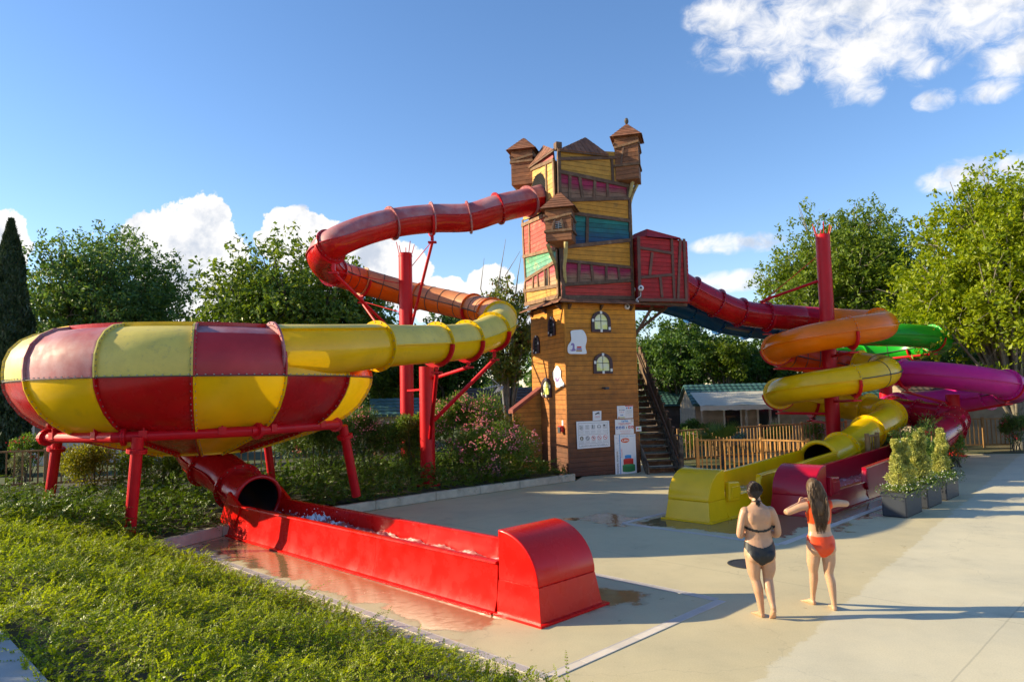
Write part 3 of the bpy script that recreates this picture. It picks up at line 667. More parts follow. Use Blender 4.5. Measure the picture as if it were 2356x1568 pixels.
for c_, dz in ((12.2, .15), (10.0, .2), (20.2, .15), (18.0, .2), (15.0, .2), (22.0, .2)):
    q = RA_.p[RA_.i(c_)]; cradle(pA, RA_, c_, TR, CA + EZ * (q[2] - .75) + (q - CA) * np.array([.08, .08, 0]), drop=.12, arm_r=.045)
# blue - green - magenta - crimson
CG = np.array([16.5, 31.5, 0]); CM = np.array([16.78, 27.6, 0])
rb = [at(1515, 688, 27.0), at(1590, 711, 27.4), at(1655, 737, 27.8), at(1716, 749, 28.2), at(1776, 755, 28.6), at(1880, 762, 29.0), at(1985, 768, 29.2)]
rb += helix(CG, 2.15, -90, 135, 4.78, 4.02, 5)
rb += [np.array([14.15, 31.6, 3.75]), np.array([13.95, 29.6, 3.5]), np.array([14.35, 27.4, 3.25])]
rb += [CM + np.array([2.14 * math.cos(R_(d_)), 2.14 * math.sin(R_(d_)), z_]) for d_, z_ in ((-135, 3.12), (-90, 2.86), (-45, 2.58), (0, 2.34), (45, 2.14), (90, 1.99), (135, 1.87), (180, 1.80))]
lc3 = 6.85
rb += [np.array([14.78, 26.5, 1.70]), np.array([15.3, 25.72, 1.56]), AB(29.0, 7.0, 1.42), AB(27.6, lc3, 1.2), AB(25.8, lc3, .95), AB(24.4, lc3, .78), AB(23.3, lc3, .7)]
RB_ = Path(rb)
slB = thing('tube_slide', 'blue, green, magenta and crimson tube slide ending in the crimson run-out lane', 'water slide', CM)
E = len(rb) - 1
slide(slB, RB_, TR, [(0, 1, BLUE, BLUE, 0), (1, 2, BLUE, BLUE, 0), (2, 3, BLUE, BLUE, 0), (3, 4, BLUE, BLUE, 0), (4, 5.6, BLUE, BLUE, 0), (5.6, 7.6, GREEN, GREEN, 0), (7.6, 9, GREEN, GREEN, 0), (9, 11, GREEN, GREEN, .9), (11, 14.4, GREEN, GREEN, 0),
      (14.4, 15.4, MAG, MAG, 0), (15.4, 17.6, MAG, MAG, 0), (17.6, 19.4, MAG, MAG, 1.3), (19.4, 21.6, MAG, MAG, 0), (21.6, 23, MAG, MAG, 0), (23, 25, CRIM, CRIM, 0), (25, E - 3.2, CRIM, CRIM, 0), (E - 3.2, E, CRIM, CRIM, 0)],
      [(1, BLUE), (2, BLUE), (3, BLUE), (4, BLUE), (7.6, GREEN), (9, GREEN, .03), (11, GREEN), (14.4, MAG), (15.4, MAG), (17.6, MAG), (19.4, MAG), (21.6, MAG), (23, CRIM), (24.2, CRIM), (25, CRIM, .11), (25.9, CRIM, .11), (E - 3.2, CRIM)], bolts=20)
mouth(slB, RB_, E - 2.5, E, TR, CRIM, .12)
pG = post('slide_post', 'red post under the green loop behind the yellow bend', CG + np.array([-.35, -.5, 0]), 4.0, .26, spiky=False)
cradle(pG, RB_, 7.6, TR, CG + np.array([-.3, -.5, 3.9]), drop=.1); cradle(pG, RB_, 9.6, TR, CG + np.array([0, -.3, 3.2]), drop=.1)
pM = post('slide_post', 'red post under the magenta loop', CM + np.array([.15, 0, 0]), 2.35, .24, spiky=False)
cradle(pM, RB_, 15.4, TR, CM + EZ * 2.0, drop=.12); cradle(pM, RB_, 17.6, TR, CM + EZ * 1.6, drop=.12); cradle(pM, RB_, 20.4, TR, CM + EZ * 1.1, drop=.15); cradle(pM, RB_, 21.9, TR, CM + EZ * 1.1, drop=.12)
# ------------------------------------------------------------------ run-out lanes
def watermat(c): return mat('churning_water', c, rough=.1, spec=.6, var=.15, vscale=9, col2=(.78, .74, .76), c2scale=5, c2lo=.52, c2hi=.68, bump=.5, bscale=16)
FOAM = mat('white_foam', (.82, .82, .85), rough=.5, bump=.6, bscale=40)
def lane(name, label, O, dl, dw, width, length, m, low_from=None, wall_h=.64, tall=None, gate=None, m2=None, foam=0.5, m_in=None, wcol=(.4, .1, .1)):
    th = thing(name, label, 'water slide', O); X = lambda l, w, z: np.asarray(O) + dl * l + dw * w + EZ * z
    bd = .78                                                 # end stop: quarter-round cover on a flared base
    def prof(flare): return [(.0 - flare, 0), (.03, .12), (.09, .40)]
    cov = [(.09, .42)] + [(.09 + .69 * (1 - math.cos(a)), .42 + .62 * math.sin(a)) for a in np.linspace(.12, math.pi / 2, 12)] + [(bd, .42)]
    mb = MB(); mb.prism([X(l - .008, .054, z) for l, z in cov], dw * (width - .108)); smooth_by_angle(bevel(mb.build('stop_cover', m, th), .018, 3), 30)
    mb = MB()
    A = [X(.015, .01, 0), X(bd, .01, 0), X(bd, width - .01, 0), X(.015, width - .01, 0)]; B = [X(.085, .06, .4185), X(bd, .06, .4185), X(bd, width - .06, .4185), X(.085, width - .06, .4185)]
    if np.dot(np.cross(dl, dw), EZ) < 0: A = [A[i] for i in (0, 3, 2, 1)]; B = [B[i] for i in (0, 3, 2, 1)]
    mb.hexa(A + B); bevel(mb.build('stop_base', m, th), .003, 1)
    A = [X(-.05, -.055, .003), X(bd, -.055, .003), X(bd, width + .055, .003), X(-.05, width + .055, .003)]; B = [p + EZ * .03 for p in A]
    mb = MB()
    if np.dot(np.cross(dl, dw), EZ) < 0: A = [A[i] for i in (0, 3, 2, 1)]; B = [B[i] for i in (0, 3, 2, 1)]
    mb.hexa(A + B).build('stop_foot', m, th)
    def wall(nm, w, sg, l0, l1, h0, h1=None, mm=None):
        "one length of side wall: flared outside, rolled lip, splash lip at the foot"
        h1 = h1 or h0; V = []; F = []; pr = [(-.03, 0.004), (.03, 0.008), (.075, .05), (.10, .3), (.115, 1 - .05), (.075, 1 - .035), (.07, 1.0), (.135, 1.012), (.19, 1.0), (.195, .965), (.16, .93), (.19, .30), (.26, .05), (.0, .04)]
        outl = [(-.075, .003), (-.075, .028), (-.015, .035), (.035, .30), (.055, .93), (.015, .955), (.02, .995), (.07, 1.012), (.125, 1.0), (.13, .96), (.115, .9), (.15, .3), (.2, .06), (.2, .003)]
        segs = 4
        for i in range(segs + 1):
            l = l0 + (l1 - l0) * i / segs; h = h0 + (h1 - h0) * i / segs
            for x, z in outl: V.append(X(l, w + sg * x, z * h if z > .04 else z))
        k = len(outl)
        for i in range(segs):
            for j in range(k): a = i * k + j; b = i * k + (j + 1) % k; F.append((a, b, b + k, a + k))
        F += [tuple(range(k)), tuple(reversed(range(segs * k, segs * k + k)))]
        o = obj(nm, (V, F), mm or m, th); smooth_by_angle(o, 50); bm = bmesh.new(); bm.from_mesh(o.data); bmesh.ops.recalc_face_normals(bm, faces=bm.faces); bm.to_mesh(o.data); bm.free(); return o
    lo0 = bd + .004
    cuts = [lo0] + [lo0 + (length - lo0) * q for q in (.34, .68)] + [length]
    if tall is None:
        for w, sg, nm in ((0, 1, 'near_wall'), (width, -1, 'far_wall')):
            for a, b in zip(cuts[:-1], cuts[1:]): wall(nm, w, sg, a + .003, b - .003, wall_h)
    else:
        for (w, sg, nm, st) in ((0, 1, 'near_wall', tall[0]), (width, -1, 'far_wall', tall[1])):
            wall(nm, w, sg, lo0, st - .004, .46); wall(nm, w, sg, st, length, tall[2], tall[3], mm=m_in)
            # rounded nose where the high wall starts
            mb = MB(); mb.prism([X(st - .05, w - sg * .01, .30), X(st + .05, w - sg * .01, .24), X(st + .06, w - sg * .01, tall[2] - .02), X(st - .04, w - sg * .01, tall[2] - .06), X(st - .11, w - sg * .01, tall[2] * .55)], dw * sg * .13); bevel(mb.build('wall_nose', m, th), .03, 3)
        if gate:                                             # low step-out gate beside the stop
            for w, sg in ((0, 1), (width, -1)):
                mb = MB(); mb.prism([X(bd + .02, w + sg * -.03, .36), X(bd + .5, w + sg * -.03, .34), X(bd + .56, w + sg * -.03, .56), X(bd + .5, w + sg * -.03, .74), X(bd + .04, w + sg * -.03, .78)], dw * sg * .12); bevel(mb.build('side_gate', m, th), .03, 2)
                mb = MB(); mb.box(X(bd + .12, w - sg * .045, .42), dl * .32, dw * sg * .02, EZ * .24); bevel(mb.build('gate_panel', m, th), .01, 1)
    mb = MB(); mb.box(X(.7, .1, .05), dl * (length - .7), dw * (width - .2), EZ * .10); mb.build('lane_floor', m, th)
    # the water in the lane: rough sheet with a churned crest
    nl, nw = int(length * 22), 20; V = []; F = []
    for i in range(nl + 1):
        for j in range(nw + 1):
            l = .8 + (length - .9) * i / nl; w = .15 + (width - .3) * j / nw
            s = l / length; z = .36 + .04 * math.sin(l * 9 + w * 5) * random.uniform(.3, 1) + foam * (.22 * math.exp(-((s - .74) / .022) ** 2) + .13 * math.exp(-((s - .66) / .05) ** 2) + .06 * math.exp(-((s - .52) / .07) ** 2)) * random.uniform(.15, 1.2) * math.sin(math.pi * (j + .5) / (nw + 1)) ** .5 + random.uniform(-.012, .012)
            V.append(X(l, w, z))
    for i in range(nl):
        for j in range(nw): a = i * (nw + 1) + j; F.append((a, a + 1, a + nw + 2, a + nw + 1))
    wm = watermat(tuple(.75 * q + .12 for q in tuple(m.diffuse_color)[:3]) if False else wcol)
    zz = np.array([v[2] for v in V]); fm = [1 if np.mean([zz[i] for i in f]) > .445 and random.random() < .9 else 0 for f in F]
    obj('water', (V, F, fm), [wm, FOAM], th, smooth=True)
    # drops thrown up over the crest
    if foam > .3:
        V = []; F = []; mb = MB()
        for _ in range(60):
            l = length * (.74 + random.gauss(0, .03)); w = random.uniform(.2, width - .2); z = .45 + abs(random.gauss(0, .12)); r_ = random.uniform(.004, .011); c = X(l, w, z)
            mb.add([c + np.array(d) * r_ for d in ((1, 0, 0), (-1, 0, 0), (0, 1, 0), (0, -1, 0), (0, 0, 1), (0, 0, -1))], [(0, 2, 4), (2, 1, 4), (1, 3, 4), (3, 0, 4), (2, 0, 5), (1, 2, 5), (3, 1, 5), (0, 3, 5)])
        mb.build('spray', FOAM, th, kind='stuff')
    return th, X
l1, X1 = lane('run_out_lane', 'bright red run-out lane with churning water and a rounded end stop', laneO, E2, E1, 1.2, 8.75, mat('gelcoat_signal_red', (.66, .006, .004), var=.05, vscale=1.0, rough=.27, spec=.28, coat=.05, rvar=.07), foam=1.0)
# flared shoulders from the lane up to the exit tube
mb = MB()
SIG = bpy.data.materials['gelcoat_signal_red']
for w, sg in ((.02, 1), (1.18, -1)):
    mb.hexa([X1(8.6, w, .02), X1(9.3, w + sg * .05, .2), X1(9.3, w + sg * .11, .2), X1(8.6, w + sg * .1, .02), X1(8.2, w, .6), X1(8.75, w + sg * .0, .88), X1(8.75, w + sg * .06, .88), X1(8.2, w + sg * .08, .6)]) if sg > 0 else mb.hexa([X1(8.6, w + sg * .1, .02), X1(9.3, w + sg * .11, .2), X1(9.3, w + sg * .05, .2), X1(8.6, w, .02), X1(8.2, w + sg * .08, .6), X1(8.75, w + sg * .06, .88), X1(8.75, w, .88), X1(8.2, w, .6)])
o = mb.build('shoulder', SIG, l1); bm = bmesh.new(); bm.from_mesh(o.data); bmesh.ops.recalc_face_normals(bm, faces=bm.faces); bm.to_mesh(o.data); bm.free()
lane('run_out_lane', 'yellow run-out lane with a rounded end stop and step-out gates', AB(13.3, 7.69), E1, E2, 1.09, 7.0, YEL_R, tall=(2.35, 2.15, .78, .98), gate=True, foam=.25, m_in=YEL_R, wcol=(.5, .36, .06))
lane('run_out_lane', 'crimson run-out lane with a rounded end stop behind the bathers', AB(15.28, 6.32), E1, E2, 1.05, 8.1, CRIM, tall=(3.1, 1.6, .78, .98), gate=True, foam=.32, m_in=CRIM)
# ------------------------------------------------------------------ the tower
KX = 2356 / 4096
def q4(x, y): return ((1950 + x / 1.96) * KX, (420 + y / 1.96) * KX)          # survey sheets of the upper and the lower half
def q5(x, y): return ((2000 + x / 1.96) * KX, (1150 + y / 1.96) * KX)
TH = R_(22); K0 = np.array([1.74, 23.48, 0]); DF = np.array([math.cos(TH), math.sin(TH), 0]); DL = np.array([-math.sin(TH), math.cos(TH), 0]); SIDE = 2.72
class Face:
    def __init__(s, K, d, n): s.K, s.d, s.n = np.asarray(K, float), d, n
    def pt(s, a, z, off=0.): return s.K + s.d * a + EZ * z + s.n * off
    def px(s, uv, off=0.):
        d = rayd(*uv); t = np.dot(s.K + s.n * off - CP, s.n) / np.dot(d, s.n); P = CP + d * t
        return (float(np.dot(P - s.K, s.d)), float(P[2]))
FR = Face(K0, DF, np.array([DF[1], -DF[0], 0])); LF = Face(K0, DL, -DF)
RT = Face(K0 + DF * SIDE, DL, DF); BK = Face(K0 + DL * SIDE, DF, -np.array([DF[1], -DF[0], 0]))
tower = thing('wooden_tower', 'tall crooked wooden castle tower with painted board panels and turrets', 'tower', K0 + (DF + DL) * SIDE / 2)
def clip(poly, axis, val, keep_less):
    out = []
    for i in range(len(poly)):
        p, q = poly[i], poly[(i + 1) % len(poly)]; pi = (p[axis] <= val) == keep_less; qi = (q[axis] <= val) == keep_less
        if pi: out.append(p)
        if pi != qi:
            t = (val - p[axis]) / (q[axis] - p[axis]); out.append((p[0] + (q[0] - p[0]) * t, p[1] + (q[1] - p[1]) * t))
    return out
def planks(face, poly, parent, m, pitch=.165, off=.0, thick=.025, gap=.012, vertical=False, name='plank', tilt=0.0):
    ax = 0 if vertical else 1
    pl = [(p[0], p[1] - tilt * p[0]) for p in poly]
    lo = min(p[ax] for p in pl); hi = max(p[ax] for p in pl); k0 = math.floor(lo / pitch); z = k0 * pitch
    while z < hi:
        c = clip(clip(pl, ax, z, False), ax, z + pitch - gap, True)
        if len(c) >= 3:
            ar = abs(sum(c[i][0] * c[(i + 1) % len(c)][1] - c[(i + 1) % len(c)][0] * c[i][1] for i in range(len(c)))) / 2
            if ar > .002:
                o_ = off + random.uniform(-.003, .003)
                MB().prism([face.pt(a, zz + tilt * a, o_) for a, zz in c], face.n * thick).build(name, m, parent)
        z += pitch
def beam(face, p, q, w, parent, m=None, off=.026, thick=.05, name='timber'):
    p, q = np.array(p), np.array(q); t = (q - p) / np.linalg.norm(q - p); n_ = np.array([-t[1], t[0]]) * w / 2
    o = MB().prism([face.pt(*(p + n_), off), face.pt(*(p - n_), off), face.pt(*(q - n_), off), face.pt(*(q + n_), off)], face.n * (thick + random.uniform(-.004, .004))).build(name, m or TIMBER, parent); bevel(o, .006); return o
OCH = (.50, .245, .035); ORA = (.46, .185, .03); BAREW = (.25, .13, .08)
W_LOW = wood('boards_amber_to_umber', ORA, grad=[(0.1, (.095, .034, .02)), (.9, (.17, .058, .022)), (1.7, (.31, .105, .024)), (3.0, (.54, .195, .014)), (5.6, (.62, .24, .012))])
W_OCH = wood('boards_ochre', OCH); W_ORA = wood('boards_orange_ochre', (.58, .25, .022)); W_YEL = wood('boards_yellow', (.58, .33, .09))
W_RED = wood('boards_red', (.46, .035, .025)); W_REDF = wood('boards_red_fading', (.45, .07, .05), col2=(.5, .2, .12), c2lo=.5, c2hi=.75)
zf = lambda F, x, y: F.px(q4(x, y))[1]
W_PUR1 = wood('boards_purple_over_bare_upper', BAREW, grad=[(zf(FR, 830, 690), BAREW), (zf(FR, 830, 640), (.28, .010, .06))])
W_PUR2 = wood('boards_purple_over_bare_lower', BAREW, grad=[(zf(FR, 830, 1350), BAREW), (zf(FR, 830, 1300), (.28, .010, .06))])
W_TEAL = wood('boards_teal_to_blue', (.02, .2, .2), grad=[(zf(FR, 900, 1060), (.008, .05, .13)), (zf(FR, 900, 930), (.012, .155, .14))])
W_GRN = wood('boards_worn_sea_green', (.1, .28, .2), grad=[(zf(LF, 420, 1330), (.13, .27, .26)), (zf(LF, 420, 1180), (.10, .33, .17))], col2=(.38, .36, .2), c2lo=.52, c2hi=.7)
W_PINK = wood('boards_pink_over_bare', (.5, .3, .18), grad=[(zf(LF, 430, 1400), (.50, .29, .16)), (zf(LF, 430, 1330), (.46, .07, .09))])
W_BOX = wood('boards_signal_red', (.40, .012, .015))
ztop = FR.px(q4(545, 350))[1]; zsk = FR.px(q5(760, 125))[1]
# solid core so no light shows between the boards
MB().box(K0 + (DF + DL) * .03, DF * (SIDE - .06), DL * (SIDE - .06), EZ * (ztop - .75)).build('core', mat('dark_sheathing', (.03, .022, .018), rough=.9), tower)
# lower half: amber boards darkening to umber near the ground
lowF = MB().box(FR.pt(.02, .02, -.02), DF * (SIDE - .04), EZ * 5.5, FR.n * .018).build('lower_wall', TIMBER, tower)
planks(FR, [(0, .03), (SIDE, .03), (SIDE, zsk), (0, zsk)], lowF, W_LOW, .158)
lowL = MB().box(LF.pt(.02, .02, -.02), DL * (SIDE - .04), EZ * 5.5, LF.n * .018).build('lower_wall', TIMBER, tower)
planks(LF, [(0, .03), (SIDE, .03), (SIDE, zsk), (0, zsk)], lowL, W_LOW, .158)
lowR = MB().box(RT.pt(.02, .02, -.02), DL * (SIDE - .04), EZ * (ztop - .8), RT.n * .018).build('side_wall', TIMBER, tower)
planks(RT, [(0, .03), (SIDE, .03), (SIDE, ztop - .8), (0, ztop - .8)], lowR, W_ORA, .33)
lowB = MB().box(BK.pt(.02, .02, -.02), DF * (SIDE - .04), EZ * (ztop - .8), BK.n * .018).build('back_wall', TIMBER, tower)
planks(BK, [(0, .03), (SIDE, .03), (SIDE, ztop - .8), (0, ztop - .8)], lowB, W_ORA, .33)
bevel(MB().box(FR.pt(-.02, .02, -.01), DF * .05, FR.n * .055, EZ * 5.5).build('corner_trim', W_LOW, tower), .006)
# upper front panels between leaning timbers
def pf(*pts): return [FR.px(q4(*p)) for p in pts]
def pl(*pts): return [LF.px(q4(*p)) for p in pts]
UP = .04
def panelboards(face, poly, m, tilt=0., pitch=.16, nm='wall_panel'):
    o = MB().prism([face.pt(a, z, .0) for a, z in poly], face.n * (UP - .004)).build(nm, TIMBER, tower)
    planks(face, poly, o, m, pitch, off=UP, tilt=tilt); return o
tl = -.035
panelboards(FR, pf((545, 345), (1000, 372), (1000, 418), (540, 430)), W_OCH, tl)
panelboards(FR, pf((545, 430), (985, 418), (1000, 620), (548, 527)), W_OCH, tl)
panelboards(FR, pf((985, 372), (1098, 380), (1100, 640), (995, 620)), W_OCH, tl)
panelboards(FR, pf((548, 527), (1098, 640), (1092, 735), (552, 752)), W_PUR1)
panelboards(FR, pf((552, 752), (1092, 735), (1100, 910), (555, 838)), W_ORA, tl)
panelboards(FR, pf((555, 838), (1100, 910), (1110, 1065), (560, 1120)), W_TEAL)
panelboards(FR, pf((560, 1120), (1110, 1065), (1118, 1275), (566, 1220)), W_ORA)
panelboards(FR, pf((566, 1220), (1118, 1275), (1124, 1378), (572, 1412)), W_PUR2)
panelboards(FR, pf((572, 1412), (1124, 1378), (1130, 1512), (578, 1508)), W_RED)
def fb(a, b, w=.13, **k): return beam(FR, FR.px(q4(*a)), FR.px(q4(*b)), w, tower, off=UP + .024, **k)
for a, b, w in (((540, 430), (1000, 418), .11), ((545, 525), (1100, 642), .13), ((552, 752), (1095, 735), .13), ((556, 838), (1102, 912), .12), ((562, 1120), (1112, 1063), .13), ((566, 1220), (1118, 1277), .10), ((572, 1413), (1126, 1377), .11), ((578, 1507), (1145, 1514), .13)): fb(a, b, w, thick=.055)
for a, b, w in (((637, 550), (637, 745), .11), ((713, 570), (738, 740), .11), ((833, 592), (828, 740), .11), ((930, 612), (936, 735), .10), ((965, 425), (975, 610), .10),
                ((775, 868), (770, 1096), .115), ((710, 1236), (705, 1402), .11), ((803, 1246), (820, 1394), .10), ((922, 1258), (922, 1388), .09), ((1015, 1268), (1026, 1380), .09), ((1090, 640), (1094, 735), .09)): fb(a, b, w, thick=.04)
fb((551, 345), (560, 840), .12, thick=.045); fb((566, 1090), (590, 1505), .12, thick=.045); fb((1102, 640), (1108, 1000), .10, thick=.045); fb((1112, 1000), (1130, 1510), .10, thick=.045)
# upper left face
panelboards(LF, pl((325, 487), (520, 350), (530, 432), (316, 527)), wood('boards_rose', (.48, .10, .10)), .0)
arch = [(358, 745), (356, 655), (372, 590), (398, 550), (425, 535), (450, 550), (466, 590), (470, 650), (472, 745)]
panelboards(LF, pl((316, 527), (372, 503), (372, 592), (356, 655), (358, 880), (290, 905)), W_YEL); panelboards(LF, pl((372, 503), (475, 457), (470, 600), (450, 548), (425, 534), (398, 548), (372, 590)), W_YEL)
panelboards(LF, pl((475, 457), (535, 430), (545, 770), (478, 790)), W_YEL); panelboards(LF, pl((358, 760), (480, 745), (480, 810), (360, 880)), W_YEL)
panelboards(LF, pl((290, 940), (545, 830), (552, 1125), (300, 1188)), W_REDF); panelboards(LF, pl((300, 1190), (552, 1128), (556, 1222), (314, 1370)), W_GRN)
panelboards(LF, pl((314, 1372), (556, 1224), (566, 1416), (306, 1458)), W_PINK); panelboards(LF, pl((306, 1458), (566, 1416), (572, 1500), (314, 1562)), wood('boards_light_amber', (.60, .30, .06)))
def lb_(a, b, w=.11, **k): return beam(LF, LF.px(q4(*a)), LF.px(q4(*b)), w, tower, off=UP + .024, **k)
LT = mat('stained_timber_sun_tone', (.20, .105, .05), rough=.75, var=.3, vscale=5, rnd=.2, bump=.4, bscale=18, col2=(.3, .19, .11), c2lo=.48, c2hi=.75)  # lighter copy of the timber for sunlit sides; sunlight put into the colour
for a, b, w in (((312, 528), (535, 430), .13), ((285, 945), (548, 832), .13), ((296, 1190), (556, 1126), .12), ((314, 1374), (556, 1224), .12), ((302, 1460), (570, 1416), .12), ((312, 1562), (574, 1500), .14)): lb_(a, b, w, m=LT, thick=.055)
for a, b, w in (((318, 530), (322, 660), .13), ((475, 455), (482, 800), .1), ((530, 430), (545, 800), .12), ((290, 900), (300, 1180), .12), ((342, 925), (346, 1175), .1), ((303, 1190), (314, 1370), .12), ((376, 1340), (372, 1448), .09), ((408, 1320), (416, 1440), .09), ((464, 1288), (470, 1432), .09),
                ((494, 1268), (500, 1428), .09), ((312, 1380), (306, 1460), .1), ((560, 1130), (570, 1500), .12), ((312, 1462), (318, 1560), .1)): lb_(a, b, w, m=LT, thick=.04)
DARK = mat('dark_opening', (.008, .008, .009), rough=.9); NETM = mat('black_net', (.02, .02, .02), rough=.8)
MB().prism([LF.pt(a, z, UP + .002) for a, z in pl(*arch)], LF.n * .004).build('slide_opening', DARK, tower)
MB().prism([LF.pt(a, z, UP + .03) for a, z in pl((474, 1280), (490, 1270), (492, 1424), (476, 1428))], LF.n * .004).build('slit_opening', DARK, tower)
ap = pl(*arch); s0, s1 = min(p[0] for p in ap), max(p[0] for p in ap); z0, z1 = min(p[1] for p in ap), max(p[1] for p in ap)
m = MB()
for i in range(13):
    s = s0 + (s1 - s0) * (i + .5) / 13; hh = z0 + (z1 - z0) * (1 - .5 * (abs(2 * (i + .5) / 13 - 1)) ** 2.5); m.bar(LF.pt(s, z0, UP + .04), LF.pt(s, hh, UP + .04), .012, .012)
for j in range(17):
    z = z0 + (z1 - z0) * (j + .5) / 17; fr_ = 1 if j < 9 else max(.25, (1 - ((j - 8.) / 9) ** 2) ** .5); c_ = (s0 + s1) / 2; m.bar(LF.pt(c_ - (s1 - s0) / 2 * fr_, z, UP + .04), LF.pt(c_ + (s1 - s0) / 2 * fr_, z, UP + .04), .012, .012)
m.build('safety_net', NETM, tower, kind='stuff')
# roofs: sloping board gables that lean back over the top
def roof_gable(face, a, b, apex, depth, over=.16):
    A, B = (np.array(face.px(q4(*p), over)) for p in (a, b)); C = np.array(face.px(q4(*apex), -depth))
    r = MB().prism([face.pt(*A, over), face.pt(*B, over), face.pt(B[0], B[1] + .02, over - .05)], face.n * -.02).build('roof', ROOFW, tower)
    p0, p1 = face.pt(*A, over), face.pt(*B, over); top = face.pt(C[0], C[1], -depth)
    k = 11
    for i in range(k):                                        # boards run up the slope to the peak line
        t0, t1 = i / k + .004, (i + 1) / k - .004; e0, e1 = p0 + (p1 - p0) * t0, p0 + (p1 - p0) * t1
        w = lambda t: min(1., (t / (C[0] - A[0]) * (B[0] - A[0])) if t * (B[0] - A[0]) < (C[0] - A[0]) else (1 - t) * (B[0] - A[0]) / (B[0] - C[0]))
        u0, u1 = w(t0), w(t1); g0 = face.pt(A[0] + (B[0] - A[0]) * t0, A[1] + (B[1] - A[1]) * t0 + (C[1] - (A[1] + (B[1] - A[1]) * (C[0] - A[0]) / (B[0] - A[0]))) * u0, over - (depth + over) * u0)
        g1 = face.pt(A[0] + (B[0] - A[0]) * t1, A[1] + (B[1] - A[1]) * t1 + (C[1] - (A[1] + (B[1] - A[1]) * (C[0] - A[0]) / (B[0] - A[0]))) * u1, over - (depth + over) * u1)
        nn_ = np.cross(e1 - e0, g0 - e0); nl_ = np.linalg.norm(nn_)
        nn_ = (nn_ / nl_ if nl_ > 1e-6 else face.n) * (.03 + random.uniform(0, .006))
        if nn_[2] < 0: nn_ = -nn_
        MB().prism([e0, e1, g1, g0], nn_).build('roof_board', ROOFW, r)
    beam(face, A, B, .09, tower, off=over - .03, thick=.04, name='fascia', m=TIMBER)
roof_gable(FR, (560, 352), (950, 394), (767, 258), .55)
roof_gable(LF, (520, 350), (322, 490), (440, 318), .5)
# flat deck under the gables and the back of the roofs
MB().box(K0 + EZ * (ztop - .3) + (DF + DL) * .1, DF * (SIDE - .2), DL * (SIDE - .2), EZ * .08).build('roof_deck', TIMBER, tower)
bevel(MB().box(FR.pt(-.14, zf(FR, 540, 350), -.16), DF * .22, FR.n * .22, EZ * (zf(FR, 540, 290) - zf(FR, 540, 350))).build('corner_post', TIMBER, tower), .01)
# skirt roof between the halves
def skirt(face, length, zt, drop, reach, ext0, ext1, k):
    r = beam(face, (-.02, zt + .03), (length + .02, zt + .03), .07, tower, off=.03, thick=.05, name='skirt_roof')
    for i in range(k):
        a0, a1 = length * i / k, length * (i + 1) / k; f0, f1 = i / k, (i + 1) / k
        b0 = -ext0 + (length + ext0 + ext1) * f0; b1 = -ext0 + (length + ext0 + ext1) * f1
        MB().prism([face.pt(a0 + .004, zt, .03), face.pt(a1 - .004, zt, .03), face.pt(b1 - .004, zt - drop, reach), face.pt(b0 + .004, zt - drop, reach)], EZ * .03).build('skirt_board', ROOFW, r)
    for f in (.06, .5, .93):
        MB().prism([face.pt(length * f - .03, zt - drop - .02, .03), face.pt(length * f - .03, zt - drop - .2, .03), face.pt(length * f - .03, zt - drop - .03, reach * .7)], face.d * .07).build('eaves_bracket', TIMBER, r)
zs2 = FR.px(q4(800, 1520))[1]
skirt(FR, SIDE, zs2, .17, .34, .3, .3, 12); skirt(LF, SIDE, zs2, .17, .34, .3, .3, 12)
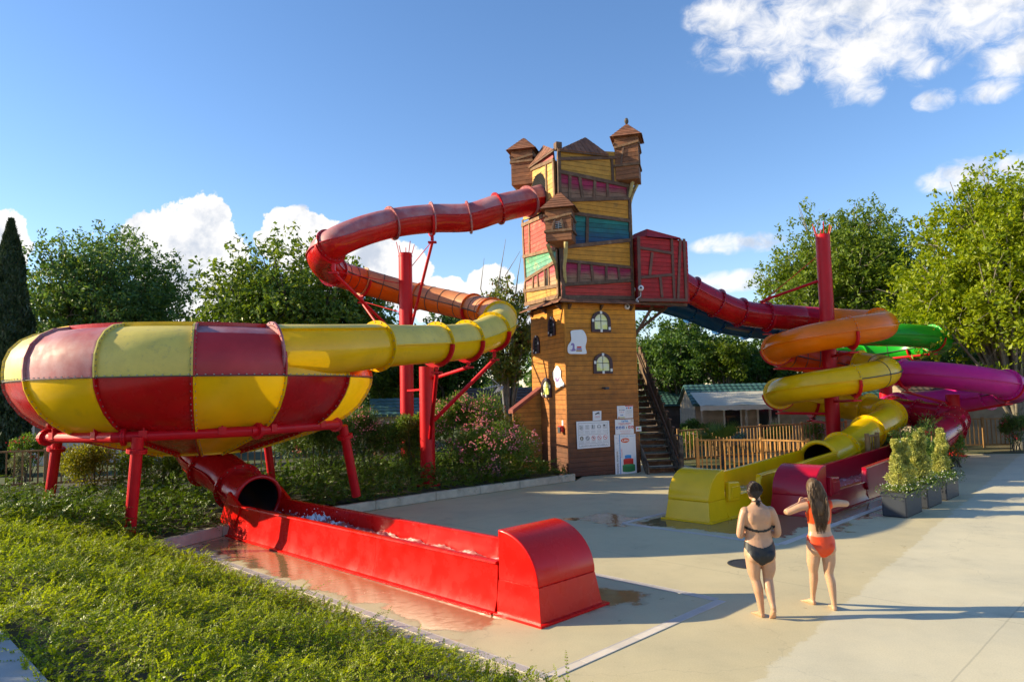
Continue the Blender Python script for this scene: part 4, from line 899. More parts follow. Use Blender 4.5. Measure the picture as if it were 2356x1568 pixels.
# ------------------------------------------------------------------ turrets
def turret(c, half, zb, z1, z2, zroof, ov, finial=False, drop=.22, win=True, rot=R_(53), braces=()):
    "c: plan centre. zb bottom of the box, z1 sill, z2 eaves, zroof tip"
    ca, sa = math.cos(rot), math.sin(rot); d = DF * ca + DL * sa; l = -DF * sa + DL * ca
    body = MB().box(c + EZ * (zb + .02) - (d + l) * (half - .03), d * (2 * half - .06), l * (2 * half - .06), EZ * (z2 - zb)).build('turret_body', TIMBER, tower)
    faces = [Face(c - d * half - l * half, d, -l), Face(c - d * half + l * half, -l, -d), Face(c + d * half - l * half, l, d), Face(c + d * half + l * half, -d, l)]
    w = 2 * half
    for i, f in enumerate(faces):
        planks(f, [(0, zb), (w, zb), (w, z2), (0, z2)], body, TURRETW, .15, off=-.02, tilt=.04 if i else -.03)
        beam(f, (-.03, z1), (w + .03, z1 - .0), .08, body, off=.004, thick=.05, name='turret_timber', m=LT if i == 1 else TIMBER)
        beam(f, (-.03, z2 - .34 + (.1 if i == 0 else -.02)), (w + .03, z2 - .34 + (.0 if i == 0 else .14)), .08, body, off=.004, thick=.05, name='turret_timber', m=LT if i == 1 else TIMBER)
        beam(f, (w * .25, z1 + .03), (w * .38, z2 - .34), .07, body, off=.004, thick=.03, name='turret_timber')
        if win and i in (0, 1):
            beam(f, (w * .72, z1 + .03), (w * .62, z2 - .36), .07, body, off=.004, thick=.03, name='turret_timber')
            MB().prism([f.pt(w * .36, z1 + .06, .0), f.pt(w * .66, z1 + .06, .0), f.pt(w * .6, z2 - .46, .0), f.pt(w * .42, z2 - .5, .0)], f.n * .008).build('turret_window', DARK, body)
            m = MB()
            for q in range(4): zz = z1 + .1 + (z2 - .55 - z1) * q / 3; m.bar(f.pt(w * .38, zz, .012), f.pt(w * .64, zz + .02, .012), .01, .01)
            m.bar(f.pt(w * .51, z1 + .06, .012), f.pt(w * .51, z2 - .46, .012), .01, .01); m.build('window_wires', GALV, body)
    # underside: inverted shallow pyramid
    q = [c + EZ * zb + (d * sx + l * sy) * half for sx, sy in ((-1, -1), (1, -1), (1, 1), (-1, 1))]; tip = c + EZ * (zb - drop)
    MB().add(q + [tip], [(0, 4, 1), (1, 4, 2), (2, 4, 3), (3, 4, 0), (0, 1, 2, 3)]).build('turret_underside', TURRETW, body)
    tip = c + EZ * zroof; e = half + ov
    rf = MB().add([tip - EZ * .06] + [c + EZ * (z2 + .01) + (d * sx + l * sy) * (e - .03) for sx, sy in ((-1, -1), (1, -1), (1, 1), (-1, 1))], [(0, 1, 2), (0, 2, 3), (0, 3, 4), (0, 4, 1), (4, 3, 2, 1)]).build('turret_roof', ROOFW, body)
    k = 7
    for (x0, y0), (x1, y1) in (((-1, -1), (1, -1)), ((1, -1), (1, 1)), ((1, 1), (-1, 1)), ((-1, 1), (-1, -1))):
        A, B = c + EZ * z2 + (d * x0 + l * y0) * e, c + EZ * z2 + (d * x1 + l * y1) * e
        nn_ = np.cross(B - A, tip - A); nn_ /= np.linalg.norm(nn_)
        if nn_[2] < 0: nn_ = -nn_
        for j in range(k):
            t0, t1 = j / k, min(1., (j + 1) / k + .015); lift = .016
            MB().prism([A + (tip - A) * t0 + nn_ * lift, B + (tip - B) * t0 + nn_ * lift, B + (tip - B) * t1, A + (tip - A) * t1], nn_ * .02).build('shingle_board', ROOFW, rf)
    if finial:
        c_ = tip + EZ * .12; V = []; F = []
        for i in range(7):
            for j in range(10): a = math.pi * i / 6; b = 2 * math.pi * j / 10; V.append(c_ + np.array([.075 * math.sin(a) * math.cos(b), .075 * math.sin(a) * math.sin(b), .12 * math.cos(a)]))
        for i in range(6):
            for j in range(10): F.append((i * 10 + j, (i + 1) * 10 + j, (i + 1) * 10 + (j + 1) % 10, i * 10 + (j + 1) % 10))
        obj('finial', (V, F), GREYWOOD, rf, smooth=True)
    for br in braces:
        P = Path(br, 6); V = []; F = []
        for i in range(len(P.p)):
            rr = .06 * (1.15 - .35 * i / len(P.p))
            ax = np.cross(P.t[i], (0, 1., 0)); ax /= np.linalg.norm(ax); ay = np.cross(ax, P.t[i])
            for a in range(8): V.append(P.p[i] + rr * (math.cos(a * math.pi / 4) * ax + math.sin(a * math.pi / 4) * ay))
        for i in range(len(P.p) - 1):
            for a in range(8): F.append((i * 8 + a, (i + 1) * 8 + a, (i + 1) * 8 + (a + 1) % 8, i * 8 + (a + 1) % 8))
        F += [tuple(range(8)), tuple(range((len(P.p) - 1) * 8 + 7, (len(P.p) - 1) * 8 - 1, -1))]
        obj('curved_brace', (V, F), PALE, body, smooth=True)
zc = lambda y, x=550, Y=23.3: at(*q4(x, y), Y)[2]
c1 = K0 + FR.n * .05 + LF.n * .05; c1[2] = 0
turret(c1, .43, zc(1075), zc(1000), zc(830), zc(676, 542), .14, braces=([at(*q4(472, 1088), 23.15), at(*q4(497, 1160), 23.3), at(*q4(535, 1260), 23.45), at(*q4(552, 1405), 23.75)], [at(*q4(615, 1070), 22.95), at(*q4(612, 1180), 23.1), at(*q4(603, 1270), 23.25), at(*q4(612, 1395), 23.45)]))
c2_ = K0 + DF * (SIDE - .0) + FR.n * .0; c2_[2] = 0
zc2 = lambda y: at(*q4(1085, y), 24.2)[2]
turret(c2_ + DF * -.06, .40, zc2(590), zc2(478), zc2(258), zc2(130), .13, finial=True, win=False, drop=.12, braces=([at(*q4(1140, 592), 24.25), at(*q4(1118, 690), 24.35), at(*q4(1095, 760), 24.45), at(*q4(1086, 830), 24.5)], [at(*q4(1172, 622), 24.6), at(*q4(1140, 690), 24.6), at(*q4(1122, 750), 24.6), at(*q4(1112, 820), 24.6)]))
c3_ = K0 + DL * (SIDE + .0); c3_[2] = 0
zc3 = lambda y: at(*q4(240, y), 26.0)[2]
turret(c3_ + LF.n * .13 + DL * -.02, .40, zc3(650), zc3(475), zc3(388), zc3(268), .14, win=False)
# ------------------------------------------------------------------ red launch box on the right
BF = Face(K0 + DF * 2.80 + FR.n * .36, DF, FR.n); bw = 1.95
zb0 = BF.px(q4(1350, 1540))[1]; zb1 = BF.px(q4(1180, 1028))[1]
box_ = MB().box(BF.pt(0.03, zb0, -.03), DF * (bw - .06), -FR.n * 2.3, EZ * (zb1 - zb0 - .03)).build('launch_box', W_BOX, tower)
planks(BF, [(0, zb0 + .02), (bw, zb0), (bw, zb1 - .06), (0, zb1)], box_, W_BOX, .15, off=-.02)
BL = Face(BF.pt(0, 0, 0), DL, -DF); planks(BL, [(0, zb0), (.5, zb0), (.5, zb1), (0, zb1)], box_, W_BOX, .15, off=-.02)
BRt = Face(BF.pt(bw, 0, 0), DL, DF); planks(BRt, [(0, zb0), (2.3, zb0), (2.3, zb1 - .06), (0, zb1 - .06)], box_, W_BOX, .15, off=-.02)
for a, b, w in (((1180, 1028), (1192, 1535), .12), ((1440, 1045), (1462, 1535), .1), ((1508, 1050), (1490, 1520), .1), ((1536, 1050), (1556, 1540), .1), ((1190, 1120), (1440, 1162), .1), ((1288, 1155), (1268, 1335), .1), ((1200, 1352), (1450, 1330), .1), ((1350, 1350), (1366, 1510), .1), ((1185, 1528), (1560, 1530), .11)):
    beam(BF, BF.px(q4(*a)), BF.px(q4(*b)), w, tower, off=.006, thick=.045, name='box_timber', m=mat('box_timber_brown', (.15, .06, .04), rough=.7, var=.25, rnd=.15) if 'box_timber_brown' not in bpy.data.materials else bpy.data.materials['box_timber_brown'])
A, B, C_ = BF.px(q4(1238, 1035)), BF.px(q4(1500, 1054)), BF.px(q4(1293, 962))
MB().prism([BF.pt(*A, .12), BF.pt(*B, .12), BF.pt(*C_, -.35)], -FR.n * .04 + EZ * .02).build('box_roof', W_BOX, tower)
MB().prism([BF.pt(B[0], B[1], .1), BF.pt(B[0], B[1], -1.8), BF.pt(C_[0], C_[1], -1.2), BF.pt(C_[0], C_[1], -.35)], EZ * .04).build('box_roof', W_BOX, tower)
MB().prism([BF.pt(A[0], A[1], .1), BF.pt(A[0], A[1], -1.8), BF.pt(C_[0], C_[1], -1.2), BF.pt(C_[0], C_[1], -.35)], EZ * .04).build('box_roof', W_BOX, tower)
for s_ in (.25, 1.1):
    MB().bar(BF.pt(s_ + .6, zb0 - .05, -.5 - s_ * .5), RT.pt(.5 + s_ * .6, zb0 - 1.6 + s_ * .2, .06), .1, .1).build('box_strut', TIMBER, tower)
MB().bar(BF.pt(.1, zb0 - .06, -.2), BF.pt(bw, zb0 - .06, -.2), .12, .1).build('box_joist', TIMBER, tower); MB().bar(BF.pt(.1, zb0 - .06, -1.6), BF.pt(bw, zb0 - .06, -1.6), .12, .1).build('box_joist', TIMBER, tower)
# ------------------------------------------------------------------ windows on the lower half
FRAME = mat('window_frame_aubergine', (.045, .012, .018), rough=.5, var=.15, rnd=.1); WHITEB = mat('white_blocks', (.75, .74, .70), rough=.5)
PANE = mat('painted_pane_yellow', (.80, .78, .18), rough=.25, grad=None, col2=(.72, .73, .60), c2scale=1.6, c2lo=.42, c2hi=.62, var=.05)
def archwin(face, x0, x1, y0, y1, yellow_pane, name='arched_window'):  # pane is painted yellow, without glow; otherwise a dark pane
    A, B = np.array(face.px(q5(x0, y1))), np.array(face.px(q5(x1, y0))); s0, s1 = sorted((A[0], B[0])); z0, z1 = A[1], B[1]; w = s1 - s0; cx = (s0 + s1) / 2; r = w / 2; hs = min(r * 1.15, (z1 - z0) * .5); zs = z1 - hs
    o_ = [(s0, z0), (s1, z0)] + [(cx + r * math.cos(t), zs + hs * math.sin(t)) for t in np.linspace(0, math.pi, 13)]
    k = .74; f = .13 if yellow_pane else .11; fw = w * (.16 if yellow_pane else .24)
    i_ = [(s0 + fw, z0 + w * f), (s1 - fw, z0 + w * f)] + [(cx + (r - fw) * math.cos(t), zs + (hs - w * f) * math.sin(t)) for t in np.linspace(0, math.pi, 13)]
    wn = obj(name, *[([face.pt(*p, .03) for p in o_] + [face.pt(*p, .075) for p in o_] + [face.pt(*p, .075) for p in i_] + [face.pt(*p, .03) for p in i_],
                     [(q + i, q + (i + 1) % 15, q2 + (i + 1) % 15, q2 + i) for q, q2 in ((0, 15), (15, 30), (30, 45)) for i in range(15)])], FRAME, tower)
    bm = bmesh.new(); bm.from_mesh(wn.data); bmesh.ops.recalc_face_normals(bm, faces=bm.faces); bm.to_mesh(wn.data); bm.free()
    MB().prism([face.pt(*p, .032) for p in i_], face.n * .012).build('pane', PANE if yellow_pane else DARK, wn)
    m = MB(); m.bar(face.pt(cx, z0 + w * f, .05), face.pt(cx, z1 - w * f, .05), .018, .012)
    for q in ((.52,) if yellow_pane else (.3, .5, .7)): z_ = z0 + (z1 - z0) * q; m.bar(face.pt(s0 + fw, z_, .05), face.pt(s1 - fw, z_, .05), .012, .018)
    m.build('glazing_bar', SEAM, wn)
    for (ss, zz) in ((cx, z1 - w * f * .5), (cx, z0 + w * f * .5), (s0 + fw * .5, zs + .1 * hs), (s1 - fw * .5, z0 + (zs - z0) * .35)):
        MB().box(face.pt(ss - w * .055, zz - w * .065, .072), face.d * w * .11, EZ * w * .13, face.n * .012).build('white_block', WHITEB, wn)
archwin(FR, 712, 858, 187, 348, True); archwin(FR, 728, 873, 514, 675, True); archwin(LF, 390, 440, 222, 383, False); archwin(LF, 272, 318, 370, 520, False); archwin(LF, 337, 410, 703, 860, True)
# side shed roof at the foot of the left face
SHW = wood('shed_boards_amber', (.50, .22, .04))
shK = K0 + DL * 1.9 + LF.n * 1.5
sh = thing('lean_to_shed', 'small amber wooden lean-to with a red-brown sloping roof against the tower', 'shed', shK)
SF = Face(K0 + DL * 2.0, -DF, -DL); zt = 2.9
zr0 = at(*q5(240, 810), 25.6)[2]; zr1 = at(1180, 945, 25.6)[2]
fpoly = [(0, .05), (1.1, .05), (1.1, zr1 - .08), (0, zr0 - .02)]
wl = MB().prism([SF.pt(a, z, -.04) for a, z in fpoly], SF.n * .03).build('wall', TIMBER, sh); planks(SF, fpoly, wl, SHW, .15, off=-.01)
MB().box(SF.pt(0.02, .05, -.5), -DF * 1.05, SF.n * .4, EZ * 1.2).build('shed_body', TIMBER, sh)
p, q = SF.pt(-.02, zr0 + .02, .12), SF.pt(1.15, zr1 - .08, .12)
bevel(MB().prism([p, q, q + EZ * .14, p + EZ * .14], -SF.n * .42).build('roof', mat('shed_roof_red', (.22, .05, .03), rough=.6, var=.2), sh), .01)
# ------------------------------------------------------------------ boards and signs on the tower
SIGNW = mat('sign_white', (.78, .78, .80), rough=.35, var=.03); INK = mat('print_dark', (.05, .05, .06), rough=.5); INKG = mat('print_grey', (.35, .35, .37), rough=.5)
PRED = mat('print_red', (.62, .02, .02), rough=.45); PBLUE = mat('print_blue', (.02, .12, .42), rough=.45); PSKY = mat('print_sky_blue', (.02, .28, .62), rough=.45); PGRN = mat('print_green', (.02, .20, .06), rough=.45); PORA = mat('print_orange_red', (.75, .09, .01), rough=.45)
POLIVE = mat('print_olive', (.11, .09, .04), rough=.5); PBEI = mat('print_beige', (.55, .52, .32), rough=.5); PPUR = mat('print_lilac', (.26, .18, .42), rough=.5); PTAN = mat('print_tan', (.45, .25, .12), rough=.5)
class Board:
    "a flat sign on a face: x, y run 0..1 across and up"
    def __init__(s, face, quad, name, label, cat='sign', off=.03, th=.012, m=None, outline=None):
        P = [np.array(face.px(q5(*p))) for p in quad]     # top-left, top-right, bottom-right, bottom-left
        s.f, s.P, s.off = face, P, off + th + .002
        if face is LF: pass
        c = sum(P) / 4; s.th = thing(name, label, cat, face.pt(c[0], c[1], off))
        if outline is not None: o = MB().prism([face.pt(*face.px(q5(*p)), off) for p in outline], face.n * th).build('panel', m or SIGNW, s.th)
        else: o = MB().prism([face.pt(*p, off) for p in P], face.n * th).build('panel', m or SIGNW, s.th)
        s.k = 0
    def at(s, x, y, lay=0):
        tl, tr, br, bl = s.P; p = (bl * (1 - x) + br * x) * (1 - y) + (tl * (1 - x) + tr * x) * y
        return s.f.pt(p[0], p[1], s.off + .0012 * lay)
    def poly(s, pts, m, lay=0, name='print'): 
        P = [s.at(*p, lay) for p in pts]; return MB().prism(P, s.f.n * .001).build(name, m, s.th)
    def rect(s, x0, y0, x1, y1, m, lay=0, name='print'): return s.poly([(x0, y0), (x1, y0), (x1, y1), (x0, y1)], m, lay, name)
    def ell(s, cx, cy, rx, ry, m, lay=0, n=20, name='print'): return s.poly([(cx + rx * math.cos(2 * math.pi * i / n), cy + ry * math.sin(2 * math.pi * i / n)) for i in range(n)], m, lay, name)
    def ring(s, cx, cy, rx, ry, t, m, lay=0, n=20):
        mb = MB()
        for i in range(n):
            a, b = 2 * math.pi * i / n, 2 * math.pi * (i + 1) / n
            mb.add([s.at(cx + rx * k * math.cos(g), cy + ry * k * math.sin(g), lay + 1) for k, g in ((1, a), (1, b), (1 - t, b), (1 - t, a))], [(0, 1, 2, 3)])
        return mb.build('print', m, s.th)
    def lines(s, x0, x1, ys, h, m, jag=.25):
        mb = MB()
        for y in ys:
            x = x0
            while x < x1 - .01:
                w = random.uniform(.02, .07) * (x1 - x0) * 3; e = min(x1, x + w)
                mb.add([s.at(x, y, 1), s.at(e, y, 1), s.at(e, y + h, 1), s.at(x, y + h, 1)], [(0, 1, 2, 3)]); x = e + .018 * (x1 - x0) * 2
            
        return mb.build('small_print', m, s.th)
    def text(s, t, x, y, h, m, width=None, rot=False, align='CENTER', bold=0.0):
        "lettering laid on the board; h is the letter height as a part of the board's height"
        cu = bpy.data.curves.new('lettering', 'FONT'); cu.body = t; cu.align_x = align; cu.align_y = 'CENTER'; cu.size = 1; cu.resolution_u = 2; cu.offset = bold
        tmp = bpy.data.objects.new('lettering', cu); COL.objects.link(tmp); dg = bpy.context.evaluated_depsgraph_get(); me = bpy.data.meshes.new_from_object(tmp.evaluated_get(dg)); bpy.data.objects.remove(tmp); bpy.data.curves.remove(cu)
        co = np.array([v.co[:] for v in me.vertices])
        if len(co) == 0: return
        W_, H_ = np.ptp(co[:, 0]), .72
        tl, tr, br, bl = s.P; bw_ = np.linalg.norm(tr - tl); bh_ = np.linalg.norm(tl - bl)
        sc = h * bh_ / H_; sx = sc
        if width: sx = width * (bh_ if rot else bw_) / W_
        if rot: P = [s.at(x - c[1] * sc / bw_, y + c[0] * sx / bh_, 2) for c in co]
        else: P = [s.at(x + c[0] * sx / bw_, y + c[1] * sc / bh_, 2) for c in co]
        F = [tuple(p.vertices) for p in me.polygons]; bpy.data.meshes.remove(me)
        return obj('lettering', (P, F), m, s.th)
# rules board with ten pictograms
b = Board(FR, [(591, 1048), (847, 1040), (855, 1243), (600, 1262)], 'rules_board', 'large white rules board with ten round and square pictograms on the tower', off=.05, th=.02)
mb = MB()
for x0, y0, x1, y1 in ((.05, .07, .055, .93), (.945, .07, .95, .93), (.05, .925, .95, .935), (.05, .065, .95, .075), (.05, .50, .95, .508), (.05, .165, .95, .173)): mb.add([b.at(*p, 1) for p in ((x0, y0), (x1, y0), (x1, y1), (x0, y1))], [(0, 1, 2, 3)])
mb.build('border_line', INK, b.th)
for i in range(5):
    x = .14 + .18 * i
    b.lines(x - .07, x + .07, (.63, .59, .55), .012, INKG); b.lines(x - .07, x + .07, (.275, .235, .2), .012, INKG)
    if i == 3: b.ell(x, .78, .062, .085, INKG, 1); b.ell(x, .80, .03, .035, SIGNW, 2); b.rect(x - .035, .72, x + .035, .745, SIGNW, 2)
    else: b.rect(x - .065, .69, x + .065, .87, mat('print_pale', (.62, .62, .63), rough=.5) if 'print_pale' not in bpy.data.materials else bpy.data.materials['print_pale'], 1)
    if i == 0:
        for k in range(3): b.poly([(x - .05, .84 - .055 * k), (x + .02, .80 - .055 * k), (x + .055, .81 - .055 * k), (x + .02, .785 - .055 * k), (x - .05, .825 - .055 * k)], INK, 2)
    if i == 1: b.rect(x - .045, .82, x + .045, .828, INKG, 2); b.rect(x - .012, .73, x - .002, .82, INKG, 2); b.rect(x - .05, .725, x + .05, .733, INKG, 2)
    if i == 2: b.ell(x - .02, .845, .012, .017, INK, 2); b.rect(x - .03, .77, x - .008, .825, INK, 2); b.poly([(x - .03, .77), (x - .04, .71), (x - .03, .71), (x - .018, .765), (x - .005, .71), (x + .005, .71), (x - .008, .77)], INK, 2); [b.rect(x + .02 + .012 * k, .72, x + .025 + .012 * k, .84, INKG, 2) for k in range(3)]
    if i == 4: b.poly([(x - .05, .80), (x + .0, .79), (x + .01, .85), (x - .045, .865)], INK, 2); b.rect(x - .05, .735, x + .05, .742, PTAN, 2)
    if i == 0: b.ell(x, .37, .052, .078, POLIVE, 1); b.ell(x, .405, .010, .016, SIGNW, 2); b.rect(x - .014, .345, x + .014, .388, SIGNW, 2); b.rect(x - .010, .315, x + .010, .345, SIGNW, 2)
    elif i == 1: b.ell(x, .37, .066, .085, INKG, 1); b.poly([(x - .045, .325), (x - .03, .32), (x + .045, .40), (x + .035, .415)], SIGNW, 2)
    else:
        b.ell(x, .37, .062, .085, PRED, 1); b.ell(x, .37, .05, .07, SIGNW, 2); b.poly([(x - .045, .405), (x - .036, .418), (x + .045, .335), (x + .036, .322)], PRED, 4)
        if i == 2: b.poly([(x - .028, .385), (x, .33), (x + .03, .385), (x + .012, .405), (x, .395), (x - .014, .405)], INK, 3)
        if i == 3: b.rect(x - .008, .345, x + .004, .40, INKG, 3)
        if i == 4: b.poly([(x - .03, .36), (x + .03, .35), (x + .028, .37), (x + .008, .375), (x + .0, .39), (x - .01, .375)], INK, 3)
b.lines(.12, .9, (.11, .085), .01, INKG)
b = Board(FR, [(722, 968), (789, 964), (789, 1037), (723, 1041)], 'camera_sign', 'small white video surveillance sign above the rules board', off=.035)
b.poly([(.28, .60), (.70, .74), (.74, .86), (.66, .90), (.26, .72)], INK, 1); b.poly([(.72, .86), (.8, .88), (.8, .56), (.76, .56), (.76, .68), (.6, .62), (.58, .68), (.74, .76)], INKG, 1); b.text('ATTENTION', .52, .40, .10, PRED, width=.62, bold=.02); b.lines(.2, .85, (.28, .2), .03, INKG)
b = Board(FR, [(912, 927), (1036, 921), (1038, 1020), (916, 1026)], 'notice_board', 'two-part white notice with red heading band near the tower corner', off=.035)
b.rect(.495, .0, .502, 1, INKG, 1); b.rect(.51, .93, .99, .995, PRED, 1); b.rect(.03, .02, .46, .14, PBEI, 1); b.rect(.04, .04, .12, .12, PRED, 2)
for k in range(3): b.rect(.57 + .12 * k, .74, .65 + .12 * k, .87, (PBLUE, PRED, PSKY)[k], 1); b.ring(.16 + .11 * k, .5, .035, .055, .3, PRED, 1)
for k in range(4): b.rect(.12 + .09 * k, .62, .18 + .09 * k, .71, INKG if k < 3 else PBLUE, 1)
b.ell(.23, .27, .035, .05, PBLUE, 1); b.ell(.33, .27, .035, .05, PBLUE, 1); b.lines(.57, .94, (.62, .55, .46, .40), .015, INK); b.lines(.55, .95, (.33, .28, .22, .17, .05), .012, PTAN); b.lines(.12, .42, (.92, .86, .79), .012, INKG)
b = Board(FR, [(896, 1034), (1040, 1028), (1044, 1141), (900, 1149)], 'safety_notice', 'white toboggan safety notice headed in blue script with six square icons', off=.034)
b.text("Cap'futé", .52, .88, .13, PSKY, width=.38, bold=.03); b.text('CONSIGNES TOBOGGANS', .52, .72, .07, PRED, width=.70, bold=.015); b.text('Safety Instructions', .52, .645, .07, PRED, width=.5)
b.ring(.9, .88, .055, .075, .35, PTAN, 1); b.lines(.25, .85, (.22, .17), .013, PRED); b.lines(.32, .8, (.09, .05), .013, PRED)
for k in range(6):
    x = .045 + .165 * k; b.rect(x, .36, x + .12, .54, (PBLUE, PBLUE, PBLUE, SIGNW, PRED, PRED)[k], 1); b.poly([(x + .03, .39), (x + .09, .41), (x + .075, .5), (x + .05, .47)], SIGNW if k != 3 else INKG, 2); b.lines(x, x + .12, (.31,), .012, INKG)
    if k == 3: b.ell(x + .06, .48, .02, .03, PRED, 3); b.ell(x + .06, .40, .02, .03, PGRN, 3)
b = Board(FR, [(890, 1152), (1055, 1143), (1068, 1470), (902, 1485)], 'height_chart', 'tall white height chart with a three-tier cake and red 1.20m oval', off=.036)
b.rect(.225, .0, .26, .995, PSKY, 1); b.text('TOBOGGANS / SPACEBOWL', .115, .335, .042, INK, width=.56, rot=True, bold=.01)
for k in range(15): b.rect(.165 if k % 3 else .12, .08 + .06 * k, .225, .084 + .06 * k, PSKY, 1)
b.rect(.165, .855, .225, .862, PRED, 2); b.text('1,30m', .09, .925, .018, INKG, width=.12); b.text('1,10m', .09, .785, .018, INKG, width=.12); b.text('1,00m', .09, .65, .018, INKG, width=.12)
b.text("Tu peux aller t'amuser !", .63, .955, .026, PSKY, width=.68); b.ell(.50, .855, .20, .056, PORA, 1, 26); b.text('1,20m', .50, .855, .048, SIGNW, width=.30, bold=.03)
b.text('Trop petit !', .315, .56, .04, PRED, width=.22, rot=True); b.text('Taille minimum requise : 1,20m', .6, .045, .022, INK, width=.62)
def tier(cx, y0, y1, rx, m, mt):
    ry = .028 * rx / .3
    b.poly([(cx - rx, y1)] + [(cx + rx * math.cos(math.pi * (1 + i / 10)), y0 + ry * math.sin(math.pi * (1 + i / 10))) for i in range(11)] + [(cx + rx, y1)], m, 2, name='cake_tier'); b.ell(cx, y1, rx, ry, mt, 3, name='cake_tier')
L_ = lambda c: mat('print_tier', c, rough=.45)
tier(.63, .13, .265, .295, PGRN, L_((.04, .28, .10))); tier(.62, .28, .405, .235, PRED, L_((.7, .05, .04))); tier(.61, .415, .495, .15, PSKY, L_((.05, .36, .72)))
b = Board(FR, [(1060, 1088), (1101, 1086), (1103, 1123), (1061, 1125)], 'small_sign', 'tiny white sign with a red and a green disc at the tower corner', off=.034)
b.ell(.33, .55, .17, .2, PRED, 1); b.ell(.68, .55, .17, .2, mat('print_leaf_green', (.1, .45, .05)), 1); b.ell(.33, .55, .06, .07, SIGNW, 2); b.ell(.68, .55, .06, .07, SIGNW, 2); b.lines(.2, .85, (.15,), .05, INKG)
# cut-out boards; the painted figures are left out, their books and hat stay
def spline(pts, k=5):
    P = np.array(pts + pts[:3], float); o_ = []
    for i in range(len(pts)):
        p0, p1, p2, p3 = P[i:i + 4]
        for j in range(k): t = j / k; o_.append(tuple(.5 * (2 * p1 + (p2 - p0) * t + (2 * p0 - 5 * p1 + 4 * p2 - p3) * t * t + (3 * p1 - p0 - 3 * p2 + p3) * t ** 3)))
    return o_
ol = spline([(552, 340), (600, 332), (642, 334), (668, 372), (674, 415), (664, 465), (674, 508), (660, 520), (590, 520), (536, 516), (524, 485), (530, 450), (552, 415), (550, 370)])
b = Board(FR, [(524, 332), (675, 332), (675, 520), (524, 520)], 'cut_out_board', 'white wavy-edged cut-out board with books and a purple hat beside the upper window', cat='board', off=.045, outline=ol)
for k in range(3): b.rect(.44 + .02 * k, .10 + .075 * k, .74 - .015 * k, .165 + .075 * k, (PTAN, PPUR, PRED)[k], 1, 'painted_book')
b.poly([(.10, .16), (.22, .11), (.40, .13), (.42, .17), (.36, .22), (.35, .40), (.28, .46), (.19, .43), (.15, .33), (.09, .31), (.17, .35), (.22, .37), (.26, .36), (.26, .24), (.2, .17)], PPUR, 1, 'painted_hat')
ol = spline([(455, 612), (475, 625), (488, 655), (487, 695), (500, 725), (513, 750), (510, 774), (492, 772), (478, 782), (452, 778), (444, 740), (428, 705), (425, 665), (438, 640)])
b = Board(LF, [(424, 612), (513, 612), (513, 780), (424, 780)], 'cut_out_board', 'white rounded cut-out board on the sunlit left face of the tower', cat='board', off=.045, outline=ol)
b.poly([(.22, .40), (.30, .52), (.45, .36), (.58, .50), (.66, .44), (.55, .28), (.40, .22), (.28, .28)], PPUR, 1, 'painted_cloth'); b.ring(.8, .24, .1, .08, .2, PTAN, 1)
# fire box, floodlight, cameras
A = LF.px(q5(498, 1105)); th = thing('alarm_box', 'small red alarm box with white plate at the tower corner', 'alarm box', LF.pt(*A, .03))
bevel(MB().box(LF.pt(A[0] - .10, A[1] - .1, .03), DL * .2, EZ * .2, LF.n * .13).build('box', PRED, th), .015); MB().box(LF.pt(A[0] - .10, A[1] - .13, .16), DL * .16, EZ * .2, LF.n * .03).build('lid', INK, th); MB().box(LF.pt(A[0] - .06, A[1] + .11, .03), DL * .1, EZ * .17, LF.n * .01).build('plate', SIGNW, th)
A = FR.px(q5(806, 786)); th = thing('floodlight', 'small black floodlight in the middle of the tower front', 'lamp', FR.pt(*A, .03)); MB().box(FR.pt(A[0] - .05, A[1] - .02, .03), DF * .04, EZ * .04, FR.n * .16).build('bracket', INK, th); bevel(MB().box(FR.pt(A[0] - .05, A[1] - .05, .14), DF * .16, EZ * .08, FR.n * .12).build('lamp_head', INK, th), .01)
def dome(c, n_, label):
    th = thing('dome_camera', label, 'camera', c); CWH = SIGNW; t = n_ / np.linalg.norm(n_); s = np.cross(t, EZ); s /= np.linalg.norm(s); u = np.cross(s, t); V = []; F = []
    for i in range(7):
        for j in range(14): a = math.pi / 2 * i / 6; q = 2 * math.pi * j / 14; V.append(c + t * (.05 + .07 * math.sin(a)) + (s * math.cos(q) + u * math.sin(q)) * .085 * math.cos(a))
    for i in range(6):
        for j in range(14): F.append((i * 14 + j, i * 14 + (j + 1) % 14, (i + 1) * 14 + (j + 1) % 14, (i + 1) * 14 + j))
    obj('dome', (V, F), CWH, th, smooth=True); MB().cyl(c - t * .005, c + t * .055, .095, n=18).build('base', CWH, th)
    e = c + t * .10 + s * .02; MB().cyl(e, e + t * .03, .045, .03, n=12).build('lens', INK, th)
A = FR.px(q5(990, 150)); dome(FR.pt(*A, .03), FR.n, 'white dome camera under the skirt roof of the tower')
A = BF.px(q4(1193, 1437)); dome(BF.pt(*A, .06), FR.n - DF * .2, 'white dome camera on the corner timber of the red box')
A = BL.px(q4(1152, 1448)); dome(BL.pt(*A, .02), -DF, 'white dome camera on the narrow side of the red box')
A = BF.px(q4(1193, 1450)); P = Path([BF.pt(A[0], A[1] - .08, .07), BF.pt(A[0] - .03, A[1] - .22, .08), BF.pt(A[0] - .16, A[1] - .3, .07), BF.pt(A[0] - .2, A[1] - .38, .07), BF.pt(A[0] - .1, A[1] - .42, .07), BF.pt(A[0] - .17, A[1] - .31, .07)], 6)
th = thing('camera_cable', 'thin white cable looping below the box cameras', 'cable', P.p[0]); mb = MB()
for i in range(len(P.p) - 1): mb.cyl(P.p[i], P.p[i + 1], .009, n=5)
mb.build('cable', SIGNW, th)
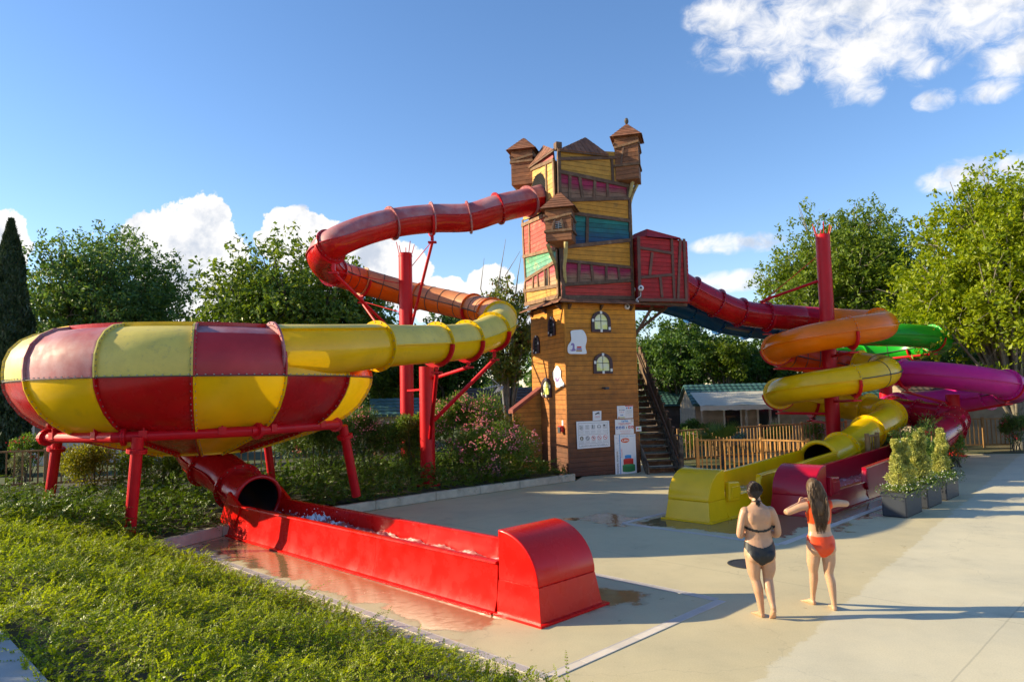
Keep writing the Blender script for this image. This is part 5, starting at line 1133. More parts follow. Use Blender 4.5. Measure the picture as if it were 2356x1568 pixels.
# ------------------------------------------------------------------ stairs beside the tower
sb = np.array([4.93, 24.0, 0]); sdv = np.array([-.15, .989, 0]); sw = np.array([.989, .15, 0]); stairs = thing('wooden_staircase', 'steep weathered wooden staircase beside the tower', 'staircase', sb)
nst = 16; rise, run = .215, .225
for i in range(nst):
    c = sb + sdv * run * i + EZ * rise * (i + 1)
    bevel(MB().box(c - sw * .47 - EZ * .045 - sdv * .05, sw * .94, sdv * .30, EZ * .045).build('tread', GREYWOOD, stairs), .006)
    MB().box(c - sw * .46 - EZ * .20 + sdv * .16, sw * .92, sdv * .03, EZ * .154).build('dark_gap_board', TIMBER, stairs)  # dark boards added so the gaps between treads read as shade
top = sb + sdv * run * nst + EZ * rise * nst
for sg in (-1, 1):
    p, q = sb + sw * .5 * sg - sdv * .1, top + sw * .5 * sg
    MB().prism([p, p + sdv * .3, q - EZ * .12, q + EZ * .16, p + EZ * .28], sw * .05 * sg).build('stringer', GREYWOOD, stairs)
rp = lambda t, z: sb + sw * .55 + sdv * run * nst * t + EZ * (rise * nst * t + z)
for i in range(14):                                             # stepped boards that close the outer side
    t0, t1 = (i - .6) / 13, (i + .36) / 13; bevel(MB().prism([rp(t0, .0 if i else 0.3), rp(t1, .0), rp(t1, 1.02), rp(t1, 1.02)[:3] * np.array([1, 1, 0]) + np.array([0, 0, rp(t0, 1.08)[2] + .06]), rp(t0, 1.08)], sw * .03).build('side_board', mat('stair_boards_brown', (.15, .095, .055), rough=.85, var=.35, rnd=.2, bump=.3, bscale=20) if 'stair_boards_brown' not in bpy.data.materials else bpy.data.materials['stair_boards_brown'], stairs), .005)
    bevel(MB().box(rp(t0, 1.10) - sdv * .03 - sw * .03, sdv * .26, sw * .1, EZ * .06).build('cap_board', TIMBER, stairs), .006)
MB().bar(rp(-.06, .75) - sw * .1, rp(1, .78) - sw * .1, .05, .09).build('handrail', TIMBER, stairs)
MB().box(sb + sw * .52 - sdv * .25, sw * .12, sdv * .12, EZ * 1.25).build('newel_post', GREYWOOD, stairs)
MB().box(top - sw * .5, sw * 1.1, sdv * 1.6, EZ * .08).build('landing', GREYWOOD, stairs)
# ------------------------------------------------------------------ fences
def fence(name, label, pts, zt, zb, spacing=.165, mtl=None, bal=.042, posts=True, rail=.09):
    m_ = mtl or FENCE; th = thing(name, label, 'fence', pts[0])
    ub = MB().box((-bal / 2, -bal / 2 * .6, 0), (bal, 0, 0), (0, bal * .6, 0), (0, 0, 1)).get(); ume = None
    for i in range(len(pts) - 1):
        p, q = np.array(pts[i]), np.array(pts[i + 1]); t = q - p; l = np.linalg.norm(t[:2]); th_ = math.atan2(t[1], t[0])
        MB().bar(p + EZ * zt, q + EZ * zt, rail, .05).build('rail', m_, th); MB().bar(p + EZ * (zb + .05), q + EZ * (zb + .05), .04, .07).build('rail', m_, th)
        k = int(l / spacing)
        for j in range(1, k):
            c = p + t * j / k
            if ume is None: o = obj('baluster', ub, m_, None); ume = o.data
            else: o = bpy.data.objects.new('baluster', ume); COL.objects.link(o)
            o.parent = th; o.location = tuple(c + EZ * (zb + .04) - ORG[th.name]); o.rotation_euler = (0, 0, th_); o.scale = (1, 1, zt - zb - .06)
    if posts:
        for p in pts: bevel(MB().box(np.array(p) + np.array([-.05, -.05, -.02]), (.1, 0, 0), (0, .1, 0), (0, 0, zt + .1)).build('post', m_, th), .01)
    return th
FB = mat('fence_pine_sun_tone', (.42, .20, .045), rough=.65, var=.2, rnd=.15, vscale=5)  # brighter copy of the fence pine; its sunlit look is in the colour
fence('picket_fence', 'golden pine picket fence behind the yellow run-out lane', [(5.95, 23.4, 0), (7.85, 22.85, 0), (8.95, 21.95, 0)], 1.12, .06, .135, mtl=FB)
fence('picket_fence', 'brown picket fence in front of the holiday cabin', [(6.3, 27.6, 0), (8.2, 28.6, 0), (10.2, 29.7, 0), (12.4, 30.9, 0), (14.6, 31.6, 0)], 1.2, .06, .18)
fence('picket_fence', 'short picket screen between the yellow and crimson tubes', [AB(22.3, 7.62), AB(22.95, 7.55)], 1.28, .3, .15)
fence('picket_fence', 'picket fence before the clapboard shed at the far right', [(18.3, 31.3, 0), (20.3, 31.1, 0), (22.4, 30.9, 0), (24.6, 30.7, 0), (27, 30.5, 0)], 1.22, .06, .17)
fence('picket_fence', 'picket fence at the far left behind the hedge', [(-16.6, 21.4, .2), (-14.4, 22.1, .2), (-12.2, 22.8, .2), (-10.0, 23.4, .2), (-8.2, 23.9, .2), (-6.4, 24.4, .2), (-4.6, 24.9, .2)], 1.15, .1, .2)
# ------------------------------------------------------------------ holiday cabins
CLAP = mat('cabin_clapboard', (.30, .235, .165), rough=.8, var=.2, vscale=3, rnd=.1, bump=.2, bscale=20); CLAPD = mat('cabin_dark_board', (.075, .05, .035), rough=.85, var=.25, rnd=.15)
TILE = mat('green_metal_tiles', (.05, .12, .11), rough=.45, var=.2, vscale=2, rnd=.1); BTILE = mat('brown_tiles', (.09, .06, .05), rough=.8, var=.3, rnd=.2)
GLASS = mat('window_glass', (.02, .024, .03), rough=.06, spec=.8); WFR = mat('window_frame_white', (.62, .58, .5), rough=.5); AWN = mat('awning_canvas', (.62, .57, .48), rough=.8, trans=.2, var=.06)
def cabin(name, label, o, dx, w, d, he, hr, wallm, roofm, wins=(), doors=(), row=.16, base=-.3, tiles=True):
    o = np.array(o, float); dx = np.array(dx, float); dx /= np.linalg.norm(dx); dy = np.array([-dx[1], dx[0], 0]); th = thing(name, label, 'cabin', o); f = Face(o, dx, -dy); fl = Face(o, dy, -dx); fr = Face(o + dx * w, dy, dx)
    core = MB().prism([o + EZ * base, o + dy * d + EZ * base, o + dy * d + EZ * he, o + dy * d / 2 + EZ * (hr - .05), o + EZ * he], dx * w).build('wall', wallm, th)
    planks(f, [(0, base), (w, base), (w, he), (0, he)], core, wallm, row, off=.004, name='clapboard')
    for g in (fl, fr): planks(g, [(0, base), (d, base), (d, he), (d / 2, hr), (0, he)], core, wallm, row, off=.004, name='clapboard')
    for sg, e in ((-1, 0), (1, d)):
        a = o + dy * (e + sg * .25) + EZ * (he - .25 * (hr - he) / (d / 2)); b = o + dy * d / 2 + EZ * hr
        r = MB().prism([a - dx * .2, b - dx * .2, b - dx * .2 + EZ * .06, a - dx * .2 + EZ * .06], dx * (w + .4)).build('roof', roofm, th)
        if tiles and sg < 0:
            L_ = np.linalg.norm(b - a); k = int(L_ / .33); nn_ = np.cross(dx, (b - a) / L_); nn_ = nn_ if nn_[2] > 0 else -nn_; mb = MB(); kc = int(w / .26)
            for i in range(k):
                for j in range(kc):
                    p0 = a + (b - a) * i / k - dx * .2 + dx * (w + .4) * j / kc + EZ * .06; t_ = (b - a) / k; x_ = dx * (w + .4) / kc
                    mb.add([p0 + nn_ * .045, p0 + x_ * .5 + nn_ * .07, p0 + x_ + nn_ * .045, p0 + x_ + t_ + nn_ * .012, p0 + x_ * .5 + t_ + nn_ * .035, p0 + t_ + nn_ * .012, p0 + nn_ * .0, p0 + x_ + nn_ * .0], [(0, 1, 4, 5), (1, 2, 3, 4), (6, 7, 2, 1, 0)])
            mb.build('roof_tiles', roofm, r, kind='stuff')
    for (x, z, ww, hh, shut) in wins:
        wd = MB().box(f.pt(x, z, .03), dx * ww, EZ * hh, f.n * .05).build('window', WFR, th); MB().box(f.pt(x + .08, z + .08, .082), dx * (ww - .16), EZ * (hh - .16), f.n * .006).build('pane', GLASS, wd)
        if shut: MB().box(f.pt(x + ww + .03, z, .03), dx * ww * .6, EZ * hh, f.n * .03).build('shutter', TILE, wd)
    for (x, ww, hh) in doors:
        dr = MB().box(f.pt(x, 0, .03), dx * ww, EZ * hh, f.n * .05).build('door', WFR, th); MB().box(f.pt(x + .09, .12, .082), dx * (ww - .18), EZ * (hh - .22), f.n * .006).build('pane', GLASS, dr)
    return th, f
c0, f0 = cabin('holiday_cabin', 'timber holiday cabin with green tiled roof and cream awning', at(1602, 975, 36) * np.array([1, 1, 0]), (1, -.05, 0), 9.5, 4.0, 2.05, 2.95, CLAP, TILE, wins=[(1.35, .55, .9, 1.3, False), (5.6, .75, 1.0, 1.2, True)], doors=[(3.0, 1.1, 1.95)])
aw = thing('awning', 'cream canvas awning stretched in front of the cabin', 'awning', f0.pt(2, 2.1, 1.2))
pts = []; nx, ny = 16, 5
for i in range(nx + 1):
    for j in range(ny + 1): x, y = -.25 + 4.4 * i / nx, 2.3 * j / ny; pts.append(f0.pt(x, 2.62 - .62 * j / ny + .02 * math.sin(i * 1.1) * j / ny, .02 + y))
F = [(i * (ny + 1) + j, (i + 1) * (ny + 1) + j, (i + 1) * (ny + 1) + j + 1, i * (ny + 1) + j + 1) for i in range(nx) for j in range(ny)]
n0 = len(pts)
for i in range(nx + 1): x = -.25 + 4.4 * i / nx; pts += [f0.pt(x, 2.0, 2.32), f0.pt(x, 1.76 + .03 * (i % 2), 2.33 + .03 * math.sin(i * 2.1))]
F += [(n0 + 2 * i, n0 + 2 * i + 1, n0 + 2 * i + 3, n0 + 2 * i + 2) for i in range(nx)]
obj('canvas', (pts, F), AWN, aw, smooth=True)
for x in (-.15, 1.9, 3.0, 4.05): MB().bar(f0.pt(x, -.3, 2.2), f0.pt(x, 2.0, 2.2), .09, .09).build('support_pole', CLAP, aw)
MB().prism([f0.pt(4.13, 2.6, .05), f0.pt(4.13, 2.0, 2.3), f0.pt(4.13, 1.78, 2.3), f0.pt(4.13, 2.35, .05)], DF * .01).build('side_flap', AWN, aw)
cabin('holiday_cabin', 'more distant cabin with green roof left of the cream awning', at(1518, 975, 42) * np.array([1, 1, 0]), (1, 0, 0), 6, 4, 1.95, 2.75, CLAPD, TILE, wins=[(1.2, .6, .8, 1.1, False)], doors=[(2.6, .9, 1.9)])
cabin('garden_shed', 'weathered clapboard shed behind the fence at the far right', np.array([18.6, 33.2, 0]), (1, -.05, 0), 5.6, 3.4, 2.05, 2.9, CLAP, BTILE, row=.17)
cabin('garden_shed', 'dark shed with green felt roof between green post and magenta tube', np.array([14.8, 37.5, 0]), (1, 0, 0), 3.6, 3.0, 2.3, 3.1, CLAPD, TILE)
cabin('holiday_cabin', 'dark brown gabled cabin behind the oleanders left of the tower', at(1085, 1000, 34) * np.array([1, 1, 0]), (1, .1, 0), 4.6, 4.0, 2.1, 3.0, CLAPD, BTILE)
cabin('garden_shed', 'small grey shed roof behind the pink oleander and post', at(862, 1000, 31) * np.array([1, 1, 0]), (1, .2, 0), 2.2, 3.0, 2.0, 2.6, CLAP, TILE, wins=[(.4, .9, .6, .8, False)])
cabin('holiday_cabin', 'white cabin glimpsed at the far left under the bowl', at(20, 1000, 33) * np.array([1, 1, 0]), (1, .25, 0), 9, 4, 2.3, 3.1, WFR, BTILE, wins=[(1.0, .6, 1.2, 1.3, False)], doors=[(3.4, 1., 2.0)])
# aerial on the roof left of the tower
ab = at(1162, 945, 30.); an = thing('roof_aerial', 'grey roof aerial on a bent mast left of the tower', 'aerial', ab); top = at(1155, 884, 30.)
MB().cyl(ab - EZ * .5, top, .035, n=8).build('mast', GALV, an)
h = at(1149, 886, 30.); t2 = at(1112, 893, 29.2); t3 = at(1128, 868, 29.6)
m = MB(); m.cyl(h, t2, .022, n=6)
for k in range(6): c = h + (t2 - h) * (k + .5) / 6; m.cyl(c - np.array([0, .35, .06]), c + np.array([0, .35, .06]), .012, n=5)
m.build('director_boom', GALV, an)
m = MB(); m.cyl(h, t3, .022, n=6)
for k in range(4): c = at(1137 + 5 * k, 905 - 2 * k, 29.8); m.cyl(c, h + np.array([.05 * k, 0, -.05]), .028, n=6)
m.build('reflector', GALV, an)
# ------------------------------------------------------------------ planters (boxes here, plants with the vegetation)
POTM = mat('slate_planter', (.022, .026, .038), rough=.5, var=.12, vscale=4)
PLB = []
for i, a0 in enumerate((16.3, 17.82, 19.32)):
    o = AB(a0, 4.86); L3, Wd, Hh = 1.1, .52, .50
    th = thing('planter', ('oblong slate planter with white daisies, nearest to the bathers', 'oblong slate planter, middle of the row of three', 'oblong slate planter, farthest of the row of three')[i], 'planter', o + E1 * L3 / 2 + E2 * Wd / 2, group='slate planters along the deck')
    bevel(MB().box(o + E1 * .02 + E2 * .02, E1 * (L3 - .04), E2 * (Wd - .04), EZ * Hh).build('box', POTM, th), .03, 3)
    mb = MB()
    for (p, dx_, dy_) in ((o, E1 * L3, E2 * .05), (o + E2 * (Wd - .05), E1 * L3, E2 * .05), (o + E2 * .05, E1 * .05, E2 * (Wd - .1)), (o + E2 * .05 + E1 * (L3 - .05), E1 * .05, E2 * (Wd - .1))): mb.box(p + EZ * (Hh - .07), dx_, dy_, EZ * .075)
    mb.build('rim', POTM, th); MB().box(o + E1 * .06 + E2 * .06 + EZ * (Hh - .03), E1 * (L3 - .12), E2 * (Wd - .12), EZ * .035).build('soil', SOIL, th)
    PLB.append((o + E1 * L3 / 2 + E2 * Wd / 2 + EZ * Hh, th))
# ------------------------------------------------------------------ vegetation
def unit(v): return v / np.maximum(np.linalg.norm(v, axis=-1, keepdims=True), 1e-9)
def leafquads(C, D, Nn, ln, wd):
    "rhombic leaves: centres C, long axes D, rough normals Nn"
    s = unit(np.cross(D, Nn)); ln = np.asarray(ln)[:, None]; wd = np.asarray(wd)[:, None]; up = unit(np.cross(s, D))
    V = np.stack([C - D * ln / 2, C + s * wd / 2 + up * wd * .12, C + D * ln / 2, C - s * wd / 2 + up * wd * .12], 1).reshape(-1, 3)
    return V, np.arange(len(V), dtype=np.int32).reshape(-1, 4)
def rdir(n): return unit(rng.normal(size=(n, 3)))
def tubes(paths, n=6):
    "tapered limbs as one mesh: list of (points, radii)"
    V = []; F = []
    for P, R in paths:
        P = np.asarray(P, float); b = len(V); T = unit(np.gradient(P, axis=0))
        for p, t, r in zip(P, T, R):
            ax = np.cross(t, (.31, .95, .05)); ax /= np.linalg.norm(ax); ay = np.cross(ax, t)
            for k in range(n): a = 2 * math.pi * k / n; V.append(p + r * (math.cos(a) * ax + math.sin(a) * ay))
        for i in range(len(P) - 1):
            for k in range(n): F.append((b + i * n + k, b + (i + 1) * n + k, b + (i + 1) * n + (k + 1) % n, b + i * n + (k + 1) % n))
    return V, F
BARK = mat('bark', (.10, .08, .06), rough=.9, var=.35, vscale=6, bump=.6, bscale=20); BARKG = mat('bark_pale', (.22, .19, .15), rough=.9, var=.3, vscale=6, bump=.4, bscale=20)
def tree(name, label, base, top, half, crown_lo, m, n=26000, ln=.2, lobes=26, bark=BARK, group='trees around the park', seed=1, shell=.55, tuft=16, flat=.0, egg=0., twigs=0, droop=0., sx=1.0, out=.0):
    r0 = np.random.default_rng(seed); base = np.array(base, float); H = top; cz = (top + crown_lo) / 2; rz = (top - crown_lo) / 2
    cen = base + np.array([0, 0, cz - base[2]])
    # lobes: boughs ending in leaf masses of different size
    ld = unit(r0.normal(size=(lobes, 3))); ld[:, 2] = np.abs(ld[:, 2]) * 1.0 - .42 * (r0.random(lobes)); ld = unit(ld)
    rad = r0.uniform(.48, .80, lobes); lc_ = cen + ld * rad[:, None] * np.array([half * sx, half, rz]); lr = r0.uniform(.26, .46, lobes) * half
    if egg: lc_[:, :2] = base[:2] + (lc_[:, :2] - base[:2]) * (1 - egg * np.clip((lc_[:, 2] - cz) / rz, -1, 1))[:, None]
    # inner mass
    k = max(4, lobes // 4); lc_ = np.vstack([lc_, cen + unit(r0.normal(size=(k, 3))) * .25 * np.array([half, half, rz])]); lr = np.append(lr, np.full(k, .42 * half))
    nt_ = n // tuft; w = lr ** 2; li = r0.choice(len(lr), nt_, p=w / w.sum()); dd = unit(r0.normal(size=(nt_, 3))); dd[:, 2] += .15
    tc_ = lc_[li] + unit(dd) * (lr[li] * (shell + (1 - shell) * r0.random(nt_) ** .5) * r0.uniform(.7, 1.18 + out, nt_))[:, None] * np.array([1, 1, .9])
    ti = np.repeat(np.arange(nt_), tuft); nn_ = len(ti); od = unit(tc_ - cen)[ti]
    C = tc_[ti] + unit(r0.normal(size=(nn_, 3))) * (r0.random(nn_) ** .6 * ln * 1.5)[:, None]
    D = unit(r0.normal(size=(nn_, 3)) + od * .6 + np.array([0, 0, -droop])); Nn = unit(r0.normal(size=(nn_, 3)) + od * .8 + np.array([0, 0, .6]))
    keep = C[:, 2] > base[2] + .3
    V, F = leafquads(C[keep], D[keep], Nn[keep], (ln * r0.uniform(.5, 1.45, nn_))[keep], (ln * .55 * r0.uniform(.5, 1.35, nn_))[keep])
    th = thing(name, label, 'tree', base, group=group)
    me = fastmesh('crown', V - base, F); me.materials.append(m); o = bpy.data.objects.new('crown', me); COL.objects.link(o); o.parent = th
    P = []; tr = max(.1, half * .05); fork = base + np.array([0, 0, max(.8, (crown_lo - base[2]) * .9 + rz * .15)])
    P.append(([base - EZ * .1, base + (fork - base) * .5 + np.array([.05, .03, 0]), fork, cen + np.array([0, 0, rz * .55])], [tr * 1.3, tr, tr * .85, tr * .15]))
    for c_, r_ in zip(lc_[:lobes], lr):
        mid = fork + (c_ - fork) * .45 + np.array([0, 0, .12 * np.linalg.norm(c_ - fork)]) + r0.normal(size=3) * .15
        P.append(([fork - EZ * r0.uniform(0, .5), mid, c_, c_ + (c_ - mid) * .35], [tr * .5, tr * .3, tr * .14, .012]))
        for _ in range(3):
            e = c_ + unit(r0.normal(size=3)) * r_ * .95; P.append(([mid + (c_ - mid) * r0.uniform(.4, .95), (c_ + e) / 2 + r0.normal(size=3) * .06, e], [tr * .12, tr * .07, .008]))
    for _ in range(twigs):
        a = cen + unit(r0.normal(size=3) + np.array([0, 0, 2.2])) * np.array([half, half, rz]) * .8; P.append(([a, a + np.array([r0.normal() * .3, 0, .9]), a + np.array([r0.normal() * .6, 0, 1.9 + r0.random()])], [.04, .025, .008]))
    obj('trunk', tubes(P), bark, th, smooth=True)
    return th
LM_DK = leafmat('leaves_dark_green', (.05, .11, .018), (.11, .19, .028), trans=.42); LM_MID = leafmat('leaves_mid_green', (.07, .14, .016), (.16, .24, .024), trans=.42); LM_OLV = leafmat('leaves_olive', (.10, .14, .02), (.20, .22, .025), c3=(.24, .12, .02))
LM_YEL = leafmat('leaves_yellow_green', (.16, .23, .006), (.33, .38, .008), trans=.5); LM_CYP = leafmat('cypress_scales', (.018, .042, .018), (.04, .07, .024), trans=.1); LM_BLU = leafmat('leaves_blue_green', (.065, .14, .04), (.15, .24, .055), c3=(.2, .25, .03), trans=.42)
LM_SUN = leafmat('leaves_sunny_green', (.07, .125, .010), (.15, .20, .012), trans=.45)
def crown_base(u, Y): p = at(u, 900, Y); return np.array([p[0], p[1], -.05])
def ztop_(u, v, Y): return at(u, v, Y)[2]
tree('broadleaf_tree', 'tall dark broadleaf tree right of the cypress with a ragged crown', crown_base(238, 38), ztop_(238, 508, 38), 4.55, 1.0, LM_BLU, n=60000, ln=.215, lobes=52, seed=3, shell=.3, out=.25)
tree('round_tree', 'dense dome-shaped tree behind the red and orange tube bend', crown_base(690, 36), ztop_(690, 556, 36), 5.1, .2, leafmat('leaves_dome_green', (.07, .135, .016), (.16, .23, .022), big=(.35, (1.35, 1.2, .8)), trans=.4), n=54000, ln=.26, lobes=90, seed=5, shell=.6, droop=.7)
tree('broadleaf_tree', 'pale green sapling crown between the two big left trees', crown_base(418, 44), ztop_(418, 722, 44), 1.9, 3.0, LM_SUN, n=5000, ln=.22, lobes=14, seed=8)
tree('broadleaf_tree', 'dark leafy tree between the red posts behind the yellow tube', crown_base(1035, 40), ztop_(1035, 716, 40), 3.3, .2, LM_DK, n=21000, ln=.22, lobes=28, seed=9)
tree('broadleaf_tree', 'dark low tree behind the first red post', crown_base(905, 42), ztop_(905, 742, 42), 3.0, .2, LM_DK, n=15000, ln=.22, lobes=22, seed=19)
tree('sparse_tree', 'thin olive tree with bare top twigs just left of the tower', crown_base(1170, 33), ztop_(1165, 628, 33), 1.75, .8, LM_OLV, n=9000, ln=.2, lobes=26, seed=10, bark=BARKG, twigs=5, shell=.3)
tree('broadleaf_tree', 'deep green tree right of the tower above the cabins', crown_base(1560, 44), ztop_(1560, 706, 44), 3.6, .4, LM_DK, n=24000, ln=.23, lobes=34, seed=12)
tree('broadleaf_tree', 'deep green tree behind the blue tube', crown_base(1730, 47), ztop_(1730, 742, 47), 4.2, .4, LM_DK, n=20000, ln=.24, lobes=30, seed=13)
tree('broadleaf_tree', 'small sunlit yellow-green tree under the blue tube', crown_base(1668, 41), ztop_(1668, 768, 41), 1.5, 2.2, LM_SUN, n=6000, ln=.2, lobes=16, seed=14)
tree('ash_tree', 'tall airy green tree behind the right-hand red post', crown_base(1950, 40), ztop_(1950, 462, 40), 4.7, 2.3, leafmat('leaves_ash_green', (.095, .16, .016), (.21, .28, .022), trans=.48), n=64000, ln=.21, lobes=74, seed=15, bark=BARKG, shell=.2, out=.25, tuft=14)
tree('broadleaf_tree', 'darker tree filling the gap between the two right-hand trees', crown_base(2120, 46), ztop_(2120, 640, 46), 3.4, 1.2, LM_MID, n=15000, ln=.22, lobes=26, seed=16)
tree('maple_tree', 'big bright yellow-green tree at the right edge', crown_base(2335, 30.5), ztop_(2335, 392, 30.5), 4.4, .5, LM_YEL, n=72000, ln=.22, lobes=96, seed=17, bark=BARKG, shell=.25, out=.2)
tree('broadleaf_tree', 'dark tree under the yellow-green crown at the right edge', crown_base(2300, 39), ztop_(2300, 770, 39), 4.6, .3, LM_DK, n=20000, ln=.23, lobes=30, seed=18)
# cypress: tight column of upright sprays
def cypress(label, base, H, r, seed):
    r0 = np.random.default_rng(seed); n = 26000; t = r0.random(n) ** .8; prof = np.interp(t, [0, .06, .25, .6, .85, 1], [.5, .85, 1, .78, .42, .03]) * r; a = r0.random(n) * 2 * math.pi
    lump = 1 + .12 * np.sin(a * 3 + t * 21) + .09 * np.sin(a * 5 - t * 34); rr = prof * lump * (.72 + .3 * r0.random(n) ** .6)
    C = np.stack([base[0] + rr * np.cos(a), base[1] + rr * np.sin(a), base[2] + t * H], 1); od = np.stack([np.cos(a), np.sin(a), np.zeros(n)], 1)
    D = unit(od * .35 + np.array([0, 0, 1.]) + r0.normal(size=(n, 3)) * .35); V, F = leafquads(C, D, unit(od + r0.normal(size=(n, 3)) * .5), r0.uniform(.16, .36, n), r0.uniform(.06, .12, n))
    th = thing('cypress_tree', label, 'tree', base, group='trees around the park'); me = fastmesh('crown', V - base, F); me.materials.append(LM_CYP); o = bpy.data.objects.new('crown', me); COL.objects.link(o); o.parent = th
    MB().cyl(base, base + EZ * H * .7, .18, .05, n=8).build('trunk', BARK, th)
cb = at(14, 900, 29); cypress('dark slender cypress at the left edge', np.array([cb[0], cb[1], -.05]), ztop_(30, 507, 29) + .05, 1.0, 21)
# distant wood that closes the view between the trees
n = 30000; X_ = rng.uniform(-75, 85, n); Y_ = rng.uniform(58, 72, n); hh = 4.6 + 1.6 * np.sin(X_ * .21) + 1.1 * np.sin(X_ * .53 + 1) + .9 * np.sin(X_ * 1.7); Z_ = rng.random(n) ** .7 * hh
V, F = leafquads(np.stack([X_, Y_, Z_], 1), rdir(n), unit(rng.normal(size=(n, 3)) + np.array([0, -.6, .6])), rng.uniform(.35, .8, n), rng.uniform(.25, .5, n))
me = fastmesh('distant_wood', V, F); me.materials.append(LM_DK); o = bpy.data.objects.new('distant_wood', me); COL.objects.link(o); o['kind'] = 'stuff'; o['label'] = 'distant dark green wood behind the park'; o['category'] = 'wood'
# ------------------------------------------------------------------ shrubs
def bush(name, label, c, rx, ry, zlo, zhi, m, n, ln, wd=.45, flowers=None, group='shrubs in the beds', seed=1, up=.6, stems=10, lob=9, cat='shrub', parent=None, spiky=0.):
    r0 = np.random.default_rng(seed); c = np.array(c, float); H = zhi - zlo; cen = np.array([c[0], c[1], zlo + H * .5])
    ld = unit(r0.normal(size=(lob, 3))); ld[:, 2] = np.abs(ld[:, 2]); lc_ = cen + ld * np.array([rx, ry, H * .5]) * r0.uniform(.45, .68, lob)[:, None]; lc_ = np.vstack([lc_, cen[None] - np.array([0, 0, H * .15])]); lr = np.append(r0.uniform(.32, .5, lob), .6) * min(rx, max(ry, .3), H * .8)
    li = r0.integers(0, len(lr), n); dd = unit(r0.normal(size=(n, 3))); C = lc_[li] + dd * (lr[li] * r0.random(n) ** .4 * r0.uniform(.8, 1.15, n))[:, None]
    if spiky: C[:, 2] += spiky * r0.random(n) ** 3
    C[:, 2] = np.clip(C[:, 2], zlo + .02, None); D = unit(dd + r0.normal(size=(n, 3)) * .7 + np.array([0, 0, up])); V, F = leafquads(C, D, unit(r0.normal(size=(n, 3)) + np.array([0, -.3, .8])), ln * r0.uniform(.7, 1.3, n), ln * wd * r0.uniform(.7, 1.3, n))
    th = parent or thing(name, label, cat, (c[0], c[1], zlo), group=group); off = ORG[th.name]
    me = fastmesh('foliage', V - off, F); me.materials.append(m); o = bpy.data.objects.new('foliage', me); COL.objects.link(o); o.parent = th
    P = []
    for i in range(stems): e = lc_[r0.integers(0, len(lr))] + r0.normal(size=3) * .1; b_ = np.array([c[0] + r0.normal() * rx * .15, c[1] + r0.normal() * ry * .15, zlo]); P.append(([b_, (b_ + e) / 2 + np.array([0, 0, .08]), e], [.018, .012, .005]))
    obj('stems', tubes(P, 5), BARK, th)
    if flowers:
        k, fm, fs, where = flowers; kk = max(1, k // 7); ctr = lc_[r0.integers(0, len(lr), kk)]; d2 = unit(r0.normal(size=(kk, 3)) + np.array(where)); fc = ctr + d2 * (lr.mean() * 1.12); fi = np.repeat(np.arange(kk), 7); C = fc[fi] + r0.normal(size=(len(fi), 3)) * fs * 1.3
        Vs, Fs = [], []
        for q in range(3):
            D = rdir(len(C)); V, F = leafquads(C, D, unit(np.array(where) + r0.normal(size=(len(C), 3)) * .5), np.full(len(C), fs), np.full(len(C), fs * .6)); Fs.append(F + sum(len(x) for x in Vs)); Vs.append(V)
        me = fastmesh('flowers', np.vstack(Vs) - off, np.vstack(Fs)); me.materials.append(fm); o = bpy.data.objects.new('flowers', me); COL.objects.link(o); o.parent = th; o['kind'] = 'stuff'
    return th
OLE = leafmat('oleander_leaves', (.085, .16, .025), (.19, .27, .04), trans=.42); OLED = leafmat('oleander_leaves_dark', (.055, .105, .022), (.12, .18, .03), trans=.36); EUO = leafmat('euonymus_gold', (.15, .16, .012), (.33, .28, .02), trans=.4); EUOP = leafmat('euonymus_cream', (.40, .40, .09), (.68, .63, .19), trans=.3, big=(4.0, (.5, .6, .5)))
PINK = leafmat('oleander_pink', (.68, .20, .33), (.85, .42, .52), trans=.45); REDF = leafmat('flower_red', (.55, .02, .04), (.65, .05, .08), trans=.3); WHF = leafmat('flower_white', (.7, .68, .64), (.8, .8, .78), trans=.3); LILF = leafmat('flower_lilac', (.42, .16, .42), (.55, .3, .55), trans=.3)
def gpos(u, Y): p = at(u, 1000, Y); return (p[0], p[1], 0)
bush('golden_shrub', 'golden-green clipped shrub under the left of the bowl', gpos(205, 18.6), 1.0, .9, .4, 1.75, leafmat('golden_shrub_leaves', (.12, .14, .01), (.26, .24, .02), trans=.45), 6500, .07, seed=31, stems=8, wd=.6)
bush('green_shrub', 'loose green shrub under the bowl behind the front leg', gpos(360, 19.5), 1.4, .9, .3, 1.55, LM_SUN, 6000, .08, seed=32)
bush('green_shrub', 'shaded shrub right of the exit tube under the bowl', gpos(480, 21.5), 1.5, .8, .2, 1.5, LM_MID, 4500, .08, seed=33)
bush('oleander', 'dark oleander with pink flower heads right of the bowl', gpos(735, 20.4), 2.1, 1.3, .2, 2.5, OLED, 15000, .13, .2, (260, PINK, .055, (.6, -.5, 1.0)), seed=34, spiky=.3)
bush('oleander', 'taller dark oleander with pale pink flowers left of the first post', gpos(840, 21.5), 1.2, .9, .2, 2.55, OLED, 9000, .13, .2, (300, PINK, .055, (.3, -.6, .9)), seed=35, spiky=.35)
bush('bay_shrub', 'bright green shrub between the two red posts', gpos(950, 21.4), 1.2, .9, .2, 2.5, OLE, 12000, .09, .35, seed=36)
bush('oleander', 'broad oleander with many pink flowers between post and tower', gpos(1065, 22.2), 1.95, 1.2, .2, 2.85, OLE, 15000, .13, .2, (620, PINK, .06, (.1, -1.0, .6)), seed=37, spiky=.35)
bush('oleander', 'low oleander with pink flowers in front of the tower foot', gpos(1120, 21.2), 1.7, 1.0, .2, 2.15, OLE, 11000, .12, .2, (560, PINK, .06, (.1, -1.0, .4)), seed=38)
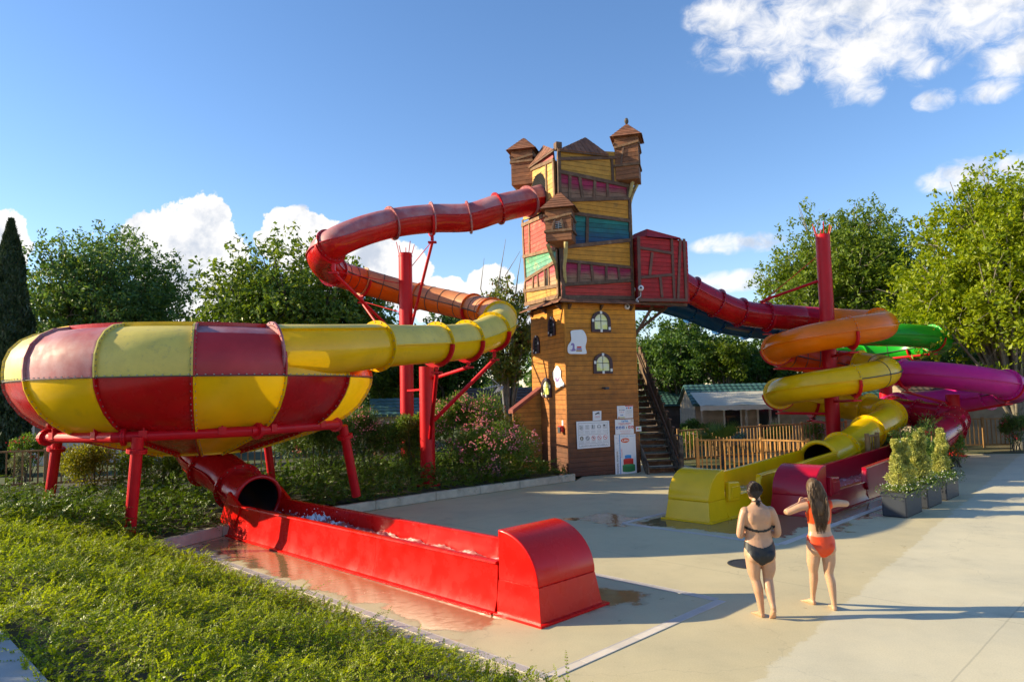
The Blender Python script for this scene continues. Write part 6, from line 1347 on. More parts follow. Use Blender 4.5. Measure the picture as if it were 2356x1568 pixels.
bush('golden_shrub', 'yellow-leaved shrub peeping over the oleander by the lean-to', gpos(1155, 22.6), .95, .7, .2, 2.5, EUO, 4500, .075, .6, seed=39, spiky=.3)
bush('golden_shrub', 'small yellow-green shrub against the tower foot', gpos(1195, 23.3), .55, .5, .2, 1.3, LM_SUN, 2500, .07, .6, seed=40)
# shrubs by the cabins and along the right-hand bed
for i, (u, Y, rx, zh, fl, nm) in enumerate(((1585, 29.5, .9, 1.25, LILF, 'flowering shrub behind the stair foot'), (1640, 31, 1.0, 1.15, LILF, 'flowering shrub under the awning'), (1790, 32, 1.3, 1.2, None, 'low green shrub by the cabin wall'), (1870, 31.5, 1.0, 1.3, LILF, 'flowering shrub left of the spiral post'))):
    bush('flowering_shrub', nm, gpos(u, Y), rx, .7, 0, zh, OLE, 2600, .1, .3, (70, fl, .06, (0, -1, .6)) if fl else None, seed=50 + i)
bush('hedge', 'dark clipped hedge in front of the far cabin', gpos(1600, 33.5), 1.5, .6, 0, 1.5, LM_DK, 5000, .1, seed=58)
for i, (a, b_, rx, zh, fl, nm, mm) in enumerate(((21.9, 6.2, .8, 1.35, WHF, 'narrow shrub with white flowers just past the last planter', OLE), (23.4, 6.75, .95, 1.6, None, 'leafy dark green shrub in the middle of the right bed', OLE), (25.4, 7.0, 1.0, 1.7, REDF, 'shrub with a few red flowers before the shed fence', OLED), (28.6, 7.5, 1.1, 1.5, None, 'low shrub at the far end of the right bed', OLED), (24.6, 8.2, 1.0, 1.3, None, 'dark shrub under the crimson tube', OLED), (27.0, 6.5, .8, 1.2, None, 'small shrub on the deck side of the right bed', OLE))):
    p = AB(a, b_); bush('bed_shrub', nm, p, rx, .6, .03, zh, mm, 4200, .12, .2, (50, fl, .05, (-.3, -1, .5)) if fl else None, seed=60 + i, spiky=.3)
p = gpos(2335, 29.0); bush('bed_shrub', 'dark shrub with red flowers at the right edge', p, .9, .6, .0, 1.5, OLED, 4200, .12, .2, (70, REDF, .06, (-.3, -1, .5)), seed=70, spiky=.3)
for i, (a, b_, h_) in enumerate(((22.4, 6.5, 1.35), (23.0, 6.9, 1.5), (24.2, 6.5, 1.4), (22.8, 6.1, 1.3))):
    st = thing('plant_stake', 'thin pale stake among the shrubs, %s' % ('beside the white flowers', 'behind the leafy shrub', 'farthest along the bed', 'nearest the deck edge')[i], 'stake', AB(a, b_), group='plant stakes'); MB().cyl(AB(a, b_), AB(a, b_, h_) + np.array([.04 * (i - 1.5), 0, 0]), .018, n=6).build('stake', FENCE, st)
# red flowers and pale shrubs seen at far left under the bowl
bush('rose_bush', 'rose bush with red flowers beyond the left fence', gpos(72, 26), .9, .6, 0, 2.0, LM_MID, 2600, .08, .6, (60, REDF, .07, (.3, -1, .5)), seed=72); bush('lavender_bush', 'grey-green bushy mound beyond the left fence', gpos(48, 25), .6, .5, 0, 1.35, leafmat('greygreen', (.12, .14, .07), (.22, .23, .13)), 2200, .06, seed=73)
# unseen shrub, added only to throw shade across the near corner of the bank
bush('added_shade_shrub', 'unseen leafy shrub added past the left edge of the view to shade the bank', (-9.4, 4.6, 0), 1.5, 1.3, 1.1, 3.75, LM_MID, 9000, .12, seed=74, stems=14)
# fan palm behind the golden fence
pc = np.array([7.4, 25.6, 0]); fp = thing('fan_palm', 'small fan palm behind the golden picket fence', 'palm', pc); PALMM = leafmat('palm_green', (.06, .11, .02), (.12, .17, .03), trans=.4)
for k in range(9):
    az = 2 * math.pi * k / 9 + .3; el = R_(35 + 35 * ((k * 7) % 5) / 5); d = np.array([math.cos(az) * math.cos(el), math.sin(az) * math.cos(el), math.sin(el)]); h_ = pc + EZ * .5 + d * .75; s = np.cross(d, EZ); s /= np.linalg.norm(s); u = np.cross(s, d); V = []; F = []
    for j in range(17):
        a = R_(-75 + 150 * j / 16); e = h_ + (d * math.cos(a) + s * math.sin(a)) * .6; w = (-d * math.sin(a) + s * math.cos(a)) * .025; n0 = len(V); V += [h_, (h_ + e) / 2 + w + u * .03, e, (h_ + e) / 2 - w + u * .03]; F.append((n0, n0 + 1, n0 + 2, n0 + 3))
    fr = obj('frond', (V, F), PALMM, fp); MB().cyl(pc + EZ * .3, h_, .012, n=5).build('frond_stalk', FENCE, fr)
MB().cyl(pc, pc + EZ * .45, .1, .08, n=8).build('trunk', BARK, fp)
# planter plants: cream euonymus columns over white daisies; parts of the plant, standing in the planter
for i, (c, pt) in enumerate(PLB):
    lab = ('cream variegated shrub in the nearest planter', 'cream variegated shrub in the middle planter', 'cream variegated shrub in the farthest planter')[i]
    th = thing('variegated_shrub', lab, 'shrub', c, group='variegated shrubs in planters'); r0 = np.random.default_rng(80 + i); P_ = []; Vs = []; Fs = []; k0 = 0
    for q in range(5):                                             # upright shoots, each a ragged column
        o_ = c + E1 * r0.uniform(-.3, .3) + E2 * r0.uniform(-.1, .1); H_ = (1.22, 1.0, .75, 1.15, .6)[q] * r0.uniform(.9, 1.05); n = int(1900 * H_); t = r0.random(n) ** .75; rr = (.20 - .14 * t) * (1 + .3 * np.sin(t * 19 + q) + .25 * np.sin(t * 7 + 2 * q)) * r0.random(n) ** .5; a = r0.random(n) * 6.283
        C = o_ + np.stack([rr * np.cos(a), rr * np.sin(a), t * H_], 1); D = unit(np.stack([np.cos(a), np.sin(a), np.full(n, .7)], 1) + r0.normal(size=(n, 3)) * .6); V, F = leafquads(C, D, unit(r0.normal(size=(n, 3)) + np.array([0, -.3, .8])), r0.uniform(.03, .06, n), r0.uniform(.02, .036, n)); Vs.append(V); Fs.append(F + k0); k0 += len(V); P_.append(([o_, o_ + EZ * H_ * .5 + r0.normal(size=3) * .02, o_ + EZ * H_ * .95], [.014, .01, .004]))
    me = fastmesh('foliage', np.vstack(Vs) - c, np.vstack(Fs)); me.materials.append(EUOP); o = bpy.data.objects.new('foliage', me); COL.objects.link(o); o.parent = th; obj('stems', tubes(P_, 5), BARK, th)
    th = thing('daisies', ('white daisies spilling from the nearest planter', 'white daisies spilling from the middle planter', 'white daisies spilling from the farthest planter')[i], 'flowers', c, group='daisies in planters')
    n = 1700; x = rng.uniform(-.55, .55, n); y = rng.uniform(-.27, .27, n) + np.where(rng.random(n) < .5, -.05, 0); edge = np.maximum(np.abs(x) / .55, np.abs(y) / .27); z = .10 * rng.random(n) + .05 - np.where(edge > .86, rng.random(n) ** 1.6 * .2, 0); k = 1 + .18 * (edge > .86)
    C = c + (x * k)[:, None] * E1 + (y * k * 1.1)[:, None] * E2 + z[:, None] * EZ; V, F = leafquads(C, rdir(n), unit(rng.normal(size=(n, 3)) + EZ), rng.uniform(.03, .06, n), rng.uniform(.01, .02, n)); me = fastmesh('foliage', V - c, F); me.materials.append(LM_MID); o = bpy.data.objects.new('foliage', me); COL.objects.link(o); o.parent = th
    s = rng.choice(n, 110, replace=False); C = C[s] + unit(rng.normal(size=(110, 3)) + np.array([-.3, -.8, 1])) * .05; Vs = []; Fs = []
    for q in range(3): D = rdir(110); V, F = leafquads(C, D, unit(np.array([-.3, -1, .7]) + rng.normal(size=(110, 3)) * .3), np.full(110, .034), np.full(110, .02)); Fs.append(F + len(V) * q); Vs.append(V)
    me = fastmesh('flower_heads', np.vstack(Vs) - c, np.vstack(Fs)); me.materials.append(WHF); o = bpy.data.objects.new('flower_heads', me); COL.objects.link(o); o.parent = th; o['kind'] = 'stuff'
# ------------------------------------------------------------------ ground cover: arching sprays of small leaves
def sprays(name, label, B, D0, Ln, pairs, lf, m, stem_m, stem_r=.0022, droop=.35):
    "B base points, D0 start directions, Ln lengths: thin arching stems with paired leaves"
    n = len(B); t = (np.arange(pairs) + 1.2) / (pairs + .2); bend = np.array([0, 0, -1.]) * droop
    side0 = unit(np.cross(D0, EZ) + rng.normal(size=(n, 3)) * .25)
    P = B[:, None] + D0[:, None] * (Ln[:, None] * t)[..., None] + bend * (Ln[:, None] * t ** 2)[..., None]; T = unit(D0[:, None] + 2 * bend * t[None, :, None]); S = unit(side0[:, None] - T * (side0[:, None] * T).sum(-1, keepdims=True)); U = np.cross(S, T)
    Vs = []; Fs = []; k0 = 0
    for sg in (-1, 1):
        size = lf * (1.1 - .65 * t ** 1.5)[None] * rng.uniform(.75, 1.25, (n, pairs)); D = unit(S * sg + T * .55 + rng.normal(size=P.shape) * .22 + U * .25); C = P + D * size[..., None] * .55
        V, F = leafquads(C.reshape(-1, 3), D.reshape(-1, 3), unit((U + rng.normal(size=P.shape) * .35).reshape(-1, 3)), size.ravel(), size.ravel() * .72); Vs.append(V); Fs.append(F + k0); k0 += len(V)
    mi = np.zeros(sum(len(f) for f in Fs), np.int32)
    # stems: flat thin strips in 4 steps
    ts = np.linspace(0, 1, 3); Q = B[:, None] + D0[:, None] * (Ln[:, None] * ts)[..., None] + bend * (Ln[:, None] * ts ** 2)[..., None]; W_ = side0[:, None] * (stem_r * (1.2 - ts))[None, :, None]
    V = np.stack([Q - W_, Q + W_], 2).reshape(-1, 3); idx = (np.arange(n)[:, None] * 6 + np.arange(2)[None] * 2).ravel(); F = np.stack([idx, idx + 1, idx + 3, idx + 2], 1) + k0; Vs.append(V); Fs.append(F)
    mi = np.concatenate([mi, np.ones(len(F), np.int32)]); me = fastmesh(name, np.vstack(Vs), np.vstack(Fs), mi); me.materials.append(m); me.materials.append(stem_m)
    o = bpy.data.objects.new(name, me); COL.objects.link(o); o['kind'] = 'stuff'; o['label'] = label; o['category'] = 'ground cover'; return o
GC = leafmat('box_honeysuckle', (.20, .26, .005), (.38, .43, .007), rough=.40, trans=.48, spec=.32, c3=(.42, .46, .02), big=(.9, (.75, .85, .85))); GCD = leafmat('box_honeysuckle_bed', (.06, .12, .010), (.13, .20, .014), rough=.4, trans=.34, spec=.3)
TWIG = mat('twig_brown', (.14, .10, .05), rough=.8)
n = 18800; b_ = rng.uniform(2.6, 15.2, n); a_ = rng.uniform(1.05, 4.85, n); hb = np.interp(a_, [1.1, 1.4, 2.4, 3.6, 4.4, 4.6], [1.0, .95, .62, .26, .06, .0])
edge = .05 * np.sin(b_ * 2.3) + .05 * np.sin(b_ * 5.1 + 1); keep = (a_ < 4.68 + edge * 1.6); a_, b_, hb = a_[keep], b_[keep], hb[keep]; n = len(a_)
mound = .30 * np.clip((a_ - 1.05) / .45, .15, 1) * np.clip((4.95 - a_) / .6, .3, 1) + .07 * np.sin(a_ * 3.1 + b_ * 1.7) + .05 * np.sin(b_ * 4.3 - a_ * 2)
B = np.stack([(a_ - b_) * S2, (a_ + b_) * S2, hb + np.maximum(.04, mound * rng.uniform(.25, 1.0, n))], 1)
D0 = unit(np.array([.45, .05, .62]) + rng.normal(size=(n, 3)) * np.array([.6, .6, .35])); D0[:, 2] = np.maximum(D0[:, 2], .12); D0 = unit(D0)
sprays('ground_cover', 'glossy small-leaved ground cover on the bank in the foreground', B, D0, rng.uniform(.11, .27, n) * np.where(rng.random(n) < .05, 1.9, 1), 11, .0225, GC, TWIG)
n = 8600; a_ = rng.uniform(-6, 17.1, n); b_ = rng.uniform(0, 1, n) ** 1.25 * 6.5 + np.interp(a_, [-14, 4.45, 6.2, 8.2, 12, 15, 17.3], [13.9, 14.05, 14.8, 15.1, 15.15, 15.0, 14.8]); zb_ = .22 + .55 * np.clip((4.5 - a_) / 3.4, 0, 1)
m_ = ~((a_ > 6.1) & (a_ < 7.7) & (b_ < 16.6)); a_, b_, zb_ = a_[m_], b_[m_], zb_[m_]; n = len(a_)
fr_ = np.clip((b_ - np.interp(a_, [-14, 4.45, 6.2, 8.2, 12, 15, 17.3], [13.9, 14.05, 14.8, 15.1, 15.15, 15.0, 14.8])) / .5, .25, 1)
B = np.stack([(a_ - b_) * S2, (a_ + b_) * S2, zb_ + .5 * fr_ * rng.uniform(.1, 1, n) * (1 + .3 * np.sin(a_ * 2.1 + b_ * 1.3))], 1); D0 = unit(np.array([.55, -.1, .5]) + rng.normal(size=(n, 3)) * np.array([.5, .5, .25])); D0[:, 2] = np.maximum(D0[:, 2], .1)
sprays('ground_cover', 'darker feathery ground cover in the bed behind the kerb', B, unit(D0), rng.uniform(.22, .5, n), 12, .055, GCD, TWIG, stem_r=.004)
# ------------------------------------------------------------------ the two bathers
def skinmat(name, c, c2): 
    m = mat(name, c, rough=.42, spec=.45, var=.08, vscale=7, col2=c2, c2scale=4, c2lo=.45, c2hi=.75, sss=.12, bump=.04, bscale=60, rvar=.14); return m
class Body:
    def __init__(s): s.v = []; s.f = []
    def loft(s, rings, n=18, cap=True):
        "rings: (centre, axis a, axis b) full 3-D half axes"
        b = len(s.v)
        for c, a, q in rings:
            c, a, q = np.array(c, float), np.array(a, float), np.array(q, float)
            for k in range(n): t = 2 * math.pi * k / n; s.v.append(c + math.cos(t) * a + math.sin(t) * q)
        for i in range(len(rings) - 1):
            for k in range(n): s.f.append((b + i * n + k, b + i * n + (k + 1) % n, b + (i + 1) * n + (k + 1) % n, b + (i + 1) * n + k))
        if cap: s.f.append(tuple(b + k for k in reversed(range(n)))); e = b + (len(rings) - 1) * n; s.f.append(tuple(e + k for k in range(n)))
    def limb(s, pts, rad, n=14, flat=1.0, per=4):
        P = Path(pts, per); rr = np.interp(np.arange(len(P.p)) / per, np.arange(len(pts)), rad); R = []
        for i in range(len(P.p)):
            t = P.t[i]; a = np.cross(t, (0, 1., 0.13)); a /= np.linalg.norm(a); b = np.cross(a, t); R.append((P.p[i], a * rr[i], b * rr[i] * flat))
        # rounded ends
        t = P.t[0]; R.insert(0, (P.p[0] - t * rr[0] * .5, R[0][1] * .75, R[0][2] * .75)); R.insert(0, (P.p[0] - t * rr[0] * .85, R[0][1] * .45, R[0][2] * .45))
        t = P.t[-1]; e = R[-1]; R.append((e[0] + t * rr[-1] * .5, e[1] * .75, e[2] * .75)); R.append((e[0] + t * rr[-1] * .35, e[1] * .45, e[2] * .45)); s.loft(R, n)
    def ball(s, c, r, n=14, m=9):
        c = np.array(c, float); r = np.array(r, float) if hasattr(r, '__len__') else np.array([r, r, r]); s.loft([(c + np.array([0, 0, -r[2] * math.cos(math.pi * i / m)]), (r[0] * math.sin(math.pi * i / m), 0, 0), (0, r[1] * math.sin(math.pi * i / m), 0)) for i in [.18] + list(range(1, m)) + [m - .18]], n)
    def hand(s, w, fwd, side, k=1.0):
        "palm and five bent fingers from the wrist w; fwd towards the fingertips, side towards the thumb"
        fwd = np.array(fwd, float); fwd /= np.linalg.norm(fwd); side = np.array(side, float); side -= fwd * side.dot(fwd); side /= np.linalg.norm(side); nr = np.cross(fwd, side)
        s.loft([(w - fwd * .01, side * .026, nr * .020), (w + fwd * .03, side * .036, nr * .017), (w + fwd * .07, side * .041, nr * .015), (w + fwd * .09, side * .038, nr * .012)], 12)
        for j, (o, l) in enumerate(((.03, .072), (.011, .082), (-.009, .076), (-.028, .058))):
            b = w + fwd * .083 + side * o; s.limb([b - fwd * .02, b + fwd * l * .45 + nr * .006, b + fwd * l * .8 + nr * .026, b + fwd * l * .92 + nr * .045], [.0095, .009, .0085, .0075], 8, per=2)
        b = w + fwd * .025 + side * .03; s.limb([b - side * .012, b + side * .03 + fwd * .02 + nr * .01, b + side * .035 + fwd * .05 + nr * .02, b + side * .028 + fwd * .072 + nr * .025], [.014, .012, .0105, .009], 8, per=2)
    def foot(s, heel, toe, lift=0., ankle=None, w=.042):
        heel, toe = np.array(heel, float), np.array(toe, float); t = toe - heel; L = np.linalg.norm(t); t /= L; sd = np.cross(t, EZ); sd /= np.linalg.norm(sd); u = np.cross(sd, t)
        s.loft([(heel + t * L * f + u * h, sd * ww, u * hh) for f, h, ww, hh in ((.0, .03, .018, .018), (.04, .034, .03, .03), (.18, .042, .034, .042), (.38, .042, .034, .040), (.6, .030, .041, .028), (.78, .022, .045, .020), (.9, .017, .042, .015), (.95, .014, .034, .011))], 14)
        for j in range(5):
            o = (-.034 + .017 * j) ; b = heel + t * L * (.88 - .012 * abs(j - 1)) + sd * o; r = .0115 if j == 0 else .0085; s.limb([b + u * .014, b + t * .026 + u * .016, b + t * (.044 - .005 * j) + u * .011], [r, r, r * .9], 8, per=2)
    def mesh(s, name, voxel=.0085):
        me = bpy.data.meshes.new(name); me.from_pydata([tuple(map(float, p)) for p in s.v], [], s.f); bm = bmesh.new(); bm.from_mesh(me); bmesh.ops.recalc_face_normals(bm, faces=bm.faces); bm.to_mesh(me); bm.free()
        o = bpy.data.objects.new(name, me); COL.objects.link(o); r = o.modifiers.new('r', 'REMESH'); r.mode = 'VOXEL'; r.voxel_size = voxel; r.use_smooth_shade = True
        sm = o.modifiers.new('s', 'SMOOTH'); sm.factor = .5; sm.iterations = 5; dg = bpy.context.evaluated_depsgraph_get(); dg.update(); nm = bpy.data.meshes.new_from_object(o.evaluated_get(dg)); bpy.data.objects.remove(o); bpy.data.meshes.remove(me); return nm
def head(B, c, yaw=0.):
    "head with brow, nose, chin and ears; the face looks along +y turned by yaw"
    c = np.array(c, float); f = np.array([math.sin(yaw), math.cos(yaw), 0]); s_ = np.array([math.cos(yaw), -math.sin(yaw), 0])
    B.loft([(c + EZ * z + f * y, s_ * a, f * b) for z, y, a, b in ((-.118, .045, .022, .022), (-.105, .038, .042, .05), (-.075, .022, .058, .072), (-.04, .008, .067, .084), (0, .0, .073, .092), (.04, -.004, .074, .094), (.075, -.006, .066, .084), (.1, -.008, .045, .06), (.114, -.008, .02, .03))], 18)
    B.loft([(c + EZ * z + f * y, s_ * a, f * b) for z, y, a, b in ((-.035, .088, .016, .016), (-.015, .092, .012, .014), (.015, .084, .008, .01))], 8)   # nose
    for sg in (-1, 1): B.loft([(c + s_ * sg * .076 + EZ * z, f * a, s_ * .008) for z, a in ((-.028, .01), (-.012, .017), (.012, .02), (.028, .012))], 8)
def shellmesh(me, sel, off):
    "the faces of a body chosen by sel(x, y, z), lifted off the skin"
    n = len(me.vertices); co = np.empty(n * 3); me.vertices.foreach_get('co', co); co = co.reshape(-1, 3); no = np.empty(n * 3); me.vertices.foreach_get('normal', no); no = no.reshape(-1, 3)
    F = [tuple(p.vertices) for p in me.polygons]; k = sel(co[:, 0], co[:, 1], co[:, 2]); F = [f for f in F if sum(k[i] for i in f) >= 3]; ids = sorted({i for f in F for i in f}); mp = {i: j for j, i in enumerate(ids)}
    return co[ids] + no[ids] * off, [tuple(mp[i] for i in f) for f in F]
def strands(th, name, roots, paths, r, m, n=5):
    V, F = tubes([(p, [r * (1.0 - .6 * i / (len(p) - 1)) for i in range(len(p))]) for p in paths], n); return obj(name, (V, F), m, th, smooth=True)
HAIR1 = mat('hair_dark_wet', (.034, .019, .013), rough=.34, spec=.35, var=.4, vscale=30, stretch=(6, 6, 1)); HAIR2 = mat('hair_brown_wet', (.095, .052, .026), rough=.42, spec=.3, var=.45, vscale=30, stretch=(6, 6, 1), col2=(.19, .11, .055), c2scale=9, c2lo=.5, c2hi=.6)
BLK = mat('swimsuit_black', (.012, .012, .014), rough=.55, var=.2, vscale=8); ORG_ = mat('swimsuit_orange', (.88, .07, .004), rough=.5, var=.1, vscale=8)
EYE = mat('eye_white', (.75, .73, .7), rough=.2); LIP = mat('lips', (.42, .14, .12), rough=.4)
# legs are given as (x, y, z) knots in the frame of the feet; +y is the way they walk
def person(label, base, skin, torso, legs, arms, hd, feet, butt, chest):
    th = thing('person', label, 'person', base); B = Body()
    B.loft([((x, y, z), (a, 0, 0), (0, b, 0)) for z, x, y, a, b in torso], 24)
    for pts, rad in legs: B.limb(pts, rad, 16)
    for pts, rad in arms: B.limb(pts, rad, 14)
    for c, r in butt + chest: B.ball(c, r)
    for h in feet: B.foot(*h)
    head(B, *hd); return th, B
def finish(th, B, base, skin, hands, hd):
    for h in hands: B.hand(*[np.array(q, float) for q in h])
    me = B.mesh('body'); o = bpy.data.objects.new('body', me); COL.objects.link(o); me.materials.append(skin); o.parent = th
    c, yaw = np.array(hd[0], float), (hd[1] if len(hd) > 1 else 0.); f = np.array([math.sin(yaw), math.cos(yaw), 0]); s_ = np.array([math.cos(yaw), -math.sin(yaw), 0])
    for sg in (-1, 1):
        e = Body(); e.ball(c + f * .083 + s_ * sg * .031 + EZ * .01, .011, 10, 6); obj('eye', ([p + base for p in e.v], e.f), EYE, th, smooth=True)
    e = Body(); e.ball(c + f * .085 - EZ * .068, (.022, .008, .007), 10, 6); obj('mouth', ([p + base for p in e.v], e.f), LIP, th, smooth=True)
    return me, o
# --- left: black bikini, hair tied back, hands held in front
bL = gp(1765, 1418); SK1 = skinmat('skin_light_tan', (.52, .285, .165), (.56, .31, .19))
xc = -.058
torso = [(.66, xc, -.005, .10, .07), (.70, xc, -.01, .17, .105), (.78, xc, -.015, .200, .125), (.84, xc, -.012, .200, .120), (.91, xc, 0, .186, .108), (.98, xc, .01, .172, .100), (1.05, xc, .012, .163, .097), (1.13, xc - .002, .008, .166, .102), (1.22, xc - .004, .0, .178, .108), (1.30, xc - .006, -.008, .186, .100), (1.36, xc - .006, -.012, .165, .082), (1.40, xc - .006, -.006, .105, .064), (1.43, xc - .006, .004, .066, .055), (1.47, xc - .005, .018, .052, .052), (1.53, xc - .004, .03, .05, .05)]
legs = [([(xc - .09, -.005, .76), (-.142, .0, .60), (-.122, .012, .47), (-.100, -.012, .34), (-.072, -.010, .12), (-.066, -.01, .06)], [.098, .086, .060, .060, .037, .034]),
        ([(xc + .09, -.01, .76), (.046, -.005, .60), (.032, -.005, .48), (.028, -.055, .36), (.030, -.135, .20), (.032, -.16, .15)], [.100, .088, .062, .061, .037, .035])]
arms = [([(xc - .165, -.01, 1.335), (-.262, -.015, 1.24), (-.300, -.02, 1.08), (-.285, .02, 1.02), (-.205, .13, 1.06), (-.145, .20, 1.10)], [.060, .052, .046, .044, .036, .027]),
        ([(xc + .155, -.01, 1.335), (.146, -.015, 1.24), (.180, -.02, 1.08), (.168, .02, 1.02), (.085, .13, 1.06), (.02, .20, 1.10)], [.060, .052, .046, .044, .036, .027])]
hdL = ((xc - .022, .045, 1.575), -.05)
thL, BL_ = person('woman in a black bikini seen from behind with dark tied-back hair', bL, SK1, torso, legs, arms, hdL,
    [((-.060, -.045, -.005), (-.105, .175, -.005)), ((.030, -.20, .115), (.045, -.075, -.008))],
    [((xc - .083, -.075, .775), (.098, .072, .088)), ((xc + .083, -.075, .775), (.098, .072, .088))], [((xc - .085, -.072, 1.25), (.062, .035, .085)), ((xc + .08, -.072, 1.25), (.062, .035, .085)), ((xc - .085, .09, 1.19), (.075, .055, .07)), ((xc + .085, .09, 1.19), (.075, .055, .07))])
meL, oL = finish(thL, BL_, bL, SK1, [((-.135, .21, 1.105), (.75, .45, .35), (0, .1, 1)), ((.01, .21, 1.105), (-.75, .45, .35), (0, .1, 1))], hdL)
def fit(xs, ys): return lambda d: np.interp(np.abs(d), xs, ys)
zt_, zb_f = fit([0, .06, .13, .19, .22], [.885, .893, .922, .965, .975]), fit([0, .03, .06, .11, .15, .19, .22], [.66, .672, .700, .735, .785, .870, .90])
obj('bikini_bottom', (lambda r: (r[0] + bL, r[1]))(shellmesh(meL, lambda x, y, z: (z < zt_(x - xc)) & (z > zb_f(x - xc)) & (abs(x - xc) < .235), .005)), BLK, thL, smooth=True)
obj('bikini_top', (lambda r: (r[0] + bL, r[1]))(shellmesh(meL, lambda x, y, z: (abs(x - xc) < .2) & (((abs(z - (1.088 + 1.3 * (x - xc) ** 2)) < .019)) | ((y > .06) & (z > 1.09) & (z < 1.27 - .6 * abs(abs(x - xc) - .085)))) & (z > 1.0) & (z < 1.3) & ((y < .16) | (z > 1.12)), .005)), BLK, thL, smooth=True)
cN = np.array([xc - .006, .004, 1.445]); m = MB()
for i in range(20):
    a, b = 2 * math.pi * i / 20, 2 * math.pi * (i + 1) / 20; g = lambda t: bL + cN + np.array([.064 * math.cos(t), .058 * math.sin(t), -.02 * math.sin(t)]); m.cyl(g(a), g(b), .005, n=5, caps=False)
kn = bL + cN + np.array([.0, -.062, .022]); m.cyl(kn, kn + np.array([-.035, -.012, -.03]), .008, .004, n=6); m.cyl(kn, kn + np.array([.03, -.012, -.035]), .008, .004, n=6); m.cyl(kn, kn + np.array([-.008, -.018, -.075]), .006, .003, n=6); m.cyl(kn, kn + np.array([.012, -.018, -.065]), .006, .003, n=6); m.build('neck_strap', BLK, thL)
def haircap(th, hc, yaw, m, base, grow=1.0, low=-.07):
    hc = np.array(hc, float); V = []; F = []; nu, nv = 28, 16
    for i in range(nv + 1):
        ph = math.pi * .02 + (math.pi * .72) * i / nv
        for j in range(nu):
            t = 2 * math.pi * j / nu; d = np.array([math.sin(ph) * math.cos(t), math.sin(ph) * math.sin(t), math.cos(ph)])
            lim = .35 if d[1] > 0 else -2.0
            z = d[2]
            if d[1] > .25 and ph > 1.1: d = np.array([d[0], .25 + .15 * (d[1] - .25), d[2]])
            V.append(base + hc + EZ * .008 + d * np.array([.083, .102, .119]) * grow * (1 + .015 * math.sin(j * 5.1 + i) ))
    for i in range(nv):
        for j in range(nu):
            F.append((i * nu + j, (i + 1) * nu + j, (i + 1) * nu + (j + 1) % nu, i * nu + (j + 1) % nu))
    return obj('hair', (V, F), m, th, smooth=True)
hL = haircap(thL, hdL[0], 0, HAIR1, bL)
paths = []
for k in range(240):                                           # combed-back strands running to the knot at the nape
    t = random.uniform(-1.35, 1.35); d0 = np.array([math.sin(t) * .085, random.uniform(-.1, .05), math.cos(t) * .118]); h0 = np.array(hdL[0]); kn_ = h0 + np.array([.004, -.085, -.105])
    mid = h0 + np.array([d0[0] * .95, -.085 - .015 * math.cos(t), d0[2] * .25 - .02]); paths.append([bL + h0 + d0 * 1.03, bL + h0 + (d0 + (mid - h0)) * .54, bL + mid * 1.0, bL + kn_])
for k in range(70):
    h0 = np.array(hdL[0]); a = h0 + np.array([random.gauss(.004, .008), -.088 + random.gauss(0, .006), -.10]); paths.append([bL + a, bL + a + np.array([random.gauss(.006, .008), -.012, -.05]), bL + a + np.array([random.gauss(.01, .010), -.010, -.13 - random.random() * .06])])
strands(hL, 'hair_strands', None, paths, .0042, HAIR1)
# --- right: orange bikini, long wet hair, elbows lifted
bR = gp(1905, 1402); SK2 = skinmat('skin_light', (.56, .315, .185), (.60, .34, .21)); xr = -.05
torso = [(.69, xr, -.005, .09, .065), (.73, xr, -.01, .16, .10), (.80, xr, -.015, .190, .12), (.87, xr, -.01, .188, .112), (.95, xr, .0, .165, .098), (1.02, xr, .01, .143, .09), (1.09, xr, .01, .142, .09), (1.17, xr - .002, .004, .152, .096), (1.26, xr - .006, -.004, .160, .098), (1.33, xr - .01, -.01, .160, .088), (1.38, xr - .015, -.012, .135, .07), (1.415, xr - .02, -.004, .085, .056), (1.45, xr - .025, .01, .052, .05), (1.53, xr - .03, .028, .047, .048)]
legs = [([(xr - .088, .0, .79), (-.148, .03, .62), (-.128, .085, .48), (-.112, .13, .36), (-.088, .235, .15), (-.085, .255, .075)], [.094, .082, .056, .056, .034, .032]),
        ([(xr + .088, -.01, .79), (.044, -.005, .62), (.036, .0, .47), (.055, -.02, .34), (.074, -.02, .12), (.076, -.018, .06)], [.094, .083, .058, .058, .035, .033])]
arms = [([(xr - .145, -.01, 1.35), (-.30, .0, 1.33), (-.43, .015, 1.275), (-.455, .05, 1.27), (-.33, .17, 1.30), (-.23, .24, 1.33)], [.056, .050, .042, .041, .034, .026]),
        ([(xr + .13, -.01, 1.36), (.19, .0, 1.375), (.305, .015, 1.365), (.33, .05, 1.36), (.22, .17, 1.35), (.12, .24, 1.36)], [.056, .050, .042, .041, .034, .026])]
hdR = ((xr - .042, .045, 1.575), .05)
thR, BR_ = person('woman in an orange bikini seen from behind with long wet brown hair', bR, SK2, torso, legs, arms, hdR,
    [((-.075, .215, -.006), (-.145, .425, -.006)), ((.068, -.055, -.006), (.125, .165, -.006))],
    [((xr - .08, -.072, .80), (.092, .066, .086)), ((xr + .08, -.072, .80), (.092, .066, .086))], [((xr - .075, .08, 1.22), (.07, .055, .068)), ((xr + .075, .08, 1.22), (.07, .055, .068))])
meR, oR = finish(thR, BR_, bR, SK2, [((-.215, .25, 1.335), (.7, .35, .25), (0, .1, 1)), ((.105, .25, 1.365), (-.7, .35, .2), (0, .1, 1))], hdR)
zt2, zb2 = fit([0, .1, .2], [.958, .962, .975]), fit([0, .03, .07, .10, .13, .17, .19, .21], [.69, .70, .735, .775, .825, .895, .935, .955])
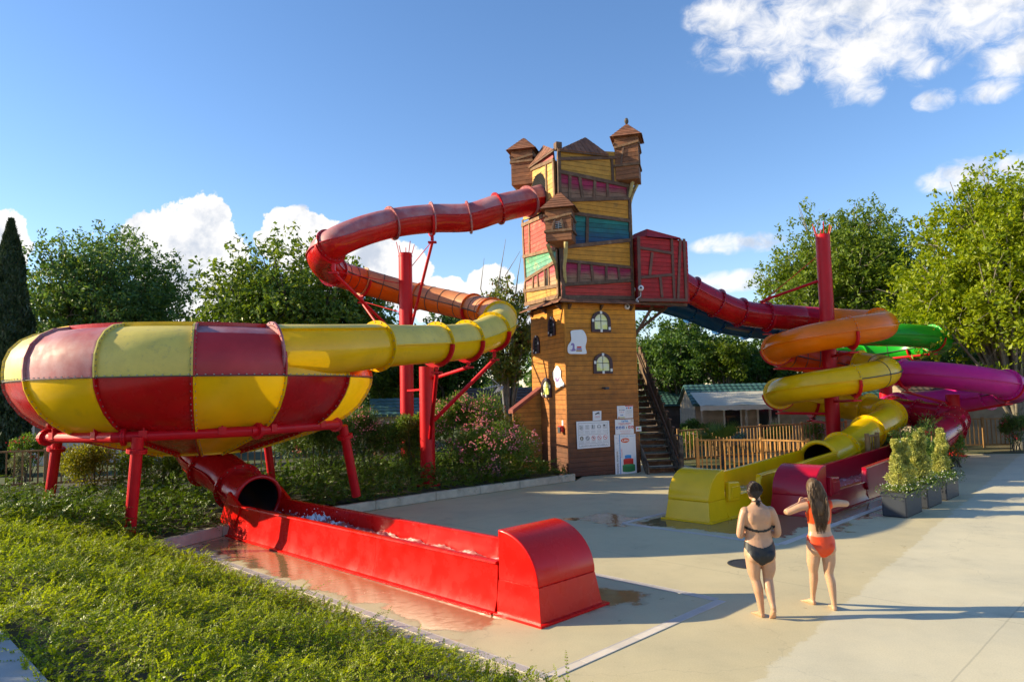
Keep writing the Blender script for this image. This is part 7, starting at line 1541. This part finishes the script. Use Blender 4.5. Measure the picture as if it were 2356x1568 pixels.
obj('bikini_bottom', (lambda r: (r[0] + bR, r[1]))(shellmesh(meR, lambda x, y, z: (z < zt2(x - xr)) & (z > zb2(x - xr)) & (abs(x - xr) < .23), .005)), ORG_, thR, smooth=True)
obj('bikini_top', (lambda r: (r[0] + bR, r[1]))(shellmesh(meR, lambda x, y, z: (abs(x - xr) < .185) & (((abs(z - (1.135 + .6 * (x - xr) ** 2)) < .022)) | ((abs(abs(x - xr) - .138) < .024) & (z > 1.13) & (z < 1.43)) | ((abs(x - xr) > .10) & (z > 1.12) & (z < 1.21)) | ((y > .055) & (z > 1.13) & (z < 1.30))) & (y < .2), .005)), ORG_, thR, smooth=True)
hR = haircap(thR, hdR[0], 0, HAIR2, bR, 1.03)
paths = []; h0 = np.array(hdR[0])
for k in range(430):
    t = random.uniform(-1.9, 1.9); r_ = random.random(); s_ = math.sin(t) * .092; a = h0 + np.array([s_, -.02 - .085 * max(0, math.cos(t * .8)), .125 * math.cos(t) * .9 if abs(t) < 1.5 else .02]); L_ = random.uniform(.26, .52) * (1.0 if abs(t) < 1.2 else .85); ph = random.uniform(0, 6.28); am = random.uniform(.004, .016)
    P = [a * 1.0]; z = a[2]
    for q in range(1, 9):
        f = q / 8; zz = a[2] - (a[2] - (h0[2] - .06 - L_)) * f; back = -.105 - .012 * math.sin(f * 3.1) + (.02 if zz < 1.1 else 0); xx = s_ * (1.05 + .25 * math.sin(f * math.pi) - .38 * f) + .02 * f + am * math.sin(ph + f * 9); yy = h0[1] * (1 - f) + (back + .018 * math.cos(t)) * min(1, f * 2.2) + (a[1] - h0[1]) * (1 - min(1, f * 2.2)) + am * .5 * math.cos(ph + f * 7)
        P.append(np.array([h0[0] + xx, yy - .02 * random.random(), zz]))
    paths.append([bR + p for p in P])
strands(hR, 'hair_strands', None, paths, .0055, HAIR2, 5)
# inner body of the hair so that no light shows through
e = Body(); e.loft([((h0[0] + .00, h0[1] - .03, h0[2] + .02), (.082, 0, 0), (0, .085, 0)), ((h0[0] + .004, h0[1] - .075, h0[2] - .09), (.085, 0, 0), (0, .05, 0)), ((h0[0] + .008, -.085, h0[2] - .2), (.078, 0, 0), (0, .030, 0)), ((h0[0] + .012, -.10, h0[2] - .28), (.055, 0, 0), (0, .016, 0)), ((h0[0] + .016, -.108, h0[2] - .34), (.03, 0, 0), (0, .008, 0))], 16)
obj('hair_mass', ([p + bR for p in e.v], e.f), HAIR2, hR, smooth=True)

for th_, k_ in ((thL, .95), (thR, .945)): th_.scale = (k_, k_, k_)
